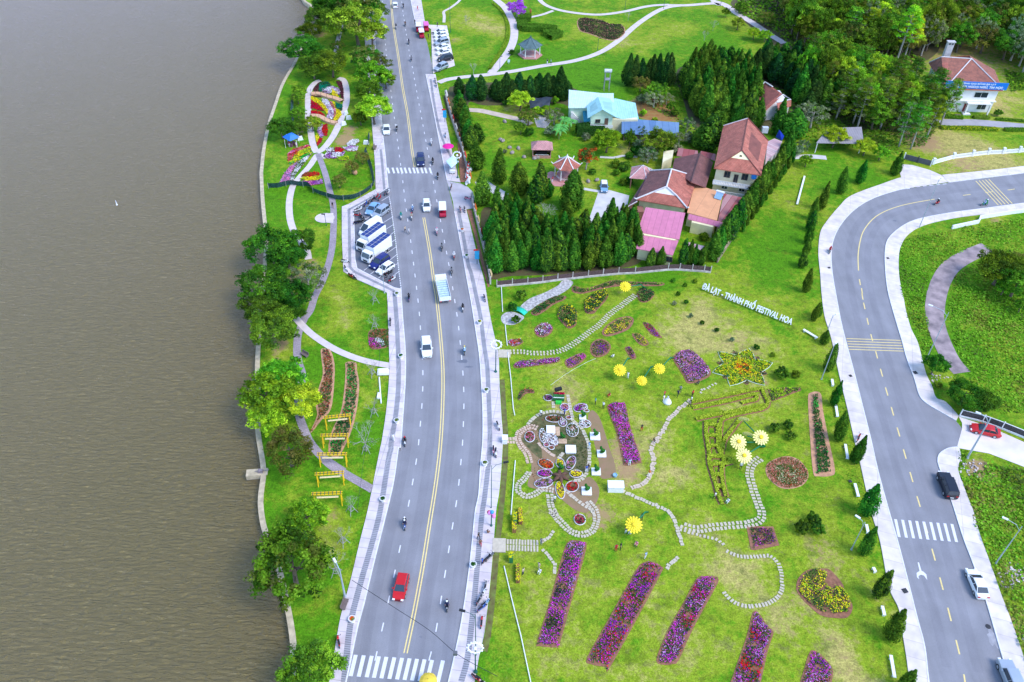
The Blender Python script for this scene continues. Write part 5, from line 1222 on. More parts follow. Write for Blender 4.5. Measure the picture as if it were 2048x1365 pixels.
stones('m','800,830 770,740 700,650 680,560 740,500 820,470 890,500',0.5,0.34,0.1,'pink-brown slab of the left loop in the ornamental garden',m=SLABM2,rows=2,sep=0.1)
stones('m','580,610 690,610',0.6,0.42,0.04,'pink-brown slab at the entrance of the ornamental garden',m=SLABM2,rows=2,sep=0.1)
stones('m','890,640 950,700 1020,750 1090,790',0.5,0.45,0.04,'pink-brown slab of the slanting garden walk',m=SLABM2)
stones('m','1095,785 1150,710',0.6,0.45,0.08,'pale slab leading to the white plinth')
stones('m','785,440 860,370 950,330 1060,320 1160,345 1210,370',0.6,0.5,0.1,'cream slab of the arch over the dark turf')
stones('m','1185,165 1200,260 1220,350 1240,420 1310,480 1360,560 1390,660 1400,760 1390,860 1360,950 1300,1010 1200,1010',0.6,0.5,0.1,'cream slab of the long right hand garden walk')
stones('m','1160,1110 1250,1190 1330,1250 1420,1310 1450,1365',0.6,0.5,0.1,'cream slab of the walk leaving the garden downwards',rows=1)
stones('m','1035,230 1035,300',0.6,0.45,0.05,'cream slab in front of the green planter hut')
b=MB();b.box((0,0,.08),(2.2,2.0,0.16));o=b.build('entrance_plate',SLABM);o.location=GQ('k',545,845,0.02);tag(o,'pinkish striped entrance plate where the stepping stones meet the pavement','entrance plate')
b=MB();b.box((0,0,.08),(1.9,2.3,0.16));o=b.build('entrance_plate',SLABM);o.location=GQ('o',595,268,0.02);tag(o,'striped entrance plate at the lower garden gap in the kerb','entrance plate')
# ornamental garden pots beds (basket shaped beds with a light rim)
RIM=mat('basket_rim',(0.6,0.58,0.6),0.7,0.1,3)
def basket(fr,cx,cy,rx,ry,ang,cols,label,h=0.45):
 c=GQ(fr,cx,cy);s=FR[fr][2];ppm=(Q(fr,cx,cy)[1]+790)*0.00749*s
 a,b_=rx/ppm,ry/ppm*1.25
 P=[]
 for k in range(22):
  t=k/22*2*math.pi;x,y=a*math.cos(t),b_*math.sin(t)
  P.append(c+Vector((x*math.cos(ang)-y*math.sin(ang),x*math.sin(ang)+y*math.cos(ang),0)))
 o=bed(P,cols,label,h,90,0.085,0.12,group='basket beds of the ornamental garden',name='basket_bed',patch=1.6,uw=0.3)
 b=MB();q=[p-c for p in P]+[P[0]-c];cc=o.location
 b.tube([p+Vector((0,0,0.12))for p in q],0.07,5,cap=False)
 b.build('rim',RIM,o)
 return o
for a in[('m',1310,285,75,42,0.5,['white','lilac','purple'],'white and violet basket bed at the upper right of the ornamental garden'),('m',1355,445,58,42,0,['white','white'],'pure white basket bed beside the second topiary plinth'),('m',1150,280,45,42,0,['pink','lilac','crimson'],'pink basket bed beside the right hand walk'),
('m',1045,395,88,38,0,['dgreen','rust','maroon','red'],'dark oval basket bed with a red end under the arch'),('m',1130,435,42,42,0,['lilac','white','purple'],'lilac round basket bed beside the dark oval one'),('m',1190,385,28,18,0,['purple','crimson'],'tiny purple tuft bed where the walks meet'),
('m',1228,508,60,72,0,['green','white','green','white'],'big green and white basket bed in the middle'),('m',930,565,32,75,0.1,['white','white'],'tall narrow white bed, left of the white swan shape'),('m',800,575,50,58,0,['green','pink','crimson','green'],'pink and green tear shaped basket bed in the left loop'),
('m',968,655,28,26,0,['pink','crimson'],'crimson round tuft left of two under the white shape'),('m',1018,685,28,22,0,['pink','crimson'],'crimson round tuft right of two under the white shape'),('m',962,850,82,48,-0.5,['red','orange','red'],'orange-red basket bed at the upper left of the flower pinwheel'),
('m',950,945,75,42,0,['magenta','purple','magenta'],'magenta basket bed at the left of the flower pinwheel'),('m',940,1040,95,45,0.25,['lilac','olive','lilac'],'pale lilac and green basket bed at the lower left of the pinwheel'),('m',1105,840,42,48,0,['yellow','yellow'],'yellow basket bed on top of the flower pinwheel'),
('m',1210,840,45,78,-0.35,['lilac','olive','pink'],'lilac and green basket bed at the upper right of the pinwheel'),('m',1265,948,65,38,0.1,['yellow','yellow'],'yellow basket bed at the right of the flower pinwheel'),('m',1105,1110,45,88,0.1,['yellow','yellow'],'tall yellow basket bed at the bottom of the pinwheel'),
('m',1225,1075,62,58,-0.6,['red','crimson','red'],'deep red basket bed at the lower right of the pinwheel'),('m',985,185,45,34,0,['purple','maroon'],'dusky purple mound beside the green planter hut'),('m',1370,315,25,14,0,['red','crimson'],'small crimson tuft beside the upper plinth'),
('o',1242,62,46,42,0,['crimson','maroon','crimson'],'crimson basket bed inside the double ring of slabs')]:
 basket(*a)
bed(PB('m','965,560 1000,555 1050,560 1085,610 1085,660 1040,670 1000,640 960,610',n=3),['white','white'],'white flowers forming the lower part of the bird shape',0.5,90,0.085,0.05,under='white',uw=.1)
WPL=mat('white_paint',(0.78,0.77,0.78),0.6,0.06,2.0)
PLK=mat('deck_wood',(0.5,0.34,0.22),0.8,0.25,3)
def plinth(fr,x,y,w,d,h,label,m=None,rz=0.0,cat='plinth'):
 p=GQ(fr,x,y);t=thing('plinth',label,cat,p,rz)
 b=MB();b.box((0,0,h/2),(w,d,h));b.build('block',m or WPL,t)
 b=MB();b.box((0,0,h+0.03),(w+0.12,d+0.12,0.06));b.build('cap',m or WPL,t)
 return t
plinth('m',1210,710,1.55,1.5,0.35,'square white plinth in the middle of the dark turf')
plinth('m',1010,510,1.3,1.6,0.25,'white boards beside the white bird shaped flowers')
plinth('m',1070,520,0.9,1.8,0.06,'brown wooden deck behind the white boards',PLK)
plinth('m',1130,625,1.2,0.9,0.2,'small tan platform carrying the yellow figure',PLK)
plinth('m',550,625,0.8,1.0,1.1,'white ticket box at the ornamental garden entrance',None,0,'box')
# wooden boat-like brown roots at the pinwheel centre
b=MB()
for a in range(6):
 an=a*1.05-0.4;b.tube([(0,0,0.3),(math.cos(an)*0.8,math.sin(an)*0.8,0.5),(math.cos(an)*1.5,math.sin(an)*1.5,0.1)],[0.45,0.28,0.08],7)
o=b.build('driftwood',mat('driftwood',(0.12,0.06,0.04),0.9,0.3,3),None,True);o.location=GQ('m',1105,985);tag(o,'dark brown driftwood in the middle of the flower pinwheel','driftwood')
# topiary figures on white plinths
TOP=foliage_mat('topiary',0.1,0,0)
for fr,x,y,px,py,w,l in[('m',1335,395,1330,385,1.0,'spiral green topiary on the uppermost white plinth'),('m',1460,540,1455,575,1.5,'curled green topiary on the white slab right of the long walk'),('m',1525,710,1520,750,1.3,'green topiary growing from dark soil on the third plinth'),('m',1490,900,1465,930,1.3,'slim green topiary on the fourth plinth'),('m',1370,1095,1370,1125,1.4,'tall green topiary on the round pale base at the bottom'),('m',1110,900,1110,905,0.3,'green topiary rising from the pinwheel centre'),('m',1120,560,1125,600,0.3,'green and yellow topiary figure behind the white boards')]:
 if w>0.5:plinth(fr,px,py,w,w,0.22,'white slab base under the '+l.split(' on ')[0]+', '+{1335:'uppermost',1460:'second from the top',1525:'third from the top',1490:'fourth from the top',1370:'lowest'}[x])
 p=GQ(fr,px,py);p.z=0.28 if w>0.5 else 0.1
 t=thing('topiary',l,'topiary',p)
 n=26;zz=np.linspace(0,1,n);cen=np.stack([0.25*np.sin(zz*5),0.2*np.cos(zz*4),zz*1.5+.1],-1)
 crown('foliage',t,[clumps(cen,0.30-0.14*zz,60,0.07,[(0.03,0.16,0.03),(0.05,0.22,0.03)])],TOP)
 b=MB();b.tube([(0,0,0),(0,0,0.7)],0.06,6);b.build('stem',BARK,t)
 # green planter hut with red flowers
p=GQ('m',1088,200);t=thing('planter_hut','green planter hut topped with crimson flowers above the ornamental garden','planter hut',p)
GP=mat('green_board',(0.02,0.16,0.04),0.7,0.2,2)
b=MB();b.box((0,0,0.7),(1.9,0.8,1.4));b.build('body',GP,t)
b=MB();b.box((0,-0.45,0.95),(1.8,0.08,0.12));b.build('shelf',WPL,t)
b=MB();b.box((0,-0.9,0.25),(1.0,0.5,0.5));b.build('planter',mat('bright_green',(0.03,0.5,0.06),0.6),t)
crown('flowers',t,[clumps([(x*0.25,0,1.5)for x in range(-3,4)],0.22,50,0.07,[FLW['crimson'],(0.4,0.05,0.05)])],BEDM)
b=MB();b.tube([(-.5,.9,0),(-.5,.9,1.6)],0.05,6);b.box((-.1,.9,1.6),(1.2,0.5,0.5),0.4)
o=b.build('black_canopy',mat('black_cloth',(0.015,0.015,0.02),0.8));o.location=p;tag(o,'small black cloth canopy on a white pole behind the planter hut','canopy')
# white cabinet
p=GQ('n',122,880);t=thing('white_cabinet','white metal cabinet on the lawn at the junction of the slab paths','cabinet',p,0.0)
b=MB();b.box((0,0,0.6),(2.3,1.3,1.2));b.build('body',WPL,t);b=MB();b.box((0,0,1.22),(2.45,1.45,0.06));b.build('lid',WPL,t)
# well cover, low blue tub
b=MB();b.lathe((0,0,0),[(0.3,0),(0.36,0.4),(0.3,0.4),(0.28,0.3)],14);o=b.build('blue_tub',mat('blue_water_tub',(0.25,0.45,0.6),0.4));o.location=GQ('m',1655,968);tag(o,'round blue tub with a red rim on the bare earth','tub')
# green garden bridge over the pebbles
p=GQ('k',708,418);t=thing('garden_bridge','small turquoise arched bridge over the pebble bed','bridge',p,-0.62)
b=MB();A_=[];B2=[]
for k in range(9):
 x=-1.25+k*0.3125;z=0.45*math.cos(x*1.1)-.02;A_.append(Vector((x,-0.55,z)));B2.append(Vector((x,0.55,z)))
b.strip(A_,B2);b.strip([v+Vector((0,0,-.14))for v in B2],[v+Vector((0,0,-.14))for v in A_]);b.strip([v+Vector((0,0,-.14))for v in A_],A_);b.strip(B2,[v+Vector((0,0,-.14))for v in B2])
b.build('deck',mat('turquoise_paint',(0.02,0.5,0.33),0.6,0.15,2),t)
for s in(-1,1):
 b=MB();b.tube([(x,s*0.58,0.45*math.cos(x*1.1)+0.06)for x in(-1.25,-.6,0,.6,1.25)],0.05,5);b.build('kerb_rail',MT['turquoise_paint'],t)
 # white rails along the garden
def rail(fr,s,label,r=0.07,z=0.25,m=None,posts=2.2):
 P=W(L(fr,s));c=P[0]
 t=thing('low_rail',label,'rail',c)
 b=MB();b.tube([p-c+Vector((0,0,z))for p in P],r,6);b.build('rail',m or WPL,t)
 for q in resample(P,posts):
  b=MB();b.box((q.x-c.x,q.y-c.y,z/2-0.01),(0.09,0.09,z));b.build('post',m or WPL,t)
rail('k','515,180 528,430','low white rail from the fence corner to the pebble bed');rail('k','553,560 575,770','low white rail between the pebble bed and the entrance stones')
rail('k','580,840 610,1100 635,1400 650,1470','low white rail from the entrance stones down to the ornamental garden');rail('m','655,820 640,1000 612,1365','low white rail below the ornamental garden')
rail('o','635,440 700,720 770,1000 850,1380','long white rail beside the first slanting bed');rail('k','1460,893 1380,925 1240,1000 1130,1070 1010,1160','thin pale hose stretched over the lawn',0.03,0.04,mat('hose',(0.55,0.6,0.5)),50)
# yellow flower walls with green backs
def flower_wall(fr,x,y,L_,H_,rz,label,side,back):
 p=GQ(fr,x,y);t=thing('flower_wall',label,'flower wall',p,rz)
 b=MB();b.box((0,0,H_/2),(0.55,L_,H_));b.build('frame',back,t)
 k=int(L_*H_*90);n=rng.uniform(-L_/2,L_/2,k);z=rng.uniform(0.05,H_+.05,k)
 P=np.stack([np.full(k,side*0.30),n,z],-1);k2=k // 2
 P2=np.stack([rng.uniform(-.28,.3,k2),rng.uniform(-L_/2,L_/2,k2),np.full(k2,H_+0.05)],-1)
 leafmesh('flowers',np.concatenate([P,P2]),np.concatenate([np.tile([side,0,0.3],(k,1))+rng.normal(size=(k,3))*.3,np.tile([0,0,1.0],(k2,1))+rng.normal(size=(k2,3))*.3]),rng.uniform(0.06,0.1,k+k2),
 np.array([FLW['yellow'],FLW['lime'],FLW['yellow']])[rng.integers(0,3,k+k2)]*rng.uniform(0.7,1.2,(k+k2,1)),BEDM,t)
BRN=mat('brown_board',(0.22,0.1,0.04),0.9,0.4,4);GRB=mat('green_panel',(0.02,0.16,0.05),0.8,0.2,2)
flower_wall('m',705,1380,2.6,0.7,0.05,'yellow flower wall with a brown end, above the entrance slabs',1,BRN);flower_wall('m',650,1420,1.4,1.3,0.05,'green board planter topped with lime plants, above the entrance slabs',-1,GRB)
flower_wall('o',745,500,2.8,0.7,0.02,'yellow flower wall below the entrance slabs beside the strolling couple',1,BRN);flower_wall('o',690,385,1.0,1.3,0.02,'small green board planter topped with lime plants, below the entrance slabs',-1,GRB)
flower_wall('o',715,130,1.6,0.9,0.02,'brown bark covered planter block beside the entrance slabs',-1,BRN)
# giant flower sculptures
PET=mat('petal_yellow',(0.85,0.68,0.02),0.5,0.08,3);PETP=mat('petal_pale',(0.85,0.76,0.28),0.5,0.08,3);STM=mat('stem_green',(0.0,0.16,0.06),0.5,0.1,3)
def giant_flower(fr,x,y,bx,by,label,R=1.15,m=None,tilt=0.45,face=(0,-1),zc=2.2):
 base=GQ(fr,bx,by);c=GQ(fr,x,y,zc)
 t=thing('giant_flower',label,'flower sculpture',base,0,'giant yellow flower sculptures')
 c=c-base
 f=Vector((face[0],face[1],0)).normalized()
 n=(f*math.sin(tilt)+Vector((0,0,math.cos(tilt)))).normalized()
 u=n.cross(Vector((0,0,1))).normalized();w=n.cross(u)
 b=MB();b.tube([(0,0,0),Vector((c.x*0.25,c.y*0.25,c.z*0.6)),c-n*0.25],[0.14,0.11,0.09],8);b.build('stalk',STM,t,True)
 b=MB()
 for ly,(nn,r0,wd,lift)in enumerate(((16,1.0,0.19,0.0),(14,0.74,0.17,0.16),(10,0.48,0.14,0.3))):
  for k in range(nn):
   a=k*2*math.pi/nn+ly*0.2
   d=u*math.cos(a)+w*math.sin(a);s=u*-math.sin(a)+w*math.cos(a);q=c+n*lift*0.7
   P=[q+d*0.1*R+s*.04,q+d*r0*0.6*R+s*wd*R*.7+n*0.10,q+d*r0*0.9*R+s*wd*.55*R+n*0.12,q+d*r0*R+n*0.06,q+d*r0*0.9*R-s*wd*.55*R+n*0.12,q+d*r0*0.6*R-s*wd*R*.7+n*0.10,q+d*0.1*R-s*.04]
   b.add(P,[(0,1,2,3,4,5,6)]);b.add([v-n*0.05 for v in P],[(6,5,4,3,2,1,0)])
 b.fixn=False
 b.build('petals',m or PET,t)
 b=MB()
 vs=[];K=12
 for r,h in((0.26*R,.3),(0.24*R,.4),(0.14*R,.46)):
  for k in range(K):a=k*2*math.pi/K;vs.append(c+(u*math.cos(a)+w*math.sin(a))*r+n*h*R)
 b.add(vs,[(i*K+k,i*K+(k+1)%K,(i+1)*K+(k+1)%K,(i+1)*K+k)for i in range(2)for k in range(K)]+[tuple(range(2*K,3*K))])
 b.build('flower_centre',mat('flower_heart',(0.8,0.55,0.02),0.7),t)
giant_flower('k',1760,170,1960,185,'giant yellow flower uppermost, by the fence and the wavy bed');giant_flower('k',1705,1008,1805,890,'giant yellow flower with a straight stem touching the tiny purple bed')
giant_flower('l',95,1195,235,1085,'giant yellow flower whose stem leaves the lilac bed',1.05);giant_flower('k',1925,1115,2040,970,'giant yellow flower lowest of the three between the beds',0.95)
giant_flower('n',1110,500,1325,535,'pale giant flower left of the cluster of five',1.35,PETP);giant_flower('n',1290,465,1315,528,'pale giant flower right of the cluster of five',1.3,PETP)
giant_flower('n',1155,612,1315,540,'pale giant flower lowest of the cluster of five',1.3,PETP);giant_flower('n',1185,440,1300,530,'small pale giant flower seen edge-on in the middle of the cluster',0.85,PETP,1.2,(0.3,1));giant_flower('n',1155,320,1290,520,'pale giant flower seen edge-on at the top of the cluster',0.9,PETP,1.2,(0.2,1))
giant_flower('n',272,1165,385,1062,'giant yellow flower with visitors posing under it',1.3)
# yellow frames on the shore lawn
YF=mat('yellow_frame_paint',(0.8,0.50,0.015),0.5,0.12,2);YF2=mat('frame_slats',(0.82,0.66,0.36),0.6,0.1,3)
for k,(fr,ax,ay,cx,cy)in enumerate([('i',818,1030,1010,1010),('i',795,1173,992,1170),('i',770,1325,980,1322),('j',550,205,700,195),('j',530,322,690,315)]):
 a,c=GQ(fr,ax,ay),GQ(fr,cx,cy);mid=(a+c)/2;d=c-a;w=d.length;rz=math.atan2(d.y,d.x)
 t=thing('swing_frame','yellow wooden swing frame, %s of five on the shore lawn'%['topmost','second','third, over the path','fourth','lowest'][k],'swing frame',mid,rz,'yellow swing frames')
 for s in(-1,1):
  b=MB()
  b.tube([(s*w/2,-0.45,0),(s*w/2,0.0,2.5)],0.09,6);b.tube([(s*w/2,0.45,0),(s*w/2,0.0,2.5)],0.09,6);b.build('leg',YF,t)
  b=MB();b.tube([(s*w*.3,0,2.4),(s*w*.3,-0.05,1.7)],0.02,4);b.build('rope',YF2,t)
 b=MB();b.box((0,0.2,2.5),(w+0.5,0.12,0.16));b.box((0,-0.2,2.5),(w+0.5,0.12,0.16));b.build('beam',YF,t)
 b=MB();[b.box((x,0,2.6),(0.08,0.6,0.05))for x in np.linspace(-w/2,w/2,8)];b.build('slats',mat('dark_slat',(0.06,0.06,0.07)),t)
 b=MB();b.box((0,-0.05,1.7),(w*.8,0.3,0.06));b.build('seat',YF2,t)
 # festival lettering
LW=mat('letter_white',(0.85,0.85,0.87),0.5,0.03,1)
def text_mesh(txt,size,ext,m,parent,name='lettering',align='LEFT',loc=(0,0,0),rot=(math.pi/2,0,0),width=None,bold=0.0,fitH=None):
 cu=bpy.data.curves.new('t','FONT');cu.body=txt;cu.size=size;cu.extrude=ext;cu.align_x=align;cu.offset=bold
 cu.space_character=1.05
 o=bpy.data.objects.new('t',cu);C.objects.link(o)
 bpy.context.view_layer.update()
 me=bpy.data.meshes.new_from_object(o.evaluated_get(bpy.context.evaluated_depsgraph_get()))
 bpy.data.objects.remove(o)
 xs=[v.co.x for v in me.vertices]
 if width and xs:
  w=max(xs)-min(xs);f=width/w;x0=min(xs)
  for v in me.vertices:v.co.x=(v.co.x-x0)*f
 me.materials.clear();me.materials.append(m)
 r=bpy.data.objects.new(name,me);C.objects.link(r);r.parent=parent;r.location=loc;r.rotation_euler=rot
 return r
a,c=GQ('l',515,405),GQ('l',1412,768);d=c-a
t=thing('festival_sign','white standing letters reading ĐÀ LẠT - THÀNH PHỐ FESTIVAL HOA across the lawn','sign',a,math.atan2(d.y,d.x))
text_mesh('ĐÀ LẠT - THÀNH PHỐ FESTIVAL HOA',1.6,0.12,LW,t,width=d.length,loc=(0,0,0.4),rot=(math.radians(62),0,0),bold=0.04)
PST=mat('dark_post',(0.05,0.05,0.06),0.7)
for k in range(11):
 b=MB();b.box((0.3+k*(d.length-.6)/10,0.25,0.45),(0.08,0.08,0.9));b.build('post',PST,t)
b=MB();b.box((d.length/2,0.2,0.42),(d.length,0.08,0.08));b.build('rail',PST,t)
a,c=GQ('l',1535,815),GQ('l',1675,900);d=c-a
t=thing('bench_board','white bench board lying beyond the end of the festival letters','bench',(a+c)/2,math.atan2(d.y,d.x))
b=MB();b.box((0,0,.4),(d.length,.45,.1));b.build('seat',WPL,t)
for s in(-1,1):b=MB();b.box((s*d.length*.4,0,.175),(.15,.4,.35));b.build('leg',WPL,t)
# white benches along the hillside pavement
for k,(fr,x,y,x2,y2)in enumerate([('w',205,592,210,632),('w',290,1015,306,1110),('w',352,1270,375,1355),('w',228,755,240,835),('p',735,110,750,180),('p',862,765,880,840),('p',930,1160,960,1340),('p',790,455,808,490),('g',1840,625,1780,850)]):
 a,c=GQ(fr,x,y),GQ(fr,x2,y2);d=c-a
 t=thing('low_white_wall' if k==8 else 'white_bench',['white bench behind the cypress by the pavement, uppermost','white bench below the full cypress','white bench above the zebra crossing','slim white bench beside the slim cypress','white bench level with the zebra crossing','white bench below the yellow flower bed','long white bench at the bottom right lawn','short white bench by the propped cypress','white painted trunk like beam leaning on the slope above the lawn'][k],'bench' if k!=8 else 'beam',(a+c)/2,math.atan2(d.y,d.x),None)
 b=MB();b.box((0,0,.42),(d.length,.4,.1));b.build('seat',WPL,t)
 for s in(-1,1):b=MB();b.box((s*d.length*.38,0,.18),(.12,.34,.37));b.build('leg',WPL,t)
 # ------------------------------------------------------------------ buildings
def tile_mat(name,c1,c2,joint,bw=0.35,bh=0.28,bump=0.4):
 m=bpy.data.materials.new(name);m.use_nodes=True
 nt=m.node_tree;b=nt.nodes['Principled BSDF'];b.inputs['Roughness'].default_value=0.8
 uv=nt.nodes.new('ShaderNodeUVMap');uv.uv_map='roof'
 br=nt.nodes.new('ShaderNodeTexBrick');br.inputs['Scale'].default_value=1;br.inputs['Brick Width'].default_value=bw;br.inputs['Row Height'].default_value=bh
 br.inputs['Mortar Size'].default_value=0.05;br.inputs['Color1'].default_value=c1+(1,);br.inputs['Color2'].default_value=c2+(1,);br.inputs['Mortar'].default_value=joint+(1,)
 nt.links.new(uv.outputs[0],br.inputs['Vector'])
 tc=nt.nodes.new('ShaderNodeTexCoord');n=nt.nodes.new('ShaderNodeTexNoise');n.inputs['Scale'].default_value=0.7;n.inputs['Detail'].default_value=6;n.inputs['Roughness'].default_value=0.7
 nt.links.new(tc.outputs['Object'],n.inputs['Vector'])
 r=nt.nodes.new('ShaderNodeMapRange');r.inputs['From Min'].default_value=0.3;r.inputs['From Max'].default_value=0.7;r.inputs['To Min'].default_value=0.6 if bh<5 else 0.85;r.inputs['To Max'].default_value=1.3 if bh<5 else 1.08
 nt.links.new(n.outputs['Fac'],r.inputs['Value'])
 vm=nt.nodes.new('ShaderNodeVectorMath');vm.operation='SCALE'
 nt.links.new(br.outputs['Color'],vm.inputs[0]);nt.links.new(r.outputs[0],vm.inputs['Scale']);nt.links.new(vm.outputs[0],b.inputs['Base Color'])
 bp=nt.nodes.new('ShaderNodeBump');bp.inputs['Strength'].default_value=bump;bp.inputs['Distance'].default_value=0.05
 nt.links.new(br.outputs['Fac'],bp.inputs['Height']);bp.invert=True;nt.links.new(bp.outputs['Normal'],b.inputs['Normal'])
 MT[name]=m
 return m
TR=tile_mat('red_tiles',(0.52,0.14,0.09),(0.62,0.21,0.14),(0.2,0.06,0.045))
TRD=tile_mat('dark_red_tiles',(0.20,0.07,0.06),(0.27,0.095,0.08),(0.1,0.045,0.045))  # own colour of the dark hall; painted shade on the temple hall's left slope
TP=tile_mat('pink_tiles',(0.58,0.26,0.25),(0.62,0.32,0.30),(0.36,0.17,0.17),0.4,0.3)
TG=tile_mat('green_grey_tiles',(0.10,0.17,0.18),(0.13,0.21,0.22),(0.06,0.1,0.11),0.4,0.3)
TB=tile_mat('brown_old_tiles',(0.50,0.15,0.075),(0.34,0.11,0.065),(0.15,0.07,0.06),0.35,0.28)
def sheet(name,c,c2=None,w=0.45,rough=0.5):
 return tile_mat(name,c,c2 or tuple(v*0.93 for v in c),tuple(v*0.75 for v in c),w,30.0,0.3)
TEAL=sheet('teal_sheet',(0.35,0.62,0.64));TEAL2=sheet('pale_teal_sheet',(0.55,0.72,0.74));PNK=sheet('pink_sheet',(0.60,0.19,0.30),None,1.2);ORG=sheet('orange_floor',(0.70,0.33,0.16),None,3.0)
BLU=sheet('blue_tarp',(0.09,0.18,0.34),(0.16,0.26,0.40),1.6);STRP=sheet('striped_sheet',(0.30,0.05,0.05),(0.55,0.42,0.42),1.3);GRYR=sheet('grey_sheet',(0.30,0.27,0.29),None,0.6);PKST=sheet('pale_pink_sheet',(0.55,0.33,0.35),(0.66,0.5,0.5),0.8)
def wallm(name,c):return mat(name,c,0.85,0.10,0.8)
CRM=wallm('cream_wall',(0.72,0.64,0.42));WWL=wallm('white_wall',(0.76,0.73,0.72));MINT=wallm('mint_wall',(0.60,0.74,0.56));YWL=wallm('yellow_wall',(0.78,0.70,0.42));BRK=wallm('brick_wall',(0.30,0.13,0.1))
RDG=mat('ridge_cement',(0.62,0.58,0.58),0.85,0.12,2)
GLS=mat('window_glass',(0.02,0.03,0.04),0.12,0.1,1,spec=0.8);FRM=mat('window_frame',(0.16,0.09,0.06),0.6);FRW=mat('window_frame_white',(0.7,0.7,0.7),0.6)
def roof_planes(name,planes,m,parent,th=0.15):
 """each plane: list of world points; the first edge runs along the eave. Gives thickness and tile rows along the eave."""
 me=bpy.data.meshes.new(name);vs=[];fs=[];uvs=[]
 for P in planes:
  P=[Vector(p)for p in P]
  ex=(P[1]-P[0]).normalized();n=Vector()
  for i in range(len(P)):n+=P[i].cross(P[(i+1)%len(P)])
  n.normalize()
  if n.z<0:P=[P[1],P[0]]+P[:1:-1];ex=(P[1]-P[0]).normalized();n=-n
  ey=n.cross(ex);k=len(vs);q=len(P)
  vs+=[tuple(p)for p in P]+[tuple(p-Vector((0,0,th)))for p in P]
  fs.append(list(range(k,k+q)));uvs+=[((p-P[0]).dot(ex),(p-P[0]).dot(ey))for p in P]
  fs.append(list(range(k+q,k+2*q))[::-1]);uvs+=[(0,0)]*q
  for i in range(q):
   j=(i+1)%q;fs.append([k+i,k+q+i,k+q+j,k+j]);uvs+=[(0.1,0.1)]*4
 me.from_pydata(vs,[],fs);u=me.uv_layers.new(name='roof')
 u.data.foreach_set('uv',[c for p in uvs for c in p]);me.materials.append(m)
 o=bpy.data.objects.new(name,me);C.objects.link(o)
 if parent is not None:o.parent=parent
 return o
def walls(P,z0,z1,m,parent,name='wall'):
 b=MB();n=len(P)
 b.add([(p.x,p.y,z0)for p in P]+[(p.x,p.y,z1 if not hasattr(z1,'__len__')else z1[i])for i,p in enumerate(P)],[(i,(i+1)%n,n+(i+1)%n,n+i)for i in range(n)]+[tuple(range(n,2*n))])
 return b.build(name,m,parent)
def opening(a,b_,u,z,w,h,parent,kind='window',frame=None,glass=None,out=0.04):
 """window or door on the wall running a -> b_, at distance u along it"""
 d=(b_-a).normalized();n=Vector((d.y,-d.x,0));c=a+d*u+n*out;rz=math.atan2(d.y,d.x)
 b=MB();t=0.09
 for dx,dz,ww,hh in((0,h/2,w+t,t),(0,-h/2,w+t,t),(-w/2,0,t,h),(w/2,0,t,h),(0,0,0.06,h)):b.box((c.x+d.x*dx,c.y+d.y*dx,z+dz),(ww,0.14,hh-(0.003 if dx else 0)),rz)
 o=b.build(kind,frame or FRM,parent)
 b=MB();b.box((c.x,c.y,z),(w,0.05,h),rz);b.build('pane' if kind=='window' else 'door_leaf',glass or GLS,o)
 return o
def ridge(pts,parent,m=RDG,r=0.14,name='ridge_cap',tip=0.0):
 b=MB();b.tube(pts,r,6);return b.build(name,m,parent)
def inset(P,d):
 c=sum(P,Vector())/len(P)
 return[p+(c-p).normalized()*d*1.3 for p in P]
O0=Vector()
# -- villa with the big red roof
gz=lambda x,y,z:GQ('g',x,y,z)
E0,E1,E2,E3=gz(1115,548,6.6),gz(1495,605,6.6),gz(1552,330,6.6),gz(1190,210,6.6)
R1,R2=gz(1340,408,9.6),gz(1388,150,9.0)
V=thing('red_roof_villa','two storey cream villa with the big red tiled roof and balconies','house')
m01=(E0+E1)/2
RA=R1.copy();GA=E0.lerp(R1,0.62);GB=E1.lerp(R1,0.62)
roof=roof_planes('roof',[[E0,E1,E1.lerp(R1,0.60),E0.lerp(R1,0.60)],[E1,E2,R2,R1],[E3,E0,R1,R2],[E2,E3,R2]],TR,V,0.2)
for a,c in((E0,R1),(E1,R1),(R1,R2),(E2,R2),(E3,R2)):ridge([a+Vector((0,0,.08)),c+Vector((0,0,.08))],roof,TR if(a,c)!=(E3,R2)else RDG,0.12)
ga,gb=E0.lerp(R1,0.60),E1.lerp(R1,0.60);g0=Vector((0,0,-0.05))
b=MB();b.add([ga+g0,gb+g0,R1+g0],[(0,1,2)]);gb_=b.build('gable',YWL,V)
gc=(ga+gb+R1)/3;nn=(gb-ga).normalized();nv=Vector((nn.y,-nn.x,0))
b=MB();b.tube([gc,gc+nv*0.08],0.28,12);b.build('round_vent',mat('dark_opening',(0.01,0.01,0.012)),gb_)
wl=[Vector((p.x,p.y,0))for p in inset([E0,E1,E2,E3],0.9)]
walls(wl,0,6.75,CRM,V)
F0,F1=wl[0],wl[1];fd=(F1-F0).normalized();fn=Vector((fd.y,-fd.x,0));FL=(F1-F0).length
for z in(2.9,0.35):
 b=MB();c=(F0+F1)/2+fn*0.75
 b.box((c.x,c.y,z),(FL+.4,1.5,0.22),math.atan2(fd.y,fd.x));slabo=b.build('balcony',WWL,V)
 b=MB();q=(F0+F1)/2+fn*1.42;b.box((q.x,q.y,z+1.0),(FL+.4,.1,.12),math.atan2(fd.y,fd.x));b.build('handrail',WWL,slabo)
 b=MB()
 for k in range(26):q=F0+fd*(FL*k/25)+fn*1.42;b.box((q.x,q.y,z+.52),(.1,.07,.85),math.atan2(fd.y,fd.x))
 b.build('balusters',WWL,slabo)
for u in(0.28,0.7):
 for z in(5.0,2.0):opening(F0,F1,FL*u,z,1.3,1.5,V,frame=FRW if z<3 else FRM)
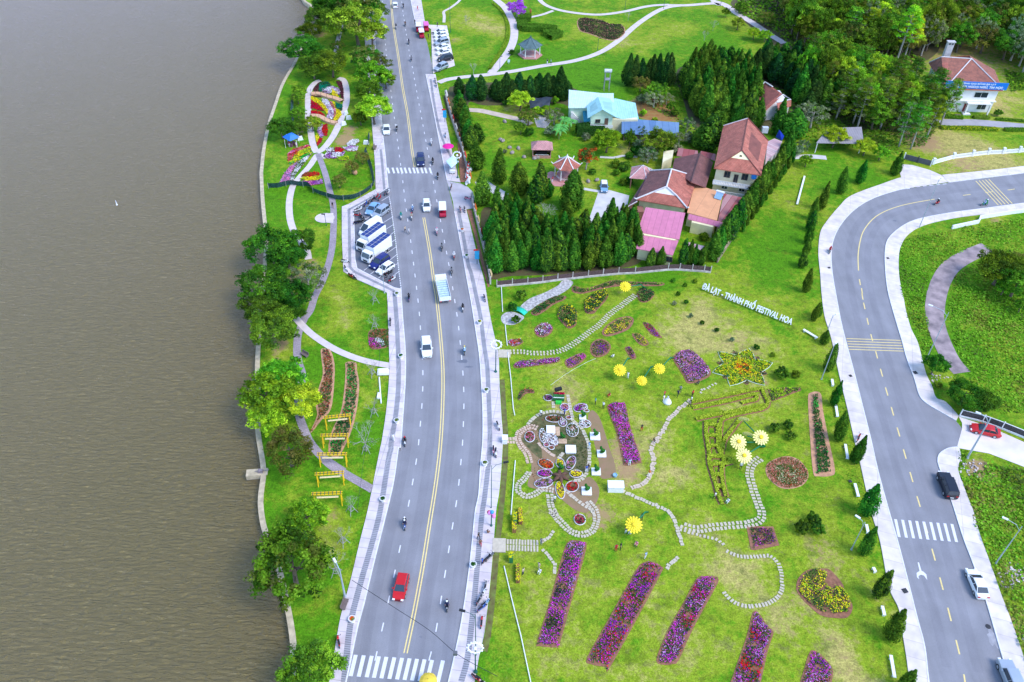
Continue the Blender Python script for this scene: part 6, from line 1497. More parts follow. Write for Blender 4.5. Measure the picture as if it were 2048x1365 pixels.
opening(F0,F1,FL*.5,4.2,0.9,2.1,V,'door');opening(wl[3],wl[0],(wl[3]-wl[0]).length*.5,4.8,1.2,1.3,V);opening(wl[3],wl[0],(wl[3]-wl[0]).length*.8,4.8,1.2,1.3,V)
b=MB();b.box((0,0,.7),(1.4,.9,1.4));o=b.build('rooftop_tank',mat('steel',(0.6,0.6,0.62),0.35,metal=.3));o.location=gz(1520,262,6.9);tag(o,'square pale water tank on the right edge of the villa roof','water tank')
b=MB();b.lathe((0,0,0),[(.55,0),(.6,.1),(.6,1.1),(.35,1.3),(.1,1.32)],16);o=b.build('blue_tank',mat('blue_plastic',(0.02,0.2,0.6),0.4));o.location=gz(1433,630,5.2);tag(o,'round blue water tank on the villa balcony corner','water tank')
b=MB();b.box((0,0,.9),(2.0,2.0,1.8));b.box((0,0,2.7),(0.1,.1,1.8));o=b.build('annexe',mat('pink_wall',(0.55,0.36,0.38)));
bpy.data.objects.remove(o)
V2=thing('villa_annexe','low pale pink annexe on the right side of the red villa','outbuilding')
q=[gz(1545,335,3),gz(1600,310,3),gz(1665,335,3),gz(1610,430,3),gz(1530,500,3)]
roof_planes('roof',[q],PKST,V2,.12);walls([Vector((p.x,p.y,0))for p in inset(q,.4)],0,2.85,WWL,V2)
b=MB();c0=gz(1640,330,0);b.add([gz(1610,300,2),gz(1680,290,2.2),gz(1660,330,1),gz(1640,240,4.4)],[(0,1,3),(0,2,3),(1,2,3),(0,1,2)]);o=b.build('blue_tarp',mat('blue_tarpaulin',(0.01,0.04,0.45),0.5));tag(o,'deep blue tarpaulin hung behind the villa annexe','tarpaulin')
# -- hall with sweeping temple roof
HL=thing('temple_hall','low hall with sweeping dark and red tiled temple roof and white ridges','house')
Ra,Rb=gz(775,560,6.4),gz(735,700,6.4)
lf,lb,rf,rb,ff,fm=gz(490,800,3.9),gz(600,572,3.9),gz(900,872,3.9),gz(985,618,3.9),gz(490,800,3.9),gz(720,870,3.9)
gl,gr=gz(630,742,5.2),gz(815,772,5.2)
r_=roof_planes('roof',[[lb,lf,gl,Rb,Ra]],TRD,HL,.18)  # left slope in a darker red than the right: shade put into the colour
r2=roof_planes('roof',[[rf,rb,Ra,Rb,gr],[lf,rf,gr,gl]],TR,HL,.18)
b=MB();b.add([gl+g0,gr+g0,Rb+g0],[(0,1,2)]);b.build('gable',WWL,HL)
for pts in([Ra,Rb],[Rb,gl,lf,lf+(lf-gl).normalized()*.5+Vector((0,0,.5))],[Rb,gr,rf,rf+(rf-gr).normalized()*.4+Vector((0,0,.5))],[Ra,Ra.lerp(rb,.7)-Vector((0,0,.15)),rb,rb+Vector((.4,.3,.6))],[Ra,lb,lb+Vector((-.4,.2,.5))]):
 ridge([p+Vector((0,0,.12))for p in pts],r2,RDG,.17)
sk=[gz(415,868,2.6),gz(505,820,3.2),gz(600,600,3.2),gz(540,640,2.6)]
s_=roof_planes('lower_roof',[[gz(590,590,2.7),gz(412,872,2.6),gz(500,822,3.7),gz(600,600,3.7)]],TRD,HL,.14);ridge([gz(400,868,2.9),gz(430,855,2.75),gz(500,815,3.7)],s_,RDG,.12)
walls([Vector((p.x,p.y,0))for p in inset([lf,rf,rb,lb],.8)],0,3.95,YWL,HL)
po=[gz(430,540,3),gz(520,560,3),gz(580,610,3),gz(540,640,3),gz(440,630,3)]
pk=gz(560,525,4.2)
PV=thing('entrance_porch','small porch with pale pink tiled hipped roof left of the temple hall','porch');a_,b2,c_,d_=gz(437,628,2.8),gz(575,640,2.8),gz(650,575,2.8),gz(455,540,2.8);pk=gz(548,525,4.4)
rp=roof_planes('roof',[[a_,b2,pk],[b2,c_,pk],[c_,d_,pk],[d_,a_,pk]],TP,PV,.1)
for q in(a_,b2,c_,d_):ridge([q,pk],rp,RDG,.08);bb=MB();w_=q.lerp((a_+c_)/2,.15);bb.box((w_.x,w_.y,1.38),(.22,.22,2.75));bb.build('column',BRK,PV)
# -- dark hall behind
DH=thing('dark_roof_hall','long hall with very dark red tiled roof between villa and temple hall','house')
k1,k2=gz(1005,428,5.6),gz(930,660,5.6)
a_,b2,c_,d_=gz(800,470,3.6),gz(780,560,3.6),gz(1110,500,3.6),gz(1050,705,3.6)
rr_=roof_planes('roof',[[a_,b2,k2,k1],[d_,c_,k1,k2]],TRD,DH,.15);ridge([k1+Vector((0,0,.1)),k2+Vector((0,0,.1))],rr_,TRD,.15)
roof_planes('sheet_roof',[[gz(830,385,3.3),gz(985,408,3.3),gz(990,470,3.3),gz(815,450,3.3)],[gz(1010,410,3.3),gz(1130,435,3.3),gz(1125,490,3.3),gz(1010,450,3.3)]],STRP,DH,.1)
walls([Vector((p.x,p.y,0))for p in inset([a_,b2,d_,c_],.4)],0,3.5,CRM,DH)
b=MB();b.slab(W(L('g','700,490 780,480 770,540 690,580')),0,2.6);o=b.build('flat_roof_store',CRM);tag(o,'small cream flat roofed store behind the temple hall','outbuilding')
# -- orange terrace, striped sheets, pink roofs
OT=thing('terrace_block','flat block with orange terrace roof and pink fascia','house')
q=[gz(900,905,3.5),gz(1140,970,3.5),gz(1190,748,3.5),gz(962,678,3.5)]
roof_planes('terrace',[q],ORG,OT,.2);walls([Vector((p.x,p.y,0))for p in inset(q,.3)],0,3.3,YWL,OT)
roof_planes('fascia',[[gz(905,960,2.7),gz(1165,1022,2.7),gz(1190,985,3.4),gz(915,915,3.4)]],PNK,OT,.1)
walls([Vector((p.x,p.y,0))for p in(gz(935,985,2.6),gz(1110,1025,2.6),gz(1120,960,2.6),gz(950,935,2.6))],0,2.65,YWL,OT,'porch_wall')
t=thing('solar_heater','tilted solar water heater panel on the orange terrace','solar heater',gz(1150,790,3.5),-0.5)
b=MB();b.add([(-.8,-.7,.2),(.8,-.7,.2),(.8,.7,1.1),(-.8,.7,1.1),(-.8,-.7,.12),(.8,-.7,.12),(.8,.7,1.0),(-.8,.7,1.0)],[(0,1,2,3),(7,6,5,4),(0,4,5,1),(2,6,7,3),(1,5,6,2),(3,7,4,0)]);b.build('panel',mat('panel_glass',(0.25,0.4,0.55),.2),t);b=MB();b.tube([(-.9,.8,1.2),(.9,.8,1.2)],.25,10);b.build('tank',WPL,t)
SS=thing('striped_lean_to','lean-to of maroon and white corrugated sheets beside the diagonal wall','outbuilding')
q=[gz(1145,978,2.9),gz(1215,1000,2.9),gz(1365,790,3.2),gz(1195,752,3.4)]
roof_planes('roof',[q],STRP,SS,.1);walls([Vector((p.x,p.y,0))for p in inset(q,.3)],0,2.8,YWL,SS)
PK1=thing('pink_roof_house','cream house with pink sheet roof in two levels above the fence','house')
q1=[gz(500,1060,3.8),gz(838,1122,3.8),gz(885,908,5.0),gz(568,862,5.0)]
q2=[gz(492,1195,2.9),gz(785,1248,2.9),gz(832,1130,3.6),gz(508,1075,3.6)]
roof_planes('upper_roof',[q1],PNK,PK1,.15);roof_planes('lower_roof',[q2],PNK,PK1,.12)
w_=[Vector((p.x,p.y,0))for p in inset([q2[0],q2[1],q1[2],q1[3]],.5)]
walls([w_[0],w_[1],w_[1].lerp(w_[2],.3),w_[0].lerp(w_[3],.3)],0,2.8,YWL,PK1);walls([w_[0].lerp(w_[3],.31),w_[1].lerp(w_[2],.31),w_[2],w_[3]],0,3.7,YWL,PK1)
opening(w_[0],w_[1],3.2,1.4,1.3,1.2,PK1);opening(w_[0],w_[1],6.5,1.4,1.3,1.2,PK1)
roof_planes('side_canopy',[[gz(880,1160,2.3),gz(1050,1220,2.3),gz(1060,1180,2.3),gz(900,1140,2.3)]],PKST,PK1,.06)
walls([Vector((p.x,p.y,0))for p in(gz(450,905,2),gz(555,905,2),gz(540,860,2),gz(440,860,2))],0,2.2,BRK,PK1,'brick_wall')
# -- hidden house in the grove
HH=thing('hidden_red_house','small red roofed house half hidden among the tall cypresses','house')
cz=lambda x,y,z:GQ('c',x,y,z)
q=[cz(1240,730,4),cz(1330,890,4),cz(1470,760,6),cz(1325,658,6)]
rr_=roof_planes('roof',[q,[cz(1430,890,4),cz(1535,850,4),cz(1535,800,5),cz(1420,830,5)]],TR,HH,.15);ridge([cz(1255,715,4.6),cz(1325,660,6.1),cz(1385,698,6.1)],rr_,WWL,.2);ridge([cz(1420,800,5.2),cz(1470,760,6.1),cz(1532,800,5.2),cz(1420,822,5)],rr_,WWL,.16)
walls([Vector((p.x,p.y,0))for p in(cz(1340,870,3.5),cz(1520,850,3.5),cz(1440,740,3.5),cz(1290,720,3.5))],0,3.9,WWL,HH)
walls([Vector((p.x,p.y,0))for p in(cz(1435,900,3),cz(1500,895,3),cz(1500,850,3),cz(1430,850,3))],0,3.6,mat('blue_grey_wall',(0.3,0.42,0.55)),HH,'side_wall')
GS_=thing('grey_shed','long grey sheet roofed shed behind the bamboo clump','shed')
q=[cz(1735,1150,2.8),cz(2120,1155,2.8),cz(2100,1020,3.6),cz(1830,1030,3.6)]
roof_planes('roof',[q],GRYR,GS_,.1)
for p in inset(q,.4):b=MB();b.box((p.x,p.y,1.35),(.15,.15,2.7));b.build('post',WWL,GS_)
# -- teal roofed house
TH_=thing('teal_roof_house','mint green house with pale teal sheet roofs and a front gable','house')
bz=lambda x,y,z:GQ('b',x,y,z)
r_=roof_planes('main_roof',[[bz(1152,868,4.3),bz(1320,868,4.3),bz(1420,750,5.6),bz(1155,722,5.6)]],TEAL2,TH_,.12)
roof_planes('upper_roof',[[bz(1330,820,5.2),bz(1515,825,5.2),bz(1515,750,5.8),bz(1400,750,5.8)]],TEAL2,TH_,.1)
ap,bk=bz(1425,880,6.9),bz(1390,778,6.9)
roof_planes('gable_roof',[[bz(1305,950,4.8),bz(1298,850,4.8),bk,ap],[bz(1540,945,4.8),bz(1530,800,4.8),bk,ap]],TEAL,TH_,.12)
roof_planes('wing_roof',[[bz(1505,935,4.0),bz(1590,958,3.5),bz(1716,958,3.4),bz(1690,828,4.2),bz(1520,790,5.0)]],TEAL,TH_,.1)
gw=[Vector((p.x,p.y,0))for p in(bz(1338,985,1.5),bz(1505,985,1.5),bz(1500,900,1.5),bz(1335,900,1.5))]
a,c=Vector((bz(1335,940,4.6).x,bz(1335,940,4.6).y,0)),Vector((bz(1508,935,4.6).x,bz(1508,935,4.6).y,0));bk1=Vector((0,4.5,0))
walls([a,c,c+bk1,a+bk1],0,4.75,MINT,TH_)
b=MB();b.add([a+Vector((0,.0,4.75)),c+Vector((0,0,4.75)),Vector(((a.x+c.x)/2,a.y,6.75))],[(0,1,2)]);b.build('gable',MINT,TH_)
w=(c-a).length
opening(a,c,w*.32,3.4,1.2,.9,TH_,glass=GLS);opening(a,c,w*.72,3.2,.8,1.7,TH_,'door',glass=FRM)
b=MB();q=(a+c)/2;b.box((q.x,q.y-.5,2.1),(w+.2,1.0,.15));b.box((q.x,q.y-.95,2.5),(w+.2,.08,.65));b.build('balcony',WWL,TH_)
opening(a,c,w*.5,1.0,1.3,1.2,TH_)
a2,c2=Vector((bz(1165,868,4.2).x,bz(1165,868,4.2).y+.4,0)),Vector((bz(1310,868,4.2).x,bz(1310,868,4.2).y+.4,0))
walls([a2,c2,c2+Vector((0,5,0)),a2+Vector((0,5,0))],0,4.2,MINT,TH_,'main_wall');walls([c+Vector((0,.5,0)),c+Vector((6.5,.8,0)),c+Vector((6.0,4,0)),c+Vector((0,4.2,0))],0,3.5,CRM,TH_,'wing_wall')
roof_planes('porch_cover',[[bz(1275,980,2.6),bz(1330,975,2.6),bz(1310,890,3.2),bz(1265,893,3.2)]],sheet('teal_cover',(0.03,0.3,0.42)),TH_,.08)
b=MB();s0,s1=bz(1255,980,0),bz(1180,900,3.0)
for k in range(10):q=s0.lerp(Vector((s1.x,s1.y,3.0)),k/9);b.box((q.x,q.y,q.z/2+.1),(.5,1.1,max(.2,q.z)))
b.build('staircase',WWL,TH_)
b=MB();q=bz(1180,950,0);b.box((q.x+.3,q.y+.6,1.3),(2.0,1.2,2.6));b.build('brick_store',BRK,TH_)
t=thing('water_tower','water tank on a small tower behind the teal roofed house','water tank',bz(1455,725,0));b=MB();[b.box((x,y,2.5),(.15,.15,5))for x in(-.7,.7)for y in(-.7,.7)];b.box((0,0,3.2),(1.5,1.5,.1));b.build('tower',mat('grey_steel',(.3,.3,.32)),t);b=MB();b.tube([(-1,0,5.5),(1,0,5.5)],.55,12);b.build('tank',MT['steel'],t)
TR1=thing('blue_roof_shed','long low shed with faded blue sheet roof','shed')
q=[bz(1578,1075,2.0),bz(2035,1092,2.0),bz(2040,985,3.2),bz(1580,950,3.2)]
roof_planes('roof',[q],BLU,TR1,.1);walls([Vector((p.x,p.y,0))for p in inset(q,.5)],0,1.95,mat('dark_wall',(.12,.1,.09)),TR1)
BT=thing('black_tarp_shed','shelter covered with sagging black tarpaulin below the cypress row','shed')
q=[bz(845,875,1.6),bz(1000,845,1.6),bz(1022,780,2.4),bz(830,790,2.4)]
b=MB();N_=8
vs=[];fs=[]
for j in range(N_+1):
 for i in range(N_+1):
  p=q[0].lerp(q[1],i/N_).lerp(q[3].lerp(q[2],i/N_),j/N_);vs.append(p+Vector((0,0,.25*math.sin(i*1.3)*math.cos(j*.9)+.3*math.sin(math.pi*j/N_))))
for j in range(N_):
 for i in range(N_):k=j*(N_+1)+i;fs.append((k,k+1,k+N_+2,k+N_+1))
b.add(vs,fs);b.build('tarpaulin',mat('black_tarp',(.025,.035,.05),.6,.3,1),BT,True)
for p in q:bb=MB();bb.box((p.x,p.y,p.z/2-.05),(.1,.1,p.z));bb.build('post',FRM,BT)
# -- pavilions
def pavilion(fr,x,y,n,R,He,Hp,tile,label,floor,col,upturn=0.0,rot=0.0,name='pavilion',rm=None,fr_=None):
 p=GQ(fr,x,y);t=thing(name,label,'pavilion',p)
 rg=lambda r,z,k:Vector((math.cos(rot+k*2*math.pi/n)*r,math.sin(rot+k*2*math.pi/n)*r,z))
 b=MB();b.slab([rg(R*(fr_ or 1.0),0,k)for k in range(n)],0,.3);b.build('floor',floor,t)
 pk=Vector((0,0,Hp));md=lambda k:rg(R*.5,He+(Hp-He)*.42,k)
 pl=[]
 for k in range(n):
  a,c=rg(R,He,k),rg(R,He,k+1);pl+=[[a,c,md(k+1),md(k)],[md(k),md(k+1),pk]]
 r_=roof_planes('roof',pl,tile,t,.08)
 for k in range(n):
  ridge([rg(R*1.08,He+upturn,k),rg(R*.95,He+.08,k),md(k)+Vector((0,0,.08)),pk+Vector((0,0,.05))],r_,rm or RDG,.12 if upturn else .06)
  b=MB();q=rg(R*.78,0,k);b.tube([(q.x,q.y,.3),(q.x,q.y,He+.25)],.15,10);b.build('column',col,t)
 b=MB();b.lathe((0,0,Hp-.1),[(.18,0),(.25,.2),(.1,.35),(.12,.5),(.02,.75)],10);b.build('finial',rm or RDG,r_)
 for k in range(n-1):
  a,c=rg(R*.78,.75,k),rg(R*.78,.75,k+1);b=MB();b.tube([a,c],.06,5);b.tube([a-Vector((0,0,.25)),c-Vector((0,0,.25))],.05,5);b.build('railing',WWL,t)
 return t
PFL=mat('pink_floor',(0.52,0.24,0.22),.7,.15,1.5)
pavilion('b',843,445,6,3.6,3.2,5.4,TG,'hexagonal pavilion with grey-green tiled roof and pink floor in the upper park',PFL,WWL,0,0,rm=TG,fr_=1.02)
pavilion('f',1130,620,6,3.3,3.3,5.4,TR,'hexagonal pavilion with red tiles and white upturned ridges beside the drive',MT['pink_floor'],WWL,.55,0,rm=WWL,fr_=.9)
flat(W(L('f','980,590 1010,575 1130,600 1190,650 1160,700 1040,695 985,660')),'pavilion_terrace',PFL,.05)
p=GQ('f',935,445);t=thing('garden_kiosk','square kiosk with pink tiled hipped roof and open front','kiosk',p,0.03)
e=2.6;pl=[[Vector((-e,-2,2.5)),Vector((e,-2,2.5)),Vector((1.0,0,3.9)),Vector((-1.0,0,3.9))],[Vector((e,-2,2.5)),Vector((e,2,2.5)),Vector((1.0,0,3.9))],[Vector((e,2,2.5)),Vector((-e,2,2.5)),Vector((-1.0,0,3.9)),Vector((1.0,0,3.9))],[Vector((-e,2,2.5)),Vector((-e,-2,2.5)),Vector((-1.0,0,3.9))]]
roof_planes('roof',pl,TP,t,.1);b=MB();b.box((0,1.5,1.25),(4.4,.15,2.5));b.box((-2.15,0,1.25),(.15,2.9,2.5));b.box((2.15,0,1.25),(.15,2.9,2.5));b.box((0,-1.5,.35),(4.4,.15,.7));b.build('wall',mat('salmon_wall',(.55,.26,.22)),t)
b=MB();b.box((0,-1.5,.95),(3.2,.1,.1));[b.box((x,-1.5,.85),(.06,.06,.3))for x in np.linspace(-1.5,1.5,7)];b.build('counter_rail',WWL,t);b=MB();b.box((0,.3,.5),(2.5,1.2,.9));b.build('table',mat('dark_goods',(.06,.05,.05)),t)
# -- school
dz=lambda x,y,z:GQ('d',x,y,z)
SC=thing('school_building','white two storey school with red-brown tiled hipped roof and tall chimney','school')
S0,S1=dz(1370,715,6.6),dz(1800,740,6.6);S2,S3=dz(1770,560,6.6),dz(1245,505,6.6);S1=dz(1840,730,6.6)
Ka,Kb=dz(1345,460,9.6),dz(1585,475,9.6)
Kc=dz(1570,448,9.4)
rs=roof_planes('roof',[[S0,S1,Kb],[S1,S2,Kc,Kb],[S3,S0,Kb,Ka],[S2,S3,Ka,Kc]],TB,SC,.2)
for a,c in((S0,Kb),(S1,Kb),(Ka,Kb),(S3,Ka)):ridge([a+Vector((0,0,.1)),c+Vector((0,0,.1))],rs,RDG,.14)
dm=roof_planes('dormer',[[S0.lerp(Ka,.25),S0.lerp(Ka,.8),S0.lerp(Ka,.8)+Vector((1.6,.3,.3)),S0.lerp(Ka,.25)+Vector((1.6,.3,.3))]],TR,SC,.1)
c=dz(1400,440,8.5);b=MB();b.box((c.x,c.y+1.0,7.6),(1.8,1.0,8.2));b.box((c.x,c.y+1.0,11.8),(2.2,1.3,.25));ch=b.build('chimney',mat('chimney_render',(.5,.47,.47),.9,.2,1.5),SC)
b=MB();[b.box((c.x+x,c.y+.45,11.3),(.5,.12,.3))for x in(-.4,.4)];b.build('flue_opening',MT['dark_opening'],ch)
ws=[Vector((p.x,p.y,0))for p in inset([S0,S1,S2,S3],.8)]
walls(ws,0,6.6,WWL,SC)
A_,B_=ws[0],ws[1];wl_=(B_-A_).length;dd=(B_-A_).normalized();dn=Vector((dd.y,-dd.x,0))
for u,z,w,h in((.22,4.9,2.4,1.4),(.70,4.9,3.6,1.5),(.18,1.6,2.4,1.3),(.80,1.6,2.4,1.6)):opening(A_,B_,wl_*u,z,w,h,SC,frame=FRW)
opening(A_,B_,wl_*.5,1.25,1.4,2.4,SC,'door',frame=WWL,glass=mat('red_door',(.2,.02,.02)))
for u in(.35,.6,.85):opening(ws[3],ws[0],(ws[3]-ws[0]).length*u,4.8,1.4,1.3,SC)
b=MB();q=(A_+B_)/2+dn*.25;b.box((q.x,q.y,3.3),(wl_+.5,.6,.22),math.atan2(dd.y,dd.x));q=A_+dd*wl_*.68+dn*.9;b.box((q.x,q.y,3.05),(wl_*.45,1.8,.18),math.atan2(dd.y,dd.x));b.build('canopy',WWL,SC)
for u in(.47,.9):q=A_+dd*wl_*u+dn*1.6;b=MB();b.box((q.x,q.y,1.48),(.35,.35,2.95));b.build('pillar',WWL,SC)
b=MB();q=A_+dd*wl_*.5+dn*1.5;b.box((q.x,q.y,.15),(2.0,1.2,.3),math.atan2(dd.y,dd.x));b.build('steps',WWL,SC)
a,c=dz(1360,700,6.7),dz(1860,722,6.7);d=c-a;a=a+Vector((0,-.3,0))
t=thing('school_sign','long blue signboard with white lettering along the school roof edge','signboard',(a.x,a.y,6.7),math.atan2(d.y,d.x))
b=MB();b.box((d.length/2,0,.95),(d.length,.15,1.9));b.build('board',mat('sign_blue',(.0,.16,.62),.5,.06,1),t)
text_mesh('TRƯỜNG CAO ĐẲNG ĐÀ LẠT',.55,.03,LW,t,loc=(d.length*.2,-.1,1.22),width=d.length*.6,bold=.015)
text_mesh('TRUNG TÂM NGOẠI NGỮ, TIN HỌC',.8,.03,LW,t,loc=(d.length*.05,-.1,.3),width=d.length*.88,bold=.02)
b=MB();[b.box((x,.35,.6),(.1,.5,.1))for x in np.linspace(.5,d.length-.5,6)];b.build('bracket',PST,t)
# white sloping-step wall and gate of the school
def balustrade(fr,pts,label,h=1.1,every=None,pier=True):
 P=W(L(fr,pts));c=P[0];t=thing('school_wall',label,'wall',c)
 for i,(a,e)in enumerate(zip(P,P[1:])):
  d=e-a;rz=math.atan2(d.y,d.x);m_=(a+e)/2-c;b=MB()
  for z,hh in((.2,.4),(.66,.10),(.93,.16)):b.box((m_.x,m_.y,z),(d.length,.22,hh),rz)
  n=max(2,int(d.length/.35))
  for k in range(n):q=a.lerp(e,(k+.5)/n)-c;b.box((q.x,q.y,.66),(.1,.12,.5),rz)
  b.build('balustrade_panel',WPL,t)
 for q in P:b=MB();b.box((q.x-c.x,q.y-c.y,.75),(.5,.5,1.5));b.box((q.x-c.x,q.y-c.y,1.55),(.62,.62,.12));b.build('pier',WPL,t)
balustrade('d','1275,1320 1435,1275 1590,1255 1715,1240 1835,1235 1965,1225 2090,1215','white balustrade wall with square piers above the hillside road')
t=thing('sliding_gate','dark grey sliding gate at the school driveway','gate',GQ('d',1150,1310));a,c=GQ('d',1040,1280),GQ('d',1255,1335);d=c-a;rz=math.atan2(d.y,d.x);o3=GQ('d',1150,1310)
for k in range(2):
 q=a.lerp(c,.25+.5*k)-o3;b=MB();b.box((q.x,q.y,.75),(d.length*.46,.12,1.3),rz);b.build('gate_leaf',mat('gate_steel',(.09,.09,.11),.6,.2,2),t)
for k in range(3):q=a.lerp(c,k/2)-o3;b=MB();b.box((q.x,q.y,.9),(.25,.25,1.8),rz);b.build('gate_post',WPL if k!=1 else PST,t)
# white wall inside the bend
t=thing('white_wall','low white wall along the inner pavement of the bend','wall',GQ('h',1900,560));c0=GQ('h',1900,560)
P=W(L('h','1425,635 1640,590 1650,555 1900,515 2100,490'));b=MB()
for a,e in zip(P,P[1:]):m_=(a+e)/2-c0;b.box((m_.x,m_.y,.45),((e-a).length,.3,.9),math.atan2((e-a).y,(e-a).x))
b.build('wall_run',WPL,t)
# white fence with dark panels beside the red car
P=W(L('r','1260,190 1520,255 1740,335 2000,440 2200,520'));c=P[0]
t=thing('panel_fence','white framed fence with dark mesh panels above the red parked car','fence',c)
for a,e in zip(P,P[1:]):
 d=e-a;rz=math.atan2(d.y,d.x);m_=(a+e)/2-c;b=MB();b.box((m_.x,m_.y,.15),(d.length,.25,.3),rz);b.box((m_.x,m_.y,1.5),(d.length,.1,.08),rz);b.build('fence_rail',WPL,t)
 b=MB();b.box((m_.x,m_.y,.9),(d.length*.96,.03,1.1),rz);b.build('mesh_panel',mat('dark_mesh',(.06,.055,.06),.8,.5,5),t)
for q in P:b=MB();b.box((q.x-c.x,q.y-c.y,.85),(.14,.14,1.7));b.build('fence_post',WPL,t)
# fence below the grove
P=W(L('k','470,172 625,158 780,145 930,130 1080,108 1230,92 1385,75 1535,60 1690,45 1855,38'))+W(L('l','20,225 180,205 295,205 420,215 540,222 605,232'))[1:]
c=P[0];t=thing('garden_fence','concrete post fence with dark mesh on a low pale wall below the cypress grove','fence',c)
b=MB()
for a,e in zip(P,P[1:]):d=e-a;m_=(a+e)/2-c;b.box((m_.x,m_.y,.2),(d.length,.3,.4),math.atan2(d.y,d.x))
b.build('base_wall',mat('old_concrete',(.5,.44,.42),.9,.3,1.2),t)
b=MB()
for a,e in zip(P,P[1:]):d=e-a;m_=(a+e)/2-c;b.box((m_.x,m_.y,.95),(d.length*.96,.03,1.0),math.atan2(d.y,d.x))
b.build('mesh_panel',mat('rusty_mesh',(.10,.06,.06),.9,.4,4),t)
for q in P:b=MB();b.box((q.x-c.x,q.y-c.y,.85),(.16,.16,1.7));b.build('fence_post',MT['old_concrete'],t)
# diagonal wall
P=resample([GQ('g',1140,1310),GQ('g',1300,1060),GQ('g',1480,800),GQ('g',1620,600),GQ('g',1722,485)],2.5);c=P[0]
t=thing('diagonal_wall','long brown wall with pale coping beside the cypress hedge','wall',c);b=MB();b2_=MB()
for a,e in zip(P,P[1:]):d=e-a;m_=(a+e)/2-c;rz=math.atan2(d.y,d.x);b.box((m_.x,m_.y,.55),(d.length,.2,1.1),rz);b2_.box((m_.x,m_.y,1.14),(d.length,.32,.08),rz)
b.build('wall_run',mat('brown_render',(.3,.2,.16),.9,.3,1),t);b2_.build('coping',mat('tan_coping',(.5,.36,.27),.9,.2,1),t)
# road side wall with banners
P=smooth(W(L('x','128,-60 165,40 195,120 215,200 225,280')+L('x','262,440 270,560 300,680 345,850 390,1000 430,1180')),4)
for seg,nm in((smooth(W(L('a','1570,780 1600,900 1650,1060 1700,1200 1740,1365')+L('x','235,320')),5),'upper'),(smooth(W(L('x','252,480 290,640 330,800 370,960 410,1190')),5),'lower')):
 S=resample(seg,2.4);c=S[0]
 t=thing('banner_fence','stained concrete wall with posts and draped banners beside the main road, %s the gateway'%('above' if nm=='upper' else 'below'),'wall',c)
 b=MB()
 for a,e in zip(S,S[1:]):d=e-a;m_=(a+e)/2-c;b.box((m_.x,m_.y,.6),(d.length,.25,1.2),math.atan2(d.y,d.x))
 b.build('wall_run',mat('stained_concrete',(.32,.28,.25),.9,.45,1.5),t)
 for k,q in enumerate(S):b=MB();b.box((q.x-c.x,q.y-c.y,.9),(.28,.28,1.8));b.build('fence_post',MT['old_concrete'],t)
 for k,q in enumerate(S):
  if k%2:continue
  q=q-c;b=MB();col=[WPL,mat('orange_cloth',(.65,.16,.04)),mat('cream_cloth',(.7,.55,.3)),mat('red_cloth',(.55,.03,.03))][k // 2%4]
  b.add([(q.x+.5,q.y-.6,.3),(q.x+.6,q.y+.5,.4),(q.x+.2,q.y+.5,1.9),(q.x+.15,q.y-.5,1.8),(q.x+.55,q.y-.6,.3),(q.x+.65,q.y+.5,.4),(q.x+.25,q.y+.5,1.9),(q.x+.2,q.y-.5,1.8)],[(0,1,2,3),(7,6,5,4)]);b.build('banner',col,t)
  # brown soil strip between pavement and wall
flat(W(L('x','140,20 165,345 225,340 200,200 165,40')),'soil_strip',SOIL,.16);flat(W(L('x','215,560 255,565 300,760 345,950 400,1180 385,1185 330,990 275,760')),'soil_strip',SOIL,.03)
b=MB()
P=resample(smooth(W(L('m','515,950 530,600 515,350 495,0')[::-1]+L('m','510,990 480,1300')+L('o','545,330 520,600 480,950 430,1180')),4),2.0)
A2,B2_=[Vector((p.x,p.y,.03))for p in offset(P,0.9)],[Vector((p.x,p.y,.03))for p in offset(P,0.1)]
b.strip(A2,B2_);tag(b.build('soil_strip',mat('verge_soil',(.22,.15,.06),.95,.5,1.2,.4,col2=(.16,.2,.04))),kind='structure')
# gateway at the road: white arch of flowers and flags
t=thing('festival_arch','white festival arch heaped with pale figures and red flags at the gateway','arch',GQ('x',228,300))
b=MB();r0=random.Random(4)
for k in range(34):
 y=-4.0+k*0.28;b.box((r0.uniform(-.4,.4),y,r0.uniform(.4,1.8)),(r0.uniform(.3,.8),r0.uniform(.2,.5),r0.uniform(.3,.9)),r0.uniform(0,3),0,.6)
b.build('white_figures',WPL,t)
for k in range(6):b=MB();y=-3.5+k*1.7;b.tube([(-.2,y,0),(-.3,y,2.6)],.03,4);b.add([(-.3,y,2.6),(-.3,y,1.9),(.3,y+.1,1.8),(-.3,y+.02,2.6),(-.3,y+.02,1.9),(.3,y+.12,1.8)],[(0,1,2),(5,4,3)]);b.build('flag',MT['red_cloth'],t)
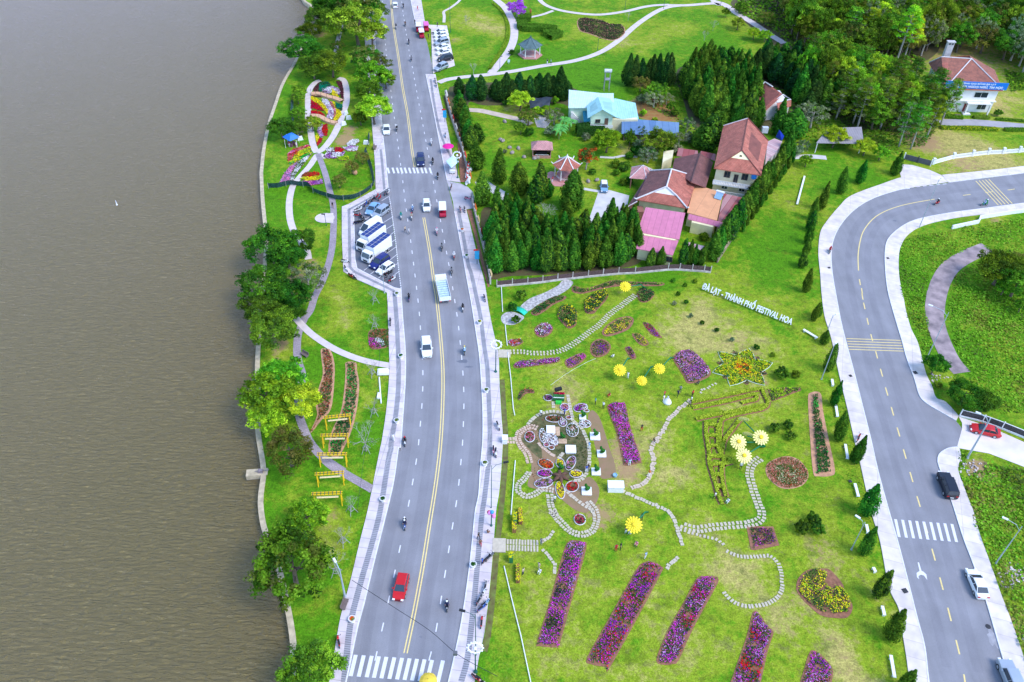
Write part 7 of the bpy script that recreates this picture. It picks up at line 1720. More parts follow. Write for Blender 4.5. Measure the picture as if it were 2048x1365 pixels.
# ------------------------------------------------------------------ vehicles
TYR=mat('tyre_rubber',(0.02,0.02,0.02),.85);RIMM=mat('alloy',(.55,.55,.57),.3,metal=.6);LGT=mat('lamp_glass',(.8,.8,.82),.15,.02);RED=mat('tail_lamp',(.5,.01,.01),.3);CGL=mat('car_glass',(.03,.045,.06),.08,.05,1,spec=.9);BLK=mat('black_plastic',(.015,.015,.018),.5)
def paint(n,c,metal=.1):return mat('paint_'+n,c,.28,.03,1,metal=metal,spec=.6)
PWH,PBK,PRD,PBL,PSV,PNV,PLB,PMG=paint('white',(.8,.8,.8),0),paint('black',(.012,.014,.025)),paint('red',(.55,.012,.015)),paint('blue',(.012,.02,.16)),paint('silver',(.42,.46,.52),.4),paint('navy',(.012,.018,.09)),paint('light_blue',(.2,.38,.62)),paint('crimson',(.42,.01,.04))
def loft(b,st,m=0):
 """st: list of (x, [(y, z)...]) closed sections"""
 n=len(st[0][1]);vs=[(x,y,z)for x,s in st for y,z in s]
 fs=[(i*n+k,i*n+(k+1)%n,(i+1)*n+(k+1)%n,(i+1)*n+k)for i in range(len(st)-1)for k in range(n)]
 fs+=[tuple(range(n))[::-1],tuple(range((len(st)-1)*n,len(st)*n))]
 b.add(vs,fs,m)
def wheel(t,x,y,r=.33,w=.22):
 s=1 if y>0 else-1
 b=MB();b.tube([(x,y-s*w,r),(x,y,r)],r,16);o=b.build('wheel',TYR,t)
 b=MB();b.tube([(x,y,r),(x,y+s*.012,r)],r*.62,12);b.build('rim',RIMM,o)
SPEC={  # length, width, [(x, belt z, half width factor)], cabin (rear x, front x, top z, rear rake, front rake), wheel x
'sedan':(4.6,1.82,[(-2.3,.62,.82),(-2.2,.86,.92),(-1.5,.95,1),(-.4,.93,1),(.9,.92,1),(1.6,.84,.98),(2.1,.72,.9),(2.3,.52,.78)],(-1.75,1.15,1.43,.65,.85),1.4),
'suv':(4.7,1.9,[(-2.35,.7,.88),(-2.28,1.0,.95),(-1.5,1.08,1),(.9,1.06,1),(1.7,.98,.98),(2.15,.88,.9),(2.35,.6,.8)],(-2.2,1.15,1.75,.3,.75),1.45),
'boxy':(4.9,1.95,[(-2.4,.75,.92),(-2.36,1.1,.97),(-1.5,1.15,1),(.8,1.15,1),(1.2,1.12,.99),(2.2,1.06,.95),(2.42,.7,.88)],(-2.3,.95,1.88,.12,.35),1.5),
'van':(5.6,2.0,[(-2.8,.8,.95),(-2.78,1.25,.98),(-1,1.3,1),(1.6,1.25,1),(2.3,1.05,.95),(2.75,.75,.85)],(-2.75,2.2,2.4,.05,1.1),1.75),
'hatch':(3.9,1.7,[(-1.95,.65,.88),(-1.88,.95,.95),(-1.2,1.0,1),(.7,.98,1),(1.4,.88,.97),(1.85,.72,.88),(1.95,.5,.8)],(-1.85,.95,1.52,.3,.75),1.2)}
def car(kind,p,rz,col,label,cat='car',group=None,whiteroof=None):
 L_,Wd,bl,(x0,x1,zt,r0,r1),wx=SPEC[kind]
 t=thing('parked_car' if group else 'car',label,cat,p,rz,group);h=Wd/2
 b=MB();loft(b,[(x,[(-h*f*.9,.22),(-h*f,.42),(-h*f,z-.12),(-h*f*.93,z),(h*f*.93,z),(h*f,z-.12),(h*f,.42),(h*f*.9,.22)])for x,z,f in bl])
 b.build('body',col,t,False)
 zb=max(z for _,z,_ in bl)-.03;wb,wt=h*.9,h*.74
 sec=lambda x,z,w:[(-w,z),(w,z)]
 A=[(x0,-wb,zb),(x1,-wb,zb),(x1,wb,zb),(x0,wb,zb)];T=[(x0+r0,-wt,zt-.05),(x1-r1,-wt,zt-.05),(x1-r1,wt,zt-.05),(x0+r0,wt,zt-.05)]
 gl=CGL if kind!='van' else col
 b=MB();b.add([A[0],A[1],T[1],T[0]],[(0,1,2,3)]);b.add([A[2],A[3],T[3],T[2]],[(0,1,2,3)]);b.build('side_windows',gl,t)
 b=MB();b.add([A[1],A[2],T[2],T[1]],[(0,1,2,3)]);b.build('windscreen',CGL,t);b=MB();b.add([A[3],A[0],T[0],T[3]],[(0,1,2,3)]);b.build('rear_window',gl,t)
 b=MB();e=.03;xa,xb=x0+r0-e,x1-r1+e;loft(b,[(xa,[(-wt-e,zt-.06),(wt+e,zt-.06),(wt*.9,zt-.01),(-wt*.9,zt-.01)]),((xa+xb)/2,[(-wt-e,zt-.03),(wt+e,zt-.03),(wt*.9,zt+.04),(-wt*.9,zt+.04)]),(xb,[(-wt-e,zt-.06),(wt+e,zt-.06),(wt*.9,zt-.01),(-wt*.9,zt-.01)])])
 b.build('roof',whiteroof or col,t)
 b=MB()
 for i in range(4):b.tube([A[i],T[i]],.045,4)
 for s in(0,3):m0=Vector(A[0 if s==0 else 3]).lerp(Vector(A[1 if s==0 else 2]),.48);m1=Vector(T[0 if s==0 else 3]).lerp(Vector(T[1 if s==0 else 2]),.45);b.tube([m0,m1],.04,4)
 b.build('pillars',col,t)
 for x in(-wx,wx):
  for y in(-h-.005,h+.005):wheel(t,x,y,.33 if kind in('sedan','hatch')else .37)
 fx,fz=bl[-2][0]+.12,bl[-2][1]-.12;rx,rz_=bl[0][0]-.0,bl[0][1]+.08
 for s in(-1,1):
  b=MB();b.box((fx,s*h*.68,fz),(.22,.34,.14));b.build('headlight',LGT,t)
  b=MB();b.box((rx+.03,s*h*.7,rz_),(.12,.34,.16));b.build('tail_light',RED,t)
  b=MB();b.box((x1-.35,s*(h+.1),zb+.08),(.16,.2,.13));b.build('wing_mirror',col,t)
 b=MB();b.box((bl[-1][0]+.0,0,.45),(.04,h*1.1,.16));b.build('grille',BLK,t);b=MB();b.box((rx-.02,0,.55),(.03,.5,.14));b.build('number_plate',PWH,t)
 return t
def place(fr,x,y,fx,fy,z=.6):
 """ground point under a thing seen at x, y, and its heading towards the photo point fx, fy"""
 p=GQ(fr,x,y,z);q=GQ(fr,fx,fy,z);d=q-p;p.z=.03
 return p,math.atan2(d.y,d.x)
for k,(kd,fr,x,y,fx,fy,c,l)in enumerate([
('hatch','j',1033,805,1015,880,PRD,'red car driving down the main road near the bottom'),('suv','i',1618,385,1625,465,PWH,'white car driving down the main road beside the double yellow line'),
('suv','a',1370,1290,1372,1340,PNV,'dark navy car in the lane just above the upper zebra crossing'),('hatch','e',1418,450,1421,500,PWH,'small white hatchback between the zebra crossing and the parking bay'),
('hatch','a',1165,42,1160,0,PWH,'white car at the top of the main road beside the yellow line'),('sedan','a',1095,1040,1097,1080,PWH,'white car stopped at the left kerb under the grey trunked tree')]):
 p,rz=place(fr,x,y,fx,fy);car(kd,p,rz,c,l)
G1='cars parked in the lakeside bay'
for kd,x,y,fx,fy,c,l in[('sedan',425,375,370,440,PLB,'light blue pickup like saloon parked in the bay, topmost car'),('suv',530,425,440,490,PSV,'silver car parked right below the light blue one'),('suv',515,1070,420,1140,PBL,'dark blue car parked below the solar trucks'),('hatch',590,1155,520,1200,PWH,'white rounded hatchback at the lower end of the bay')]:
 p,rz=place('y',x,y,fx,fy);car(kd,p,rz,c,l,'car',G1)
p,rz=place('y',395,610,250,700,1.2);car('van',p,rz,PWH,'white high roofed van beside the upper solar truck','van',G1)
G2='cars parked side by side in the upper car park'
for x,y,fx,fy,kd,c,l in[(460,490,400,500,'sedan',PWH,'white car at the top end of the upper car park row'),(470,535,400,550,'sedan',PWH,'second white car from the top of the upper car park row'),(480,590,400,605,'sedan',PWH,'third white car of the upper car park row, above the one with dark lower body'),(475,655,380,680,'suv',PSV,'pale silver car with dark trim in the middle of the upper car park row'),(495,725,430,740,'sedan',PWH,'white saloon in the upper car park between silver and white neighbours'),(510,800,420,820,'sedan',PWH,'white saloon in the upper car park just above the black one'),(535,895,440,915,'suv',PBK,'black car in the upper car park'),(470,1030,380,1070,'suv',PSV,'silver car standing askew at the bottom of the upper car park')]:
 p,rz=place('v',x,y,fx,fy);p.z=.12;car(kd,p,rz,c,l,'car',G2)
p,rz=place('r',1560,350,1430,320);car('sedan',p,rz,PRD,'red car parked along the fence of the side lane','car')
p,rz=place('r',1120,985,1060,830);car('boxy',p,rz,PBK,'black boxy off-road car parked half on the pavement')
p,rz=place('p',1630,570,1580,455);car('sedan',p,rz,PWH,'white saloon parked with its back to the camera below the zebra crossing')
p,rz=place('p',1900,1330,1850,1210);car('boxy',p,rz,PSV,'pale silver car cut by the bottom right corner')
p,rz=place('f',1437,700,1440,750);car('hatch',p,rz,PLB,'light blue and white hatchback parked on the house drive',whiteroof=PWH)
# trucks with solar roofs
SOL=mat('solar_cell',(.012,.03,.17),.2,.15,2,spec=.7)
for x,y,fx,fy,l,Lb in[(400,760,250,870,'white box truck with blue solar panels on its roof, upper of two',7.0),(470,900,310,1020,'white box truck with blue solar panels on its roof, lower of two',7.0)]:
 p,rz=place('y',x,y,fx,fy,1.6);t=thing('box_truck',l,'truck',p,rz,'solar roofed box trucks')
 b=MB();b.box((-.9,0,1.95),(5.6,2.2,2.5));b.build('cargo_box',PWH,t)
 b=MB();loft(b,[(2.05,[(-1.05,.5),(-1.05,2.45),(1.05,2.45),(1.05,.5)]),(3.0,[(-1.05,.5),(-1.05,2.4),(1.05,2.4),(1.05,.5)]),(3.55,[(-1.03,.5),(-1.03,1.35),(1.03,1.35),(1.03,.5)])]);b.build('cab',PWH,t)
 b=MB();b.add([(3.07,-.92,2.30),(3.54,-.92,1.45),(3.54,.92,1.45),(3.07,.92,2.30)],[(0,1,2,3)]);b.build('windscreen',CGL,t)
 for s in(-1,1):b=MB();b.box((2.75,s*1.06,1.85),(.7,.03,.6));b.build('side_window',CGL,t);b=MB();b.box((3.3,s*1.25,1.9),(.1,.22,.4));b.build('wing_mirror',BLK,t);b=MB();b.box((3.57,s*.8,.85),(.05,.35,.2));b.build('headlight',LGT,t)
 b=MB();b.box((3.58,0,.8),(.04,1.0,.35));b.build('grille',BLK,t);b=MB();b.box((-.2,0,.55),(6.0,.9,.25));b.build('chassis',BLK,t)
 for i in range(6):
  for j in range(2):b=MB();b.box((-3.3+i*.95,(j-.5)*.98,3.25),(.84,.86,.05));b.build('solar_panel',SOL,t)
 for xw in(-2.6,-1.5,2.7):
  for y_ in(-1.1,1.1):wheel(t,xw,y_,.42,.28)
p,rz=place('e',1546,1115,1520,1000,.9);t=thing('flatbed_truck','white open-bed truck with pale blue slatted load beside the yellow line','truck',p,rz)
b=MB();loft(b,[(1.9,[(-1.05,.5),(-1.05,2.3),(1.05,2.3),(1.05,.5)]),(2.9,[(-1.05,.5),(-1.05,2.2),(1.05,2.2),(1.05,.5)]),(3.3,[(-1,.5),(-1,1.3),(1,1.3),(1,.5)])]);b.build('cab',PWH,t)
b=MB();b.box((-1,0,.95),(5.6,2.2,.2));b.box((-1,1.08,1.4),(5.6,.06,.8));b.box((-1,-1.08,1.4),(5.6,.06,.8));b.box((-3.8,0,1.4),(.06,2.2,.8));b.build('bed',PWH,t)
b=MB();[b.box((-1+x,0,1.45),(.5,1.9,.15))for x in np.linspace(-2.4,2.4,8)];b.build('load',mat('pale_blue_load',(.45,.58,.66),.6,.2,2),t)
b=MB();b.add([(2.95,-.9,2.15),(3.28,-.9,1.4),(3.28,.9,1.4),(2.95,.9,2.15)],[(0,1,2,3)]);b.build('windscreen',CGL,t)
for s in(-1,1):b=MB();b.box((-3.85,s*.85,.8),(.05,.3,.16));b.build('tail_light',RED,t)
for xw in(-2.6,2.3):
 for y_ in(-1.05,1.05):wheel(t,xw,y_,.4,.28)
 # open shuttles
for fr,x,y,fx,fy,l,g in[('e',1546,495,1550,560,'white canopied shuttle cart with crimson front on the main road',None),('v',175,530,190,600,'white and pink shuttle cart in the drop-off bay, lower one',1),('v',245,430,255,480,'pink roofed shuttle cart in the drop-off bay beside the trees',1),('v',130,440,135,480,'white shuttle cart at the upper end of the drop-off bay',1)]:
 p,rz=place(fr,x,y,fx,fy);t=thing('shuttle_cart',l,'shuttle cart',p,rz)
 b=MB();b.box((0,0,.5),(3.6,1.5,.35));loft(b,[(1.5,[(-.7,.4),(-.7,1.1),(.7,1.1),(.7,.4)]),(1.95,[(-.6,.4),(-.6,.8),(.6,.8),(.6,.4)])]);b.build('body',PMG,t)
 b=MB();loft(b,[(-1.8,[(-.8,1.95),(.8,1.95),(.7,2.05),(-.7,2.05)]),(0,[(-.82,2.0),(.82,2.0),(.7,2.15),(-.7,2.15)]),(1.7,[(-.8,1.95),(.8,1.95),(.7,2.05),(-.7,2.05)])]);b.build('canopy',PWH if 'pink roofed' not in l else mat('pink_canopy',(.7,.12,.4),.5),t)
 for xx in(-1.6,1.4):
  for s in(-1,1):b=MB();b.tube([(xx,s*.72,.6),(xx,s*.74,1.98)],.035,5);b.build('post',BLK,t)
 for xx in(-1.1,-.2,.7):b=MB();b.box((xx,0,.85),(.45,1.3,.14));b.box((xx-.25,0,1.1),(.1,1.3,.5));b.build('bench_seat',PMG,t)
 for xw in(-1.25,1.3):
  for y_ in(-.76,.76):wheel(t,xw,y_,.27,.18)
  # ------------------------------------------------------------------ people
def skin_mesh(joints,edges,name):
 me=bpy.data.meshes.new(name);me.from_pydata([j[:3]for j in joints],edges,[])
 o=bpy.data.objects.new(name,me);C.objects.link(o)
 o.modifiers.new('s','SKIN');o.modifiers.new('d','SUBSURF').levels=1
 for v,j in zip(me.skin_vertices[0].data,joints):v.radius=(j[3],j[3]if len(j)<5 else j[4])
 me.skin_vertices[0].data[0].use_root=True
 bpy.context.view_layer.update()
 r=bpy.data.meshes.new_from_object(o.evaluated_get(bpy.context.evaluated_depsgraph_get()))
 bpy.data.objects.remove(o);return r
 # joints: pelvis 0, chest 1, neck 2, head 3, crown 4, then L shoulder elbow hand, R ..., L hip knee foot toe, R ...
def body_mesh(pose):
 if pose=='ride':J=[(-.1,0,.86,.15),(-.02,0,1.2,.15,.12),(.02,0,1.38,.06),(.05,0,1.47,.09),(.05,0,1.57,.08)];arm=lambda s:[(-.0,s*.19,1.31,.06),(.18,s*.25,1.12,.045),(.42,s*.24,1.08,.04)];leg=lambda s:[(.0,s*.1,.82,.1),(.36,s*.16,.78,.075),(.30,s*.15,.38,.055),(.42,s*.15,.34,.05)]
 elif pose=='walk':J=[(0,0,.95,.14,.1),(.02,0,1.25,.16,.1),(.02,0,1.45,.055),(.03,0,1.55,.09),(.03,0,1.64,.08)];arm=lambda s:[(0,s*.19,1.38,.055),(-s*.12,s*.24,1.12,.042),(s*.05-s*.12,s*.23,.88,.035)];leg=lambda s:[(0,s*.09,.88,.09),(s*.16,s*.1,.5,.065),(s*.18-.05,s*.1,.08,.045),(s*.18+.08,s*.1,.04,.04)]
 elif pose=='sit':J=[(0,0,.35,.15,.11),(.02,0,.65,.15,.1),(.05,0,.83,.055),(.08,0,.93,.09),(.08,0,1.02,.08)];arm=lambda s:[(0,s*.19,.76,.055),(.12,s*.23,.52,.042),(.3,s*.16,.42,.035)];leg=lambda s:[(.02,s*.1,.32,.09),(.34,s*.14,.5,.065),(.36,s*.14,.1,.045),(.5,s*.14,.05,.04)]
 else:J=[(0,0,.95,.14,.1),(0,0,1.25,.16,.1),(0,0,1.45,.055),(.02,0,1.55,.09),(.02,0,1.64,.08)];arm=lambda s:[(0,s*.19,1.38,.055),(.02,s*.25,1.12,.042),(.12,s*.2,.9,.035)];leg=lambda s:[(0,s*.09,.88,.09),(.02,s*.11,.5,.065),(0,s*.12,.08,.045),(.12,s*.13,.04,.04)]
 E=[(0,1),(1,2),(2,3),(3,4)];J=list(J)
 for s in(-1,1):
  k=len(J);J+=arm(s);E+=[(1,k),(k,k+1),(k+1,k+2)]
  k=len(J);J+=leg(s);E+=[(0,k),(k,k+1),(k+1,k+2),(k+2,k+3)]
 me=skin_mesh(J,E,'person_'+pose);zn=J[2][2];zp=J[0][2]
 for i in range(5):me.materials.append(None)
 for f in me.polygons:
  c=f.center;hz=c.z-zn
  if hz>.02:m=3 if(hz>.13 or c.x<J[3][0]-.02)else 0
  elif c.z>zp-.02 and abs(c.y)>.21 and(pose!='ride' or c.x>.3):m=0
  elif c.z>zp-.02:m=1
  elif abs(c.y)>.2 and pose in('stand','walk')and c.z>.7:m=0
  else:m=4 if c.z<(.11 if pose!='ride' else .37)else 2
  f.material_index=m
 me.polygons.foreach_set('use_smooth',[True]*len(me.polygons));return me
BODY={k:body_mesh(k)for k in('ride','walk','sit','stand')}
SKN=mat('skin',(.48,.27,.18),.6,.05);HAIR=mat('hair',(.015,.012,.01),.6);SHOE=mat('shoe',(.03,.03,.03),.6)
CL={'white':(.78,.77,.78),'black':(.015,.015,.02),'red':(.5,.02,.03),'blue':(.04,.1,.4),'teal':(.0,.3,.28),'navy':(.015,.02,.07),'pink':(.65,.22,.32),'grey':(.22,.22,.24),'orange':(.65,.2,.03),'yellow':(.7,.5,.05),'beige':(.5,.4,.3),'green':(.03,.25,.08),'lblue':(.3,.45,.65),'brown':(.2,.1,.06)}
cloth=lambda c:mat('cloth_'+c,CL[c],.85,.12,4)
def person(p,rz,shirt,legs,label,pose='stand',group=None,helmet=None,h=1.0):
 o=bpy.data.objects.new('person',BODY[pose]);C.objects.link(o);o.location=p;o.rotation_euler=(0,0,rz);o.scale=(h,h,h)
 for i,m in enumerate((SKN,cloth(shirt),cloth(legs),HAIR,SHOE)):s=o.material_slots[i];s.link='OBJECT';s.material=m
 tag(o,label,'person',group)
 if helmet:
  b=MB();b.lathe((0,0,0),[(.13,-.08),(.145,0),(.12,.08),(.06,.13),(.01,.14)],10);k=b.build('helmet',cloth(helmet),o,True);k.location=(.05,0,1.55)
 return o
def bike(p,rz,col,label,group=None,lean=0.0):
 key='bike_'+col
 if key not in MT:
  t=thing('motorbike',label,'motorbike',p,rz,group)
  m=paint('moto_'+col,CL[col])
  b=MB();loft(b,[(-.75,[(-.1,.55),(-.08,.75),(.08,.75),(.1,.55)]),(-.3,[(-.15,.4),(-.14,.76),(.14,.76),(.15,.4)]),(.1,[(-.1,.3),(-.1,.5),(.1,.5),(.1,.3)]),(.35,[(-.16,.3),(-.12,.6),(.12,.6),(.16,.3)]),(.55,[(-.14,.45),(-.1,.98),(.1,.98),(.14,.45)]),(.66,[(-.06,.6),(-.05,.9),(.05,.9),(.06,.6)])]);b.build('body',m,t)
  b=MB();loft(b,[(-.7,[(-.12,.76),(-.1,.84),(.1,.84),(.12,.76)]),(.12,[(-.12,.72),(-.1,.8),(.1,.8),(.12,.72)])]);b.build('seat',BLK,t)
  for x in(-.62,.66):b=MB();b.tube([(x,-.05,.28),(x,.05,.28)],.28,14);w=b.build('wheel',TYR,t);b=MB();b.tube([(x,-.055,.28),(x,.055,.28)],.15,10);b.build('rim',RIMM,w)
  b=MB();b.tube([(.45,-.33,1.03),(.52,0,1.02),(.45,.33,1.03)],.022,5);b.tube([(.52,0,1.02),(.66,0,.3)],.03,5);b.build('handlebar',BLK,t)
  for s in(-1,1):b=MB();b.tube([(.46,s*.25,1.03),(.44,s*.32,1.22)],.012,4);b.lathe((.44,s*.33,1.2),[(.01,0),(.05,.03),(.05,.06),(.01,.08)],8);b.build('mirror',BLK,t)
  b=MB();b.box((.67,0,.86),(.06,.14,.1));b.build('headlight',LGT,t);b=MB();b.box((-.77,0,.68),(.05,.14,.08));b.build('tail_light',RED,t)
  MT[key]=t;o=t
 else:o=dup(MT[key],p,rz,label,'motorbike',group)
 if lean:o.rotation_euler=(lean,0,rz)
 return o
def ride(fr,x,y,fx,fy,bc,shirt,legs,helm,where,extra=None):
 p,rz=place(fr,x,y,x+fx,y+fy,.8)
 bike(p,rz,bc,'%s motorbike ridden %s'%(bc,where))
 person(p,rz,shirt,legs,'rider in %s with %s helmet %s'%(shirt,helm,where),'ride',None,helm)
 if extra:person(p+Vector((math.cos(rz)*-.42,math.sin(rz)*-.42,.02)),rz,extra,'black','passenger in %s %s'%(extra,where),'ride',None,'white')
for a in[('a',1230,45,0,20,'black','black','navy','grey','beside the white car at the top of the road'),('a',1172,212,0,20,'white','black','navy','black','on the yellow line above the tree shadow'),('a',1246,190,0,20,'black','brown','black','grey','in the right lane level with the drop-off bay'),
('a',1274,335,0,20,'black','navy','black','black','in the right lane just below the shuttle carts'),('a',1294,470,0,20,'navy','grey','black','black','in the right lane opposite the parked silver car'),('a',1178,1028,0,20,'black','black','grey','white','right of the white car stopped at the kerb'),
('a',1455,1140,0,20,'white','white','black','white','near the kerb level with the magenta parasol'),('a',1467,1290,0,20,'black','black','black','black','right of the navy car'),('e',1507,205,0,20,'black','black','grey','black','just below the upper zebra crossing'),
('e',1305,468,0,20,'blue','lblue','navy','white','left lane, upper of three beside the bay',),('e',1212,525,0,20,'white','teal','grey','green','alone at the dashed edge of the parking bay'),('e',1297,530,0,20,'white','beige','grey','red','left lane, just below the blue scooter'),
('e',1500,650,0,20,'pink','white','grey','pink','below the shuttle cart in the right lane'),('e',1540,775,0,20,'black','grey','black','black','right of the end of the double yellow line'),('e',1638,845,0,20,'red','white','black','white','nearest the right kerb above the blue banner post'),
('e',1618,968,0,20,'black','grey','black','black','just ahead of the open-bed truck'),('e',1275,1180,0,-20,'blue','black','navy','black','in the left lane level with the open-bed truck'),('e',1708,1260,0,20,'white','black','black','black','right lane below the open-bed truck'),
('i',1922,400,0,-20,'teal','teal','grey','yellow','with a turquoise cape over the dark road stain','lblue'),('i',1443,1125,0,20,'white','black','black','red','along the left kerb opposite the tall bare sapling'),('j',1055,430,0,20,'blue','navy','grey','white','left lane above the red car','black'),
('j',1303,905,0,20,'black','navy','black','white','right lane beside the red car'),('h',1315,415,-20,8,'red','black','black','white','on the bend of the hillside road'),('h',1695,425,-20,2,'green','lblue','blue','green','by the yellow rumble lines at the right edge','green'),('h',452,800,-3,20,'grey','red','black','red','hugging the pavement on the left of the bend')]:
 ride(*a)
for k,(fr,x,y,fx,fy,c,l)in enumerate([('y',590,170,10,-20,'grey','in the top corner of the parking bay'),('y',625,160,10,-20,'white','beside the dashed line at the top corner of the bay'),('y',480,215,10,-15,'red','third along the slanting kerb of the bay'),('y',515,235,10,-15,'red','with a white seat above the dark car'),('y',430,250,10,-15,'black','fourth along the slanting kerb of the bay'),('y',385,275,10,-15,'grey','fifth along the slanting kerb of the bay'),('y',330,315,10,-15,'blue','by the slanting kerb above the light blue car'),
('y',215,395,15,-8,'white','left of the light blue car, outer one'),('y',255,380,15,-8,'white','left of the light blue car, inner one'),('y',230,460,15,0,'red','red fairing, at the left kerb of the bay'),('y',280,490,15,15,'black','next to the red one at the left kerb'),('y',320,515,15,15,'grey','nearest the white van nose'),('y',220,555,15,-4,'navy','blue-black, at the kerb beside the van'),('y',260,545,15,-4,'black','between the kerb and the van'),
('y',650,350,4,15,'brown','at the dashed line beside the silver car'),('y',600,1225,15,-8,'black','below the white hatchback'),('y',640,1210,15,-8,'black','behind the white hatchback'),('y',610,1280,15,-8,'grey','second row below the hatchback'),('y',660,1300,15,-12,'red','lowest in the parking bay'),('y',690,1285,15,-12,'white','beside the lowest red one in the bay'),('y',65,1060,15,2,'white','on the pavement left of the lower solar truck'),('y',80,1155,8,12,'white','at the pavement corner below the bay'),('y',145,1250,15,10,'red','purple-red, on the pavement below the bay'),('y',180,1262,15,10,'navy','dark, on the grass edge below the bay'),
('x',88,385,6,-20,'brown','at the gateway apron upper side'),('x',165,562,4,20,'red','at the gateway apron lower side'),('x',200,565,4,20,'black','beside the red one at the lower side of the gateway'),('x',225,475,15,2,'pink','parked against the gateway wall'),('x',360,1275,4,15,'navy','with goods, against the wall end below the grove'),
('o',495,375,12,-12,'black','white striped, by the seller in blue'),('o',520,360,12,-12,'grey','behind the striped one by the seller'),('o',480,600,4,-20,'grey','topmost of the row on the garden side pavement'),('o',460,660,10,-16,'white','second of the row on the garden side pavement'),('o',435,705,10,-16,'grey','third of the row on the garden side pavement'),('o',480,735,10,-8,'lblue','light blue, fourth of the row on the garden side pavement'),('o',455,770,10,-8,'blue','bright blue, fifth of the row on the garden side pavement'),('o',450,885,2,-20,'red','red, below the tall black lamp on the garden side'),('o',415,1335,12,10,'red','red, at the bottom edge of the garden side pavement'),('o',450,1350,12,10,'black','black, at the bottom edge of the garden side pavement'),
('m',485,465,8,20,'white','standing against the garden edge above the entrance'),('m',465,735,0,20,'white','cream, carrying a white box, below the entrance'),('m',440,715,0,20,'pink','pink, parked beside the cream one'),('i',1330,180,0,20,'black','at the grass edge above the corner flower bed'),('j',665,1130,-4,-20,'red','on the left pavement near the bottom'),('v',385,1230,4,20,'black','on the pavement above the banner fence'),('v',400,1300,4,20,'navy','second on the pavement above the banner fence'),('a',1570,1090,0,20,'lblue','between the magenta parasol and the blue banner'),('B',1250,1060,15,2,'black','under the trees by the path'),('r',90,445,6,-16,'red','on the hillside pavement by the propped cypress')]):
 p,rz=place(fr,x,y,x+fx,y+fy,.4);p.z=.15 if fr in 'oxijmvr' else .03
 bike(p,rz,c,'parked %s motorbike %s'%(c,l),'parked motorbikes',.12)
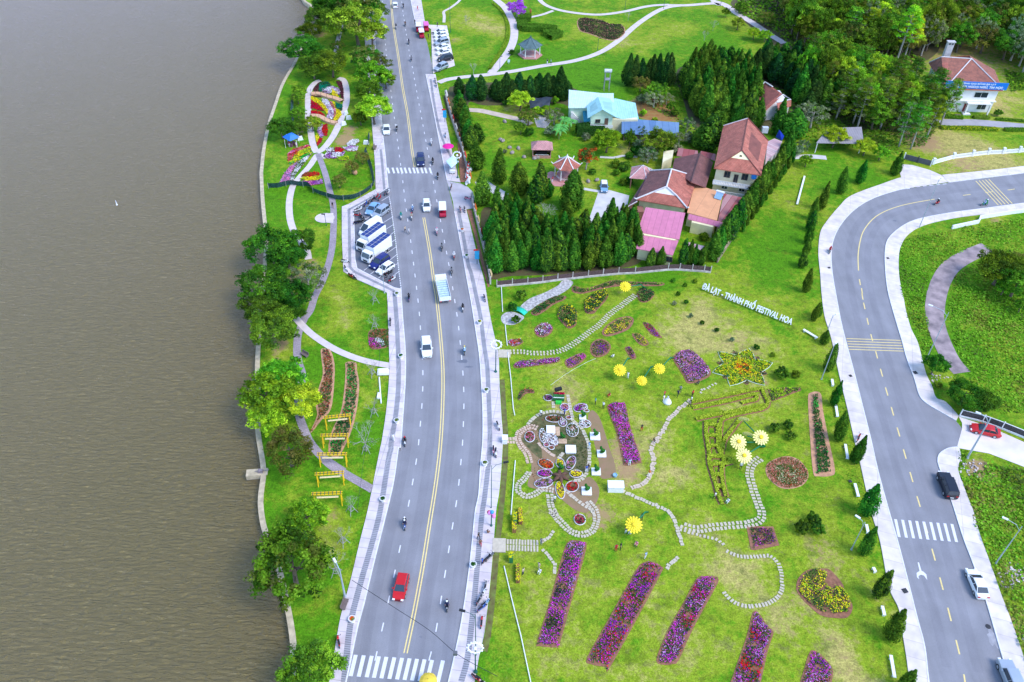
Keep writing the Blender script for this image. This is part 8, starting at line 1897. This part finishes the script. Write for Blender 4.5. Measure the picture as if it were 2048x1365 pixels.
for fr,x,y,face,sh,lg,l,pose in[('n',512,150,1,'white','white','person in white holding the wide pale dress beside the lawn centre','stand'),('n',517,115,1,'red','black','person in red standing behind the pale dress','stand'),('n',545,155,2,'white','white','bride in wide white dress on the lawn','stand'),('n',627,110,-1,'navy','black','tall person in dark blue on the lawn right of the bride','walk'),('n',647,75,3,'grey','navy','person in grey just behind the one in dark blue','stand'),
('n',745,110,4,'red','black','person in red above the hedge arrow tail','stand'),('n',735,160,-2,'white','black','person in white and black at the hedge arrow tail','stand'),('n',722,192,-2,'grey','black','person in grey stepping off the slab path at the arrow tail','walk'),('n',80,122,0,'red','red','person crouching in red at the top of the upright magenta bed','sit'),('n',28,205,0,'white','black','person in white left of the upright magenta bed','stand'),('m',1460,215,0,'teal','black','person in turquoise near the upper basket beds','stand'),
('n',336,385,0,'black','red','child in black and red right of the upright magenta bed','stand'),('n',427,485,1,'black','white','person in black sitting on the meandering slab path','sit'),('n',398,750,-1,'orange','white','person in orange on the slab path above the cabinet','walk'),('n',238,665,0,'lblue','white','person in light blue at the foot of the upright magenta bed','stand'),('n',1133,690,0,'white','black','person in white by the lowest pale giant flower','stand'),('n',1147,660,0,'white','grey','second visitor behind the lowest pale giant flower','stand'),
('n',925,930,1,'white','black','gardener in white bending at the end of the ladder hedge','walk'),('n',1033,972,0,'white','white','small child in white at the end of the ladder hedge','sit'),('n',335,1105,0,'navy','black','person in dark clothes behind the nearest giant flower','stand'),('n',210,1205,0,'navy','white','person in blue at the left of the nearest giant flower','stand'),('n',250,1230,0,'white','lblue','person in white sitting under the nearest giant flower','sit'),
('o',1535,285,0,'red','red','person in red and white squatting on the lawn below the nearest giant flower','stand'),('o',1572,275,0,'black','black','person in black next to the one in red on the lawn','stand'),('o',1700,250,0,'pink','navy','child in pink alone on the lawn','sit'),('o',1770,350,0,'lblue','white','person in pale blue at the head of the second slanting bed','stand'),('o',788,480,0,'beige','navy','person in navy skirt beside the lower yellow flower wall','stand'),('o',915,430,0,'beige','beige','person in beige on the lawn below the entrance slabs','stand'),('o',925,475,0,'white','white','person in white just below the one in beige','sit'),('o',935,240,0,'grey','grey','person in grey at the end of the entrance slabs','stand'),
('m',1050,1195,0,'white','navy','person in white on the slabs below the flower pinwheel','stand'),('m',912,335,0,'white','navy','person in white on the arch of slabs at its upper left','stand'),('m',1398,660,0,'lblue','white','person in light blue on the long right hand walk','stand'),('m',1390,880,0,'black','grey','person in black at the lower bend of the right hand walk','stand'),('m',1370,895,0,'blue','white','person in blue at the lower bend of the right hand walk','stand'),('m',1150,325,0,'blue','navy','person in blue where the arch meets the walk','stand'),
('k',1787,1060,0,'white','white','person in white and orange right of the straight-stemmed giant flower','stand'),('k',1640,870,0,'white','white','person in white posing above the straight-stemmed giant flower','sit'),('l',488,1340,0,'navy','black','child at the lower edge of the lilac bed','sit'),('e',1245,640,0,'beige','black','pedestrian in beige crossing the main road, left of two','walk'),('e',1275,655,0,'white','grey','pedestrian in white crossing the main road, right of two','walk'),
('o',430,195,0,'black','black','person in black on the kerb side pavement near the lower lamp','walk'),('o',445,250,0,'brown','red','person in brown on the tactile strip','walk'),('o',503,165,0,'brown','brown','person in brown below the balloon seller','sit'),('o',458,400,0,'blue','navy','seller in blue beside the striped motorbike','stand'),('e',662,445,0,'black','brown','person in black on the paver path above the round plaza','walk'),('b',982,498,0,'navy','white','stroller in navy on the upper park path, left of two','walk'),('b',1012,500,0,'lblue','black','stroller in pale blue on the upper park path, right of two','walk'),('b',843,85,0,'red','red','person in a red costume near the purple tree, left','stand'),('b',850,95,0,'red','red','person in a red costume near the purple tree, right','stand'),
('a',1345,70,0,'red','red','person in dark red walking on the far pavement','walk'),('v',280,560,0,'black','black','person in black in the drop-off bay','stand'),('v',415,380,0,'navy','black','person in navy at the head of the upper car park','stand'),('v',75,345,0,'black','grey','person on the kerb at the head of the drop-off bay','stand'),('g',1370,635,0,'red','red','',''),('f',1052,600,0,'yellow','yellow','person in yellow at the hexagonal pavilion steps','stand'),('f',1024,640,0,'red','white','person in red at the hexagonal pavilion terrace','stand'),('u',330,330,0,'red','white','person in red under the blue canopy tent','stand'),('u',450,345,0,'white','beige','person in white beside the blue canopy tent','stand'),('i',1352,1110,0,'white','white','person in white on the left pavement near the brown planter','walk')]:
 if not l:continue
 p=GQ(fr,x,y,.8 if pose!='sit' else .4);p.z=.15 if(fr in 'ov' and 'lawn' not in l)or 'pavement' in l else .03
 person(p,-1.5+face*0.9 if face else rng.uniform(-3,3),sh,lg,l,pose)
t=[o for o in C.objects if o.get('label','').startswith('bride')][0]
b=MB();b.lathe((0,0,0),[(.75,.02),(.62,.3),(.34,.75),(.17,1.05)],18);b.build('dress',cloth('white'),t,True)
# ------------------------------------------------------------------ lamps, planters, signs, stalls
MET=mat('galvanised',(.42,.48,.55),.4,.1,2,metal=.3);GLM=mat('lamp_green',(.01,.10,.08),.45,.1,2);GLOBE=mat('lamp_globe',(.8,.8,.82),.3,.02)
def street_lamp(fr,bx,by,ty,label,arm=(-1.6,.3),m=None,r=.09,head='cobra',H=None):
 X,Y=Q(fr,bx,by);T=Q(fr,bx,ty)[1];H=H or H_of(X,Y,T);p=G(X,Y)
 t=thing('street_lamp',label,'street lamp',p)
 b=MB();b.tube([(0,0,0),(0,0,.4),(0,0,H)],[r*1.7,r,r*.55],8);b.build('pole',m or MET,t)
 a=Vector((arm[0],arm[1],0))
 b=MB();b.tube([(0,0,H-.9),tuple(a*.3+Vector((0,0,H-.1))),tuple(a+Vector((0,0,H+.15)))],r*.45,5);b.build('arm',m or MET,t)
 e=a+Vector((0,0,H+.1));b=MB();b.box((e.x,e.y,e.z),(.75,.28,.14),math.atan2(a.y,a.x));b.build('lamp_head',BLK if m else LGT,t)
 return t
for a in[('j',705,865,700,'thick white lamp post at the left grass edge near the bottom',(-.8,1.2)),('e',1080,1150,930,'lamp post at the lower corner of the parking bay',(.6,.8)),('p',1780,410,115,'tall blue-grey lamp post right of the white parked saloon',(-1.8,1.2)),('p',620,300,80,'lamp post on the lawn level with the zebra crossing',(-.8,.8)),('l',1720,1300,960,'leaning looking lamp post by the pavement above the star bed side',(.5,.6)),
('h',1165,625,240,'slim lamp post inside the bend of the hillside road',(.8,.6)),('q',878,742,200,'lamp post with long curved arm over the old track',(-2.6,1.6)),('r',1350,670,215,'very thick lamp post in front of the red parked car',(-1.5,1.0)),('w',170,290,165,'thin lamp post beside the pavement above the white bench board',(.8,.3))]:
 street_lamp(a[0],a[1],a[2],a[3],a[4],a[5],r=.16 if 'thick' in a[4]else .09)
for a in[('m',413,1290,860,'tall black lamp post on the garden side pavement beside the ornamental garden',(2.0,.6)),('o',408,1150,820,'tall black lamp post on the garden side pavement near the bottom',(-1.6,.4)),('v',345,1135,500,'tall black lamp post at the end of the upper car park',(.5,0)),('v',612,495,-40,'tall black lamp post on the lawn by the upper car park',(.5,0)),('e',613,610,520,'small black lamp on the round plaza',(-.3,0)),('B',1800,1700,1690,'',0),
('b',1385,405,310,'green park lamp above the upper park path',(.4,0)),('b',1605,75,-10,'green park lamp below the topmost park path',(.4,0)),('c',510,72,-20,'green park lamp where the park paths split',(.4,0)),('c',967,50,-20,'dark park lamp at the path junction near the wood',(.4,0)),('b',600,575,455,'thin dark park lamp by the path to the green pavilion',(.3,0)),('b',730,180,80,'dark park lamp beside the purple tree',(.3,0))]:
 if a[4]:street_lamp(a[0],a[1],a[2],a[3],a[4],a[5],GLM,.07)
for fr,bx,by,ty,l in[('k',458,1030,745,'green ornate lamp with white wreath ring beside the stepping stones entrance'),('o',405,1285,1085,'green ornate lamp with white wreath ring near the bottom of the pavement'),('f',262,630,440,'green ornate lamp with white wreath ring above the gateway')]:
 X,Y=Q(fr,bx,by);H=H_of(X,Y,Q(fr,bx,ty)[1]);t=thing('ornate_lamp',l,'street lamp',G(X,Y),0,'ornate lamps with wreath rings')
 b=MB();b.lathe((0,0,0),[(.28,.1),(.25,.3),(.12,.5),(.09,1.0),(.07,H-.3),(.15,H-.2),(.05,H)],10);b.build('post',GLM,t)
 b=MB();n=22;b.tube([(math.cos(k/n*6.2832)*.85,math.sin(k/n*6.2832)*.3,H-.1+math.sin(k/n*6.2832)*.6)for k in range(n+1)],.1,6,0,False)
 for k in range(12):a=k/12*6.2832;b.box((math.cos(a)*.98,math.sin(a)*.34,H-.1+math.sin(a)*.7),(.16,.16,.16),a)
 b.build('wreath_ring',WPL,t);b=MB();b.lathe((0,0,H-.5),[(.05,0),(.22,.15),(.25,.3),(.15,.5),(.02,.55)],12);b.build('globe',GLOBE,t,True)
for k,(fr,x,y,c,w)in enumerate([('i',1413,465,'green','left pavement opposite the white driving car'),('i',1380,985,'rust','left pavement opposite the tall bare sapling'),('j',928,300,'green','left pavement opposite the lowest yellow frame'),('j',748,1005,'orange','left pavement below the bench near the bottom'),('e',1180,1170,'olive','left pavement just below the parking bay'),('x',215,945,'green','right pavement opposite the blue banner post'),('x',178,735,'orange','right pavement below the gateway'),('k',298,540,'yellow','right pavement above the stepping stones entrance'),('k',365,1225,'olive','right pavement below the stepping stones entrance'),('m',352,855,'olive','right pavement beside the black lamp post arm'),('o',388,435,'green','right pavement beside the seller in blue')]):
 t=thing('round_planter','round white planter with %s plants on the %s'%({'rust':'brown','olive':'olive'}.get(c,c),w),'planter',GQ(fr,x,y,.14),0,'round white planters');b=MB();b.lathe((0,0,0),[(.32,0),(.3,.1),(.42,.45),(.5,.62),(.42,.62),(.4,.5)],16);b.build('bowl',WPL,t)
 crown('plants',t,[clumps([(0.18*math.cos(a),.18*math.sin(a),.62)for a in range(6)],.16,30,.06,[FLW[c],FLW['olive' if c!='green' else 'green']])],BEDM)
def parasol(fr,x,y,col,label,R=1.4,H=2.3,rz=0):
 t=thing('parasol',label,'parasol',GQ(fr,x,y),rz);b=MB();b.tube([(0,0,0),(0,0,H+.1)],.03,6);b.build('pole',BLK,t);b=MB();b.lathe((0,0,H),[(R,-.5),(R*.6,-.18),(.02,.0)],12);b.build('canopy',mat('parasol_'+col,CL.get(col,(.7,.01,.25)),.6),t)
parasol('x',66,105,'magenta','magenta parasol on the pavement above the gateway');parasol('o',30,1400,'yellow','yellow parasol at the bottom edge of the road',1.1,2)
t=thing('canopy_tent','blue canopy tent beside the dark round pine on the shore','tent',GQ('u',385,350),.05)
b=MB();b.lathe((0,0,2.2),[(2.1,0),(2.0,.1),(.9,.75),(.05,1.1)],4,sx=1);b.build('canopy',mat('tent_blue',(.02,.16,.7),.5),t);b=MB()
for x,y_ in((-1.4,-1.4),(1.4,-1.4),(1.4,1.4),(-1.4,1.4)):b.tube([(x,y_,0),(x,y_,2.25)],.04,5)
b.build('posts',WPL,t);b=MB();[b.box((x,y_,.35),(.7,.6,.7),x)for x,y_ in((-.8,.3),(.2,.6),(.9,-.2),(-.2,-.7))];b.build('crates',mat('stall_goods',(.16,.07,.1),.8,.5,4),t)
for fr,x,y,l in[('a',1565,985,'blue vertical banner with red ribbon on a black post, above the gateway'),('x',298,1000,'blue vertical banner with red ribbon on a black post, below the gateway')]:
 t=thing('banner_post',l,'banner',GQ(fr,x,y));b=MB();b.tube([(0,0,0),(0,0,3.6)],.07,6);b.build('post',GLM,t);b=MB();b.box((0,-.12,2.4),(.9,.06,2.0));b.build('banner',mat('banner_blue',(.02,.35,.62),.6,.2,2),t);b=MB();b.box((-.25,-.1,3.6),(.9,.1,.35),.2);b.build('ribbon',MT['red_cloth'],t)
t=thing('balloon_post','lamp post hung with pink and blue balloons on the garden side pavement','balloons',GQ('o',532,112));b=MB();b.lathe((0,0,0),[(.25,0),(.1,.5),(.06,2.6)],8);b.build('post',GLM,t)
for k,c in enumerate(['pink','pink','lblue','red','pink','blue']):b=MB();b.lathe((math.cos(k)*.35,math.sin(k)*.35,2.0+k*.28),[(.05,0),(.28,.25),(.3,.45),(.15,.68),(.02,.72)],10);b.build('balloon',mat('balloon_'+c,{'pink':(.8,.25,.6),'lblue':(.05,.5,.75),'red':(.7,.01,.05),'blue':(.05,.3,.7)}[c],.3),t,True)
t=thing('market_stall','pale blue market stall on the pavement beside the ornate lamp above the gateway','stall',GQ('x',100,235));b=MB();b.lathe((0,0,2.0),[(1.7,0),(1.5,.12),(.1,.35)],4,sx=.9,sy=1.8);b.build('awning',mat('pale_awning',(.55,.72,.75),.6,.15,2),t);b=MB();b.box((0,0,.5),(1.4,3,1.0));b.build('counter',mat('stall_mix',(.5,.5,.55),.8,.5,5),t)
t=thing('vendor_cart','small pale cart standing in front of the market stall','cart',GQ('x',100,275));b=MB();b.box((0,0,.7),(1.2,.7,.7));b.build('tray',WPL,t);[wheel(t,x,y,.25,.05)for x in(-.4,.4)for y in(-.38,.38)]
# dark sagging mesh fence round the flower carpet
MSH=mat('shade_mesh',(.012,.045,.05),.6,.5,3,col2=(.04,.12,.12))
def mesh_fence(fr,s,label,h=1.5):
 P=smooth(W(L(fr,s)),5);c=P[0];t=thing('mesh_fence',label,'fence',c);b=MB();n=len(P)
 O=offset(P,.45);b.strip([p-c+Vector((0,0,.05))for p in O],[p-c+Vector((0,0,h*.7))for p in offset(P,.15)]);b.strip([p-c+Vector((0,0,h*.7))for p in offset(P,.15)],[p-c+Vector((0,0,h))for p in P]);b.build('mesh',MSH,t,True)
 for q in resample(P,4):bb=MB();bb.tube([q-c,q-c+Vector((0,0,h+.1))],.05,5);bb.build('post',STAKE,t)
mesh_fence('e','150,315 230,312 320,290 400,300 470,305 510,350 620,390 700,410 780,410 860,395 950,345 1005,290','long dark green shade mesh fence crossing both paths below the flower garden');mesh_fence('e','1005,290 985,180 960,100 930,20','dark shade mesh fence along the left pavement beside the flower garden');mesh_fence('u','1650,500 1700,350 1700,180','short dark mesh fence behind the white figures by the pavement',1.2);mesh_fence('t','375,600 365,850 395,1050 370,1180','dark mesh fence on the shore lawn behind the blue tent',1.2)
# flower carpet garden
FC='flower panels of the shore garden'
for s,cols,l in[('700,545 800,580 900,660 1000,770 980,860 930,780 840,690 700,600',['yellow','yellow'],'curling yellow band in the middle carpet panel'),('700,610 840,700 930,790 860,790 760,755 700,755',['red','crimson'],'upper scarlet wedge of the middle carpet panel'),('700,785 780,790 880,820 940,870 930,895 800,880 700,860',['red','crimson'],'lower scarlet wedge of the middle carpet panel'),('890,580 980,600 1030,680 1090,800 1080,940 960,920 1000,830 960,720 890,650',['white','lilac','white'],'white river shaped band of the middle carpet panel'),('1000,620 1050,640 1110,740 1140,840 1080,940 1100,820 1040,700',['salmon','pink'],'salmon ribbon beside the white river'),
('1060,630 1110,660 1130,750 1210,800 1220,860 1150,960 1070,965 1130,850 1100,730',['yellow','yellow'],'yellow ribbon at the right of the middle carpet panel'),('1115,650 1240,690 1235,780 1200,800 1120,740',['teal','dgreen'],'dark teal patch at the right of the middle carpet panel'),('850,300 1000,300 1060,380 900,440 870,480 830,470 830,330',['dgreen','teal'],'dark green patch in the top carpet panel'),('840,310 830,470 760,480 740,420',['maroon'],'maroon wedge at the left of the top panel'),('1130,290 1220,290 1255,430 1255,600 1210,560 1200,430',['maroon'],'maroon band at the right of the top panel'),('890,410 1080,370 1200,430 1200,520 1150,520 1080,430 1030,500 900,500',['white','lilac','green'],'white grey tufts in the top panel'),('1060,410 1150,480 1170,580 1060,540',['yellow','yellow'],'yellow patch in the top panel'),('880,560 700,545 720,530 870,550',['maroon'],'thin maroon strip under the upper bridge')]:
 bed(W(L('t',s)),cols,l,.25,85,.1,0,group=FC,uw=.08,under='green')
for s,cols,l in[('920,0 980,0 990,100 970,200 900,180 880,100',['crimson','red'],'crimson panel below the lower bridge'),('840,20 900,0 880,100 920,190 880,230 830,190 810,110',['white','lilac'],'white strip beside the crimson panel'),('770,190 830,150 850,210 800,320',['lime','yellow'],'lime wedge left of the small crimson bed'),('860,230 900,240 880,300 810,370 795,330',['crimson','red'],'small crimson bed between the garden paths'),('300,500 400,420 640,350 690,360 560,430 420,500 380,590 310,640',['salmon','red','pink'],'red and salmon arc of the left leaf shaped bed'),('390,600 430,500 690,370 700,400 600,450 720,440 600,510 480,560',['lime','yellow','red'],'lime arc of the left leaf shaped bed'),('310,640 480,570 715,460 720,490 540,600 330,690',['brightg','yellow','brightg'],'bright green edge of the left leaf shaped bed'),
('160,1010 250,830 340,720 480,640 360,830 340,970 250,1010',['lilac','pink','lilac'],'lilac wedge along the pink path'),('345,960 370,850 490,640 720,490 640,590 540,720 430,860 400,970',['white','green','white'],'white tufted wedge along the pink path'),('530,890 600,820 760,810 850,830 840,880 680,900',['red','rust'],'red cap of the bed between the two paths'),('510,930 560,900 700,900 870,860 880,930 780,960 600,965',['lime','yellow'],'lime band of the bed between the two paths'),('490,980 600,970 780,965 890,935 910,1010 700,1040',['lilac','purple','pink'],'lilac band of the bed between the two paths'),
('940,540 1000,480 1150,480 1280,470 1250,540 1100,580 950,575',['lilac','purple','white'],'lilac wing of the butterfly shaped bed'),('1110,400 1200,390 1270,440 1200,480 1110,480',['red','crimson'],'scarlet wing spot of the butterfly shaped bed'),('1230,390 1400,370 1510,380 1490,450 1330,460',['white','lilac'],'white upper wing of the butterfly shaped bed'),('1310,330 1400,260 1490,255 1530,290 1440,360 1330,370',['white'],'pure white tip of the butterfly shaped bed'),('1140,550 1330,540 1350,580 1280,620 1180,610',['lime','yellow'],'lime patch at the foot of the butterfly shaped bed'),('960,400 1090,400 1090,480 970,480',['white','maroon','lilac'],'speckled square beside the butterfly shaped bed')]:
 bed(W(L('u',s)),cols,l,.25,85,.1,0,group=FC,uw=.08)
BRG=mat('bridge_orange',(.62,.36,.22),.8,.12,2)
for s,l in[('705,515 800,510 900,530 1000,565 1100,590 1235,640','orange plank bridge over the flower carpet, upper one'),('700,890 800,893 880,920 980,975 1060,1000 1140,1015','orange plank bridge over the flower carpet, lower one')]:
 P=smooth(W(L('t',s)),3);c=P[0];t=thing('plank_bridge',l,'bridge',c);up=Vector((0,0,.55));A,B=offset(P,.7),offset(P,-.7);b=MB();b.strip([p-c+up for p in A],[p-c+up for p in B]);b.strip([p-c for p in B],[p-c+up for p in B]);b.strip([p-c for p in A],[p-c+up for p in A]);b.build('deck',BRG,t)
 for k in range(0,len(P),3):
  for O in(A,B):b=MB();q=O[k]-c;b.tube([q+up,q+up*2.6],.04,4);b.build('post',FRM,t)
b=MB();b.lathe((0,0,0),[(.3,0),(.55,.4),(.5,1.0),(.25,1.3),(.35,1.45)],16);o=b.build('clay_pot',mat('clay',(.6,.3,.18),.8,.2,2),None,True);o.location=GQ('u',1455,850);tag(o,'big tipped clay pot beside the staked trees of the shore garden','pot')
for k,(x,y,rz)in enumerate([(1345,930,.3),(1300,850,1.2),(1260,1030,.6),(520,260,.4),(1640,330,0)]):
 b=MB();b.box((0,0,.5),(1.4,.5,1.0),rz,0,.7);o=b.build('white_board',WPL);o.location=GQ('t' if k<3 else 'u',x,y);tag(o,'white display board %s'%['at the foot of the yellow-green tree','beside the right carpet path','at the lower end of the right carpet path','right of the blue tent','next to the short mesh fence'][k],'board')
b=MB();b.box((0,0,.4),(1.6,.6,.1));b.box((-.6,0,.2),(.1,.5,.36));b.box((.6,0,.2),(.1,.5,.36));b.box((0,.3,.7),(1.6,.08,.5));bn=b.build('park_bench',mat('dark_bench',(.16,.12,.11),.6));bn.location=GQ('i',640,450);bn.rotation_euler=(0,0,-.6);tag(bn,'dark park bench beside the paver path','bench')
for fr,x,y,l,r in[('j',705,915,'bench on the grass edge at the thick lamp post',1.4),('u',1795,405,'bench on the left pavement level with the butterfly bed',1.5),('d',1470,950,'white bench before the school hedge',0)]:o=bn.copy();C.objects.link(o);o.location=GQ(fr,x,y,.14);o.rotation_euler=(0,0,r);tag(o,l,'bench')
b=MB();b.box((0,0,.9),(.7,.1,.9));b.box((0,0,.25),(.08,.06,.5));o=b.build('info_board',mat('pale_cyan',(.6,.8,.78),.5));o.location=GQ('b',672,515);tag(o,'pale cyan information board near the green roofed pavilion','board')
b=MB();b.box((0,0,.4),(2.0,1.3,.5),.1,0,.9);o=b.build('white_sculpture_base',WPL);o.location=GQ('i',1270,590);tag(o,'white rounded block at the end of the pale path','block')
b=MB();b.tube([(0,0,.1),(1.2,-6.2,.15)],.12,6);b.box((.6,-4.6,.25),(.5,1.2,.4));o=b.build('fallen_post',WPL);o.location=GQ('i',1238,625);tag(o,'long white post lying on the grass beside the saplings','post')
# pontoon and buoy
t=thing('lake_pump','rusty concrete outlet slab with a small machine on the lake wall','outlet',GQ('j',200,135,0));b=MB();b.box((-.3,0,-.3),(3.2,1.3,.9),.15);b.build('slab',STONE,t);b=MB();b.box((.3,0,.4),(.7,.5,.5));b.tube([(-.6,0,.3),(1.5,.3,.4)],.06,5);b.build('machine',mat('rusty_steel',(.25,.2,.22),.7,.4,4),t)
b=MB();b.lathe((0,0,-1.3),[(.15,0),(.2,.3),(.1,.6),(.04,1.4)],8);o=b.build('buoy',WPL);o.location=G(231,402);tag(o,'tiny white buoy floating alone on the lake','buoy')
# cables
for fr,s,z,l,th in[('j','745,765 1000,930 1200,1060 1350,1190 1468,1262 1600,1330',7,'black cable slung across the main road near the bottom',.035),('i','1245,380 1215,760 1130,1180 1060,1700',5,'thin dark cable over the left shore lawn',.02)]:
 P=[GQ(fr,float(w.split(',')[0]),float(w.split(',')[1]),z)for w in s.split()];b=MB();b.tube(smooth(P,4),th,5);tag(b.build('overhead_cable',BLK),l,'cable')
b=MB();b.box((0,0,0),(.5,.4,.5));o=b.build('junction_box',mat('box_grey',(.12,.12,.13),.6));o.location=GQ('j',1352,1195,7);tag(o,'dark junction box hanging on the cable over the right kerb','junction box')
# litter and rubble by the lower pavement
b=MB();r0=random.Random(2)
for fr,x,y,r_,n in(('p',1950,480,60,60),('p',1900,560,50,40),('r',1400,780,90,60),('q',1010,970,60,25),('p',1990,1010,30,15)):
 for k in range(n):q=GQ(fr,x+r0.gauss(0,r_),y+r0.gauss(0,r_*.6));s=r0.uniform(.06,.3);b.box((q.x,q.y,s*.3),(s,s*r0.uniform(.5,1.2),s*.6),r0.uniform(0,3))
tag(b.build('rubble',mat('rubble',(.5,.42,.4),.9,.5,1)),None,None,None,'stuff')
for k,(x,y)in enumerate([(612,1125-1000),(690,1185-1000),(790,1180-1000),(690,395),(800,400),(1370,650)]):
 pass
 # garden stones of the walled garden
for k,(x,y)in enumerate([(605,325),(625,335),(640,180),(680,390),(700,430),(750,395),(795,465),(1380,650),(1310,660),(905,470),(880,475)]):
 b=MB();b.lathe((0,0,0),[(.5,0),(.6,.2),(.4,.55),(.1,.7)],7,sx=1+.2*(k%3),sy=.8);o=b.build('garden_rock',mat('rock',(.34,.28,.27),.9,.4,2,.4),None,True);o.location=GQ('f',x,y);o.rotation_euler=(0,0,k);tag(o,'garden rock on the walled lawn, %s'%['pale one of the upper pair','darker one of the upper pair','alone near the sandy drive','beside the tall standing stones','lowest of the standing stones','reddish, between stones and kiosk','dark, left of the kiosk','left of the light blue car','next to the pavilion path','white, below the kiosk','whitest, touching the kiosk'][k],'rock')
 # everything the stepping stone paths asked for: the largest in view one by one, the rest together
STL.sort(key=lambda s:-s[3]*s[4]/(s[0]-cam.location).length**2)
mesh_of={}
for p,rz,sc,l,w,h,m,label in STL[:290]:
 k=(l,w,h,m.name)
 if k not in mesh_of:b=MB();b.box((0,0,h/2),(l,w,h),0,0,.96);o=b.build('stepping_stone',m);mesh_of[k]=o
 else:o=mesh_of[k].copy();C.objects.link(o)
 o.location=p;o.rotation_euler=(0,0,rz);o.scale=sc;tag(o,label,'paving slab',label.replace('slab','slabs').replace('stepping stone','stepping stones'))
b=MB();ml=sorted({s[6].name for s in STL[290:]})
for p,rz,sc,l,w,h,m,label in STL[290:]:b.box((p.x,p.y,p.z+h/2),(l*sc[0],w*sc[1],h),rz,ml.index(m.name),.96)
tag(b.build('far_stepping_stones',[bpy.data.materials[n]for n in ml]),None,None,None,'stuff')
